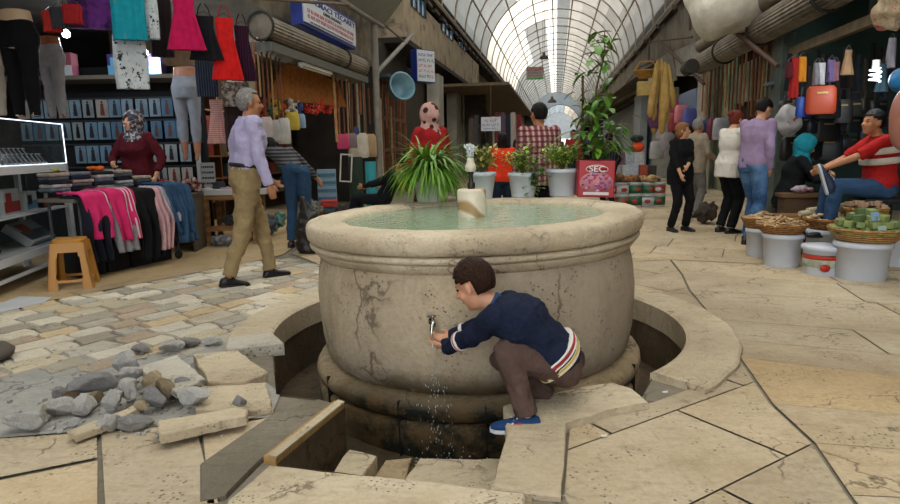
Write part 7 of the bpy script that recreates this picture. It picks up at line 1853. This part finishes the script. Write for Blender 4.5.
def bagx(x, y, d, w_, h_, m, lab):
    o = thing('handbag', lab, 'bag', at(x, y, d), R.uniform(-.5, .5)); rr = []
    for z, f_ in ((0, .8), (-.1, .95), (-.5, 1), (-.9, 1.02), (-1, .9)): rr.append(sect(V((0, 0, z*h_)), V((1, 0, 0)), V((0, 1, 0)), w_/2*f_, w_*.18*f_, 20, 3))
    MB().loft(rr).build('bag_body', m, o); MB().tube([(-w_*.25, 0, -.01), (-w_*.2, 0, h_*.45), (w_*.2, 0, h_*.45), (w_*.25, 0, -.01)], .009, 6).build('handle', plain('bag_handle', '2a2320', .5), o)
    MB().box((0, -w_*.185, -h_*.25), (w_*.35, .01, .02)).build('buckle', plain('brass_buckle', '8a7a4a', .4, metal=.6), o)
bagx(805, 97, 7.0, .21, .22, plain('blue_bag', '1e3f8e', .5), 'royal blue bag hanging under the red scarf')
bagx(822, 86, 6.9, .30, .30, plain('orange_bag', '9c3a1c', .5), 'burnt orange bag hanging in the bag shop')
rr_ = random.Random(8); bm_ = [plain('dark_bag_%d' % i, c_, .4) for i, c_ in enumerate(('171618', '231d1b', '2b2a2e', '1d2027'))]
posn = 0
for r_ in range(3):
    for c_ in range(8):
        x = 790+c_*13+rr_.uniform(-3, 3); y = 98+r_*20+rr_.uniform(-3, 3)
        i = rr_.randrange(4); bagx(x, y, 8.3+r_*.15, rr_.uniform(.2, .42), rr_.uniform(.16, .34), bm_[i], 'dark handbag hanging at the back of the bag shop')
for o in [o for o in bpy.data.objects if o.get('label') == 'dark handbag hanging at the back of the bag shop']: o['group'] = 'dark handbags at the back of the shop'
for k in range(16):
    a = at(790+k*7, 52+(k % 4)*5-k*.9, 8.4); o = garment('hanging_strap', 'dark strap or belt hanging inside the bag shop', a, .2, [(-.02, .03, 0), (-.3, .03, 0), (-.5-.1*(k % 3), .03, 0)], cloth('belt_%d' % (k % 4), ('1c1b1e', '2a2422', '262b33', '35302c')[k % 4]), 'belt', 'dark belts inside the bag shop', hanger=False)
o = thing('spiral_lamp', 'white spiral energy-saving lamp glowing in the bag shop', 'lamp', at(876, 66, 6.6)); MB().tube([(.05*math.cos(t), .05*math.sin(t), -.02-.0075*t) for t in [i*.4 for i in range(48)]], .009, 7).build('spiral_tube', mat('spiral_glow', (1, 1, 1), .5, 0, emit=(.8, .95, 1), estr=1.6), o); MB().rod((0, 0, -.02), (0, 0, .06), .035).build('cap', plain('white_enamel', 'c9c9c4', .5), o)
l = bpy.data.objects.new('lamp_light', bpy.data.lights.new('lamp_light', 'POINT')); l.data.energy = 10; l.data.color = (.85, .95, 1); l.data.shadow_soft_size = .08; C.objects.link(l); l.location = at(870, 78, 6.3)
pxell('plastic_bag', 'white plastic carrier bag with a red print hanging beside the teal headscarf', 789, 121, 8.0, (.16, .11, .20), mat('carrier_plastic', hx('9c9a9c'), .35, .1, 10, col2=hx('8e3230'), mixscale=4.5, mixlo=.60, mixhi=.62), 'bag', 6, .06, 8)
pxell('fluffy_toy', 'cream fluffy bundle with an orange patch hanging at the top right corner', 893, 8, 5.6, (.13, .13, .20), mat('cream_fluff', hx('a59378'), .95, .2, 20, bump=.9, bscale=70, col2=hx('a0462a'), mixscale=5, mixlo=.6, mixhi=.63), 'toy', 8, .06, 12)
pxell('blue_bag_corner', 'bright blue bag at the right edge of the photo', 901, 80, 5.8, (.10, .10, .10), plain('cyan_blue_bag', '1f6fa8', .5), 'bag', 9, .03, 8)
pxell('pink_form', 'pale pink dress form cut by the right edge', 905, 118, 5.5, (.12, .12, .28), plain('pink_form', 'a06a5c', .5), 'mannequin', 10, .02, 4)
# platform, chair, work on it
pf = thing('work_platform', 'low dark wooden platform of the shoe repairers', 'platform', V((5.0, 7.25, 0)), AZ); MB().box((0, 0, .06), (2.2, 1.6, .12)).build('deck', plain('dark_deck', '2e241c', .8, var=.3), pf)
ch = thing('metal_chair', 'black folding chair with a round-topped back under the man in the red polo', 'chair', V((sm.x+.06, sm.y+.02, .122)), 1.35); cm_ = plain('black_chair', '141215', .5)
MB().box((0, -.02, .50), (.42, .42, .05)).build('seat', cm_, ch, bevel=.02)
bk = MB(); rr = [sect(V((0, -.25, z)), V((1, 0, 0)), V((0, 1, 0)), w_, .018, 20, 3) for z, w_ in ((.52, .20), (.60, .23), (.75, .24), (.88, .22), (.97, .16), (1.0, .08))]; bk.loft(rr); bk.build('backrest', cm_, ch)
for x in (-.2, .2):
    for y in (-.22, .18): MB().rod((x, y, 0), (x, y, .5), .014, n=8).build('leg', cm_, ch)
st3 = thing('work_stool', 'low black stool under the woman in the teal headscarf', 'stool', V((tl_.x, tl_.y, .122)), -1.9); MB().box((0, -.04, .30), (.36, .32, .05)).build('seat', cm_, st3)
for x in (-.15, .15):
    for y in (-.16, .10): MB().rod((x, y, 0), (x, y, .28), .016, n=8).build('leg', cm_, st3)
def shoex(label, loc, rz, m, sole_m, s_=1.0, rx=0, ry=0, laces=False):
    o = thing('sports_shoe', label, 'shoe', loc, rz, None, rx, ry); shoe(o, V((0, 0, .085)), V((0, 1, 0)), s_, m, sole_m, 'shoe_body')
    if laces: MB().tube([(-.02, .04, .085), (.02, .055, .09), (-.02, .07, .08), (.02, .085, .075), (-.02, .10, .068)], .005, 5).build('laces', plain('white_lace', 'c0c2c6', .7), o)
    return o
shoex('dark blue shoe with white sole and laces held upright by the seated man', at(825, 186, 6.0), 1.2, plain('navy_shoe', '1b2b45', .5), plain('white_sole', 'a9adb5', .5), 1.15, 1.25, 0, True)
crumple('white_cloth', 'white and pink sports shoes bundle lying on the work table', V((at(802, 190, 6.96).x, 6.98, .645)), (.15, .08, .07), mat('white_pink_leather', hx('9a8f96'), .6, .2, 10, col2=hx('7a4a55'), mixscale=9), 31, 'shoes')
wt2 = thing('work_table', 'low brown work table in front of the seated woman', 'table', V((at(802, 200, 7.0).x, 7.0, .121)), AZ); MB().box((0, 0, .50), (.5, .26, .04)).build('table_top', plain('brown_worktop', '5c4026', .7), wt2); MB().box((0, 0, .24), (.44, .22, .46)).build('table_box', plain('brown_worktop2', '4a3420', .8), wt2)
crumple('rag', 'tan cardboard offcut and rag on the front of the work table', V((4.0, 6.55, .47)), (.12, .05, .03), cloth('tan_rag', '8e7658'), 32, 'rag')
# ---- buckets with baskets
bk_w = plain('white_bucket_plastic', 'b9bfca', .4, var=.04)
def bucket(label, x, y, rt, h_, printed=False):
    p = fp(x, y); p.z = 0; p += V((0, rt, 0))*.9
    o = thing('plastic_bucket', label, 'bucket', p, R.uniform(-.3, .3), 'white buckets under the baskets' if False else None)
    MB().lathe([(rt*.86, 0), (rt*.88, .01), (rt*.965, h_*.86), (rt*1.03, h_*.87), (rt*1.04, h_*.94), (rt*1.02, h_*.98), (rt, h_), (0, h_)], n=40).build('bucket', bk_w, o)
    return o, p
o1, p1_ = bucket('white bucket at the back left of the bucket row', 768, 258, .165, .30)
o2, p2_ = bucket('large plain white bucket second from the left in the row', 790, 268, .185, .32)
o3, p3_ = bucket('white lidded tub with red and green printed label in the bucket row', 831, 277, .170, .27)
o4, p4_ = bucket('widest white bucket under the soap basket', 875, 282.5, .225, .33)
o5, p5_ = bucket('white bucket hidden behind the printed tub', 831, 262, .17, .32)
o6, p6_ = bucket('white bucket partly cut at the right edge of the photo', 912, 268, .2, .33)
lbd = lambda z0, z1, m, nm_, g=1.0: MB().lathe([(.170*(.86+.105*z0/.232)*1.004, z0), (.170*(.86+.105*z0/.232)*1.012*g, z0), (.170*(.86+.105*z1/.232)*1.012*g, z1), (.170*(.86+.105*z1/.232)*1.004, z1), (.170*(.86+.105*z0/.232)*1.004, z0)], n=40).build(nm_, m, o3)
lbd(.03, .185, plain('label_cream', '9aa08c', .5, var=.3, scale=20), 'label'); lbd(.150, .19, plain('label_scarlet', 'b02a1c', .5), 'red_band', 1.004); lbd(.188, .195, plain('label_darkgreen', '2f4a38', .5), 'green_band', 1.004)
o3.rotation_euler = (0, 0, 0)
cv = -.170*.93
MB().lathe([(0, -.006), (1, -.006), (1, .006), (0, .006)], c=(-.06, cv*.955, .08), n=20, M=Matrix.Rotation(PI/2, 3, 'X') , sx=.045, sy=.035).build('tomato_print', plain('label_scarlet', 'b02a1c', .5), o3)
MB().lathe([(.176, .232), (.182, .234), (.182, .262), (.176, .272), (0, .274)], n=40).build('lid', bk_w, o3)
wkm = mat('brown_wicker', hx('a0703a'), .8, .3, 25, wave=('Z', 16, hx('5f3d1c'), .35, .65, 2.5), bump=.7, bscale=60); wkm2 = mat('pale_wicker', hx('b08a52'), .8, .3, 25, wave=('Z', 16, hx('7a5428'), .35, .65, 2.5), bump=.7, bscale=60)
def basket(label, c_, r, h_, m, sy=1.0):
    o = thing('wicker_basket', label, 'basket', c_, R.uniform(-.3, .3)); n = 60
    pr = [(r*.72, 0), (r*.86, h_*.35), (r*.97, h_*.8), (r*.95, h_*.85), (r*.80, h_*.4), (r*.68, .015), (0, .015)]
    rings = []
    for j, (a_, z) in enumerate(pr): rings.append([V((math.cos(2*PI*i/n)*a_*(1+.018*math.sin(i*PI*.5+j*PI)), math.sin(2*PI*i/n)*a_*sy*(1+.018*math.sin(i*PI*.5+j*PI)), z)) for i in range(n)])
    MB().loft(rings).build('basket_body', m, o)
    for q_ in (0, PI):
        MB().tube([(r*.97*math.cos(t), r*.97*sy*math.sin(t), h_*.86+.007*math.sin(t*16+q_)) for t in [i*2*PI/96 for i in range(97)]], .011, 6).build('rim_twist', m, o)
    return o
bA = basket('wicker basket of pale dried pieces on the second white bucket', p2_+V((-.01, .02, .322)), .235, .10, wkm)
bB = basket('wicker basket of dried pieces further back on the first bucket', p1_+V((-.0, .05, .302)), .20, .12, wkm)
bC = basket('wicker basket of whitish shells behind the printed tub', p5_+V((.05, .0, .322)), .25, .12, wkm)
bD = basket('large wicker basket heaped with green soap bars', p4_+V((.05, .04, .332)), .31, .13, wkm2)
bE = basket('pale wicker basket at the right edge behind the soap', V((4.15, 6.1, .45)), .2, .12, wkm2)
bs_ = thing('goods_crate', 'brown wooden crate behind the baskets carrying white rolls', 'crate', V((4.02, 6.62, .121)), AZ); MB().box((0, .0, .16), (.95, .26, .32)).build('crate', plain('crate_wood', '6a4726', .8, var=.3), bs_, bevel=.01)
MB().box((0, -.14, .27), (.98, .02, .07)).build('board', plain('crate_wood2', '8a6438', .8, var=.3), bs_)
def piece(nm_, lab, cat, grp, c_, rot, m, L_, r_, seed):
    rr = random.Random(seed); pts = [V((-L_/2, 0, 0)), V((-L_*.2, rr.gauss(0, r_*.5), rr.gauss(0, r_*.4))), V((L_*.2, rr.gauss(0, r_*.5), 0)), V((L_/2, 0, 0))]
    o = MB().tube(pts, [r_*.5, r_, r_*.9, r_*.4], 7, r2=r_*.55).build(nm_, m, None, c_); o.rotation_euler = rot; return tag(o, lab, cat, grp)
dm_ = [plain('dried_tan', 'b89a72', .9, var=.25, scale=20, bump=.5), plain('dried_cream', 'c2aa84', .9, var=.25, scale=20, bump=.5), plain('dried_brown', '957048', .9, var=.3, scale=20, bump=.5)]
for (bc, r_, n_, lab, grp, ln_, mm, zz) in ((bA, .20, 70, 'pale dried twig-like piece in the basket on the second bucket', 'dried pieces in the front left basket', .14, (0, 1, 0, 2), .05), (bB, .16, 45, 'dried tan piece in the basket at the back left', 'dried pieces in the back left basket', .12, (0, 2, 0, 1), .06), (bC, .21, 60, 'whitish curled shell in the basket behind the printed tub', 'whitish shells in the middle basket', .075, (1, 1, 0, 1), .06)):
    for k in range(n_):
        t = R.uniform(0, 2*PI); q_ = math.sqrt(R.random()); rad = q_*r_; z = zz+.015+(1-q_)*.09*R.uniform(.6, 1)+.02
        piece('dried_piece', lab, 'dried goods', grp, bc.location+V((rad*math.cos(t), rad*math.sin(t), z)), (R.uniform(-.3, .3), R.uniform(-.35, .35), R.uniform(0, PI)), dm_[mm[k % 4]], ln_*R.uniform(.8, 1.2), .014 if bc is not bC else .020, k)
so_m = [plain('soap_green_a', '6d7d4c', .7, var=.2, scale=15), plain('soap_green_b', '7f8c52', .7, var=.2, scale=15), plain('soap_green_c', '55683f', .7, var=.2, scale=15), plain('soap_green_d', '8a8f50', .7, var=.2, scale=15)]
for lay, (rad, n_, z) in enumerate(((.25, 17, .10), (.15, 10, .11), (.20, 13, .158), (.10, 7, .165), (.12, 8, .212), (.05, 3, .262))):
    for k in range(n_):
        t = 2*PI*k/n_+lay*.5; p = bD.location+V((rad*math.cos(t), rad*math.sin(t), z))
        o = MB().box((0, 0, 0), (.088, .066, .054)).build('soap_bar', so_m[R.randrange(4)], None, p, bevel=.004); o.rotation_euler = (R.uniform(-.15, .15), R.uniform(-.15, .15), t+R.uniform(-.4, .4)); tag(o, 'olive green block of soap in the heaped wicker basket', 'soap', 'green soap bars in the large basket')
for k, (dx, dy, z, c_, lab) in enumerate(((-.05, -.24, .13, '9fb3b0', 'white price card stuck in the front of the soap heap'), (-.04, -.12, .235, '7f9fc0', 'blue and white card on top of the soap heap'))):
    o = MB().box((0, 0, 0), (.08, .006, .075)).box((0, -.004, 0), (.05, .003, .03)).build('price_card', plain('card_%d' % k, c_, .6), None, bD.location+V((dx, dy-.03, z))); o.rotation_euler = (-.3, 0, .2); tag(o, lab, 'card')
for k in range(12):
    p = bE.location+V((R.uniform(-.12, .12), R.uniform(-.12, .12), .12+R.uniform(0, .04))); o = MB().box((0, 0, 0), (.07, .055, .045)).build('soap_bar', plain('soap_pinkish', 'a58a70', .7), None, p, bevel=.004); o.rotation_euler = (0, 0, R.uniform(0, 3)); tag(o, 'pinkish beige block of soap in the basket at the right edge', 'soap', 'beige soap bars at the right edge')
for k, (dx, y_) in enumerate(((-.1, .0), (.12, .02), (.32, .0), (.5, .03))):
    o = MB().rod((-.24, 0, 0), (.24, .02, 0), .030, n=14).build('paper_roll', plain('ivory_roll', 'b3a88c', .8), None, bs_.location+V((dx*.4, -.06+.04*k, .355+.03*(k % 2)))); o.rotation_euler = (0, -.06, .15+.1*k); tag(o, ['first', 'second', 'third', 'fourth'][k]+' long ivory roll lying on the crate behind the baskets, counted from the left', 'roll', 'ivory rolls on the crate')
# arcade clutter deep on the right
for k, (x, d, c_, w_, h_, lab) in enumerate(((598, 26, '3a2f2a', 1.0, 1.5, 'dark stall goods far down on the right'), (590, 34, '4a3a30', 1.2, 1.5, 'brownish stall goods very far on the right'), (708, 9.4, '3a2d24', .3, .5, 'dark low stand behind the white sweater woman'), (700, 11.5, '45403a', .4, .7, 'grey stand near the old man'))):
    p = at(x, 150, d); p.z = 0; crumple('goods_heap', lab, p, (w_*.5, .25, h_*.6), plain('heapx_%d' % k, c_, .8, var=.5, scale=6), 60+k, 'bundle', vox=.03)
for k, (x, d, c_) in enumerate(((712, 10.0, '1f2a55'), (716, 10.0, '6a2a3a'), (722, 9.9, '9a9aa0'), (770, 8.6, '7a2a4a'))):
    sack(x-5, x+5, 118, 140, 3.65, c_, ['navy', 'wine red', 'white-grey', 'magenta'][k]+' cloth hanging at head height behind the browsing couple', 'hanging_cloth', 'cloth')
# ------------------------------------------------------------------ labels that tell the repeats apart
bpy.context.view_layer.update()
ORD = ['first', 'second', 'third', 'fourth', 'fifth', 'sixth', 'seventh', 'eighth', 'ninth', 'tenth', 'eleventh', 'twelfth', 'thirteenth', 'fourteenth', 'fifteenth', 'sixteenth', 'seventeenth', 'eighteenth', 'nineteenth', 'twentieth', 'twenty-first', 'twenty-second']
TOP = [o for o in bpy.data.objects if o.parent is None and o.get('label')]
def scrx(o):
    p = o.location; return p.x/max(.1, p.y)
def named(n, grp=None): return [o for o in TOP if o.name.split('.')[0] == n and (grp is None or o.get('group') == grp)]
def rows_of(objs, tol):
    objs = sorted(objs, key=lambda o: -o.location.z); out = []
    for o in objs:
        if out and abs(out[-1][0].location.z-o.location.z) < tol: out[-1].append(o)
        else: out.append([o])
    return out
for n, txt in (('broom_handle', 'wooden broom handle under the left shutter roll'), ('luffa_sponge', 'tan luffa sponge in the hanging bundle'), ('under_table_filler', 'black filler box darkening under the sales table'),):
    for i, o in enumerate(sorted(named(n), key=scrx)): o['label'] = txt + ', ' + ORD[i] + ' from the left'
for g, txt in (('sticks hanging by the roof post', 'wooden stick hanging by the grey roof post'), ('sticks hanging at the right shop', 'thin wooden stick under the right awning roll')):
    for i, o in enumerate(sorted(named('wooden_stick', g), key=scrx)): o['label'] = txt + ', ' + ORD[i] + ' from the left'
for i, o in enumerate(sorted(named('hanging_brush'), key=scrx)): o['label'] = o['label'].split(' hanging')[0] + ' under the canvas valance, ' + ORD[i] + ' bunch from the left'
for i, o in enumerate(sorted(named('blue_box'), key=lambda o: o.location.z)): o['label'] = 'pale blue flat box behind the red stool, ' + ORD[i] + ' from the bottom of the stack'
for i, o in enumerate(sorted(named('folded_garment', 'folded garments on the upper shelf'), key=lambda o: o.location.z)): o['label'] = 'grey-green folded garment on the upper shelf, ' + ORD[i] + ' from the bottom'
fg = sorted(named('folded_garment', 'folded garments on the wheeled table'), key=scrx); st_s = []
for o in fg:
    if st_s and scrx(o)-scrx(st_s[-1][-1]) < .022: st_s[-1].append(o)
    else: st_s.append([o])
for a_i, sk_ in enumerate(st_s):
    for b_i, o in enumerate(sorted(sk_, key=lambda o: o.location.z)): o['label'] = o['label'].split(' folded')[0] + ' folded garment, ' + ORD[b_i] + ' up in the ' + ORD[a_i] + ' stack on the sales table'
RW = ['top', 'second', 'third', 'fourth', 'fifth', 'sixth']
for r_i, rw in enumerate(rows_of(named('hosiery_packet'), .1)):
    for i, o in enumerate(sorted(rw, key=scrx)): o['label'] = o['label'].split(' hosiery')[0] + ' hosiery packet, ' + ORD[i] + ' from the left in the ' + RW[r_i] + ' row of the board'
for r_i, rw in enumerate(rows_of(named('mobile_phone'), .03)):
    for i, o in enumerate(sorted(rw, key=lambda o: -o.location.y)): o['label'] = 'dark phone in the ' + ('back', 'front')[r_i] + ' row of the glass case, ' + ORD[i] + ' from the right'
for r_i, rw in enumerate(rows_of(named('packed_goods'), .1)):
    for i, o in enumerate(sorted(rw, key=scrx)): o['label'] = o['label'].split(' packet')[0] + ' packet on the hardware shelving, ' + RW[r_i] + ' shelf, ' + ORD[i] + ' from the left'
for r_i, rw in enumerate(rows_of(named('handbag', 'dark handbags at the back of the shop'), .14)):
    for i, o in enumerate(sorted(rw, key=scrx)): o['label'] = 'dark handbag at the back of the bag shop, ' + RW[min(r_i, 5)] + ' row, ' + ORD[min(i, 20)] + ' from the left'
for i, o in enumerate(sorted(named('hanging_strap'), key=scrx)): o['label'] = 'dark belt hanging inside the bag shop, ' + ORD[i] + ' from the left'
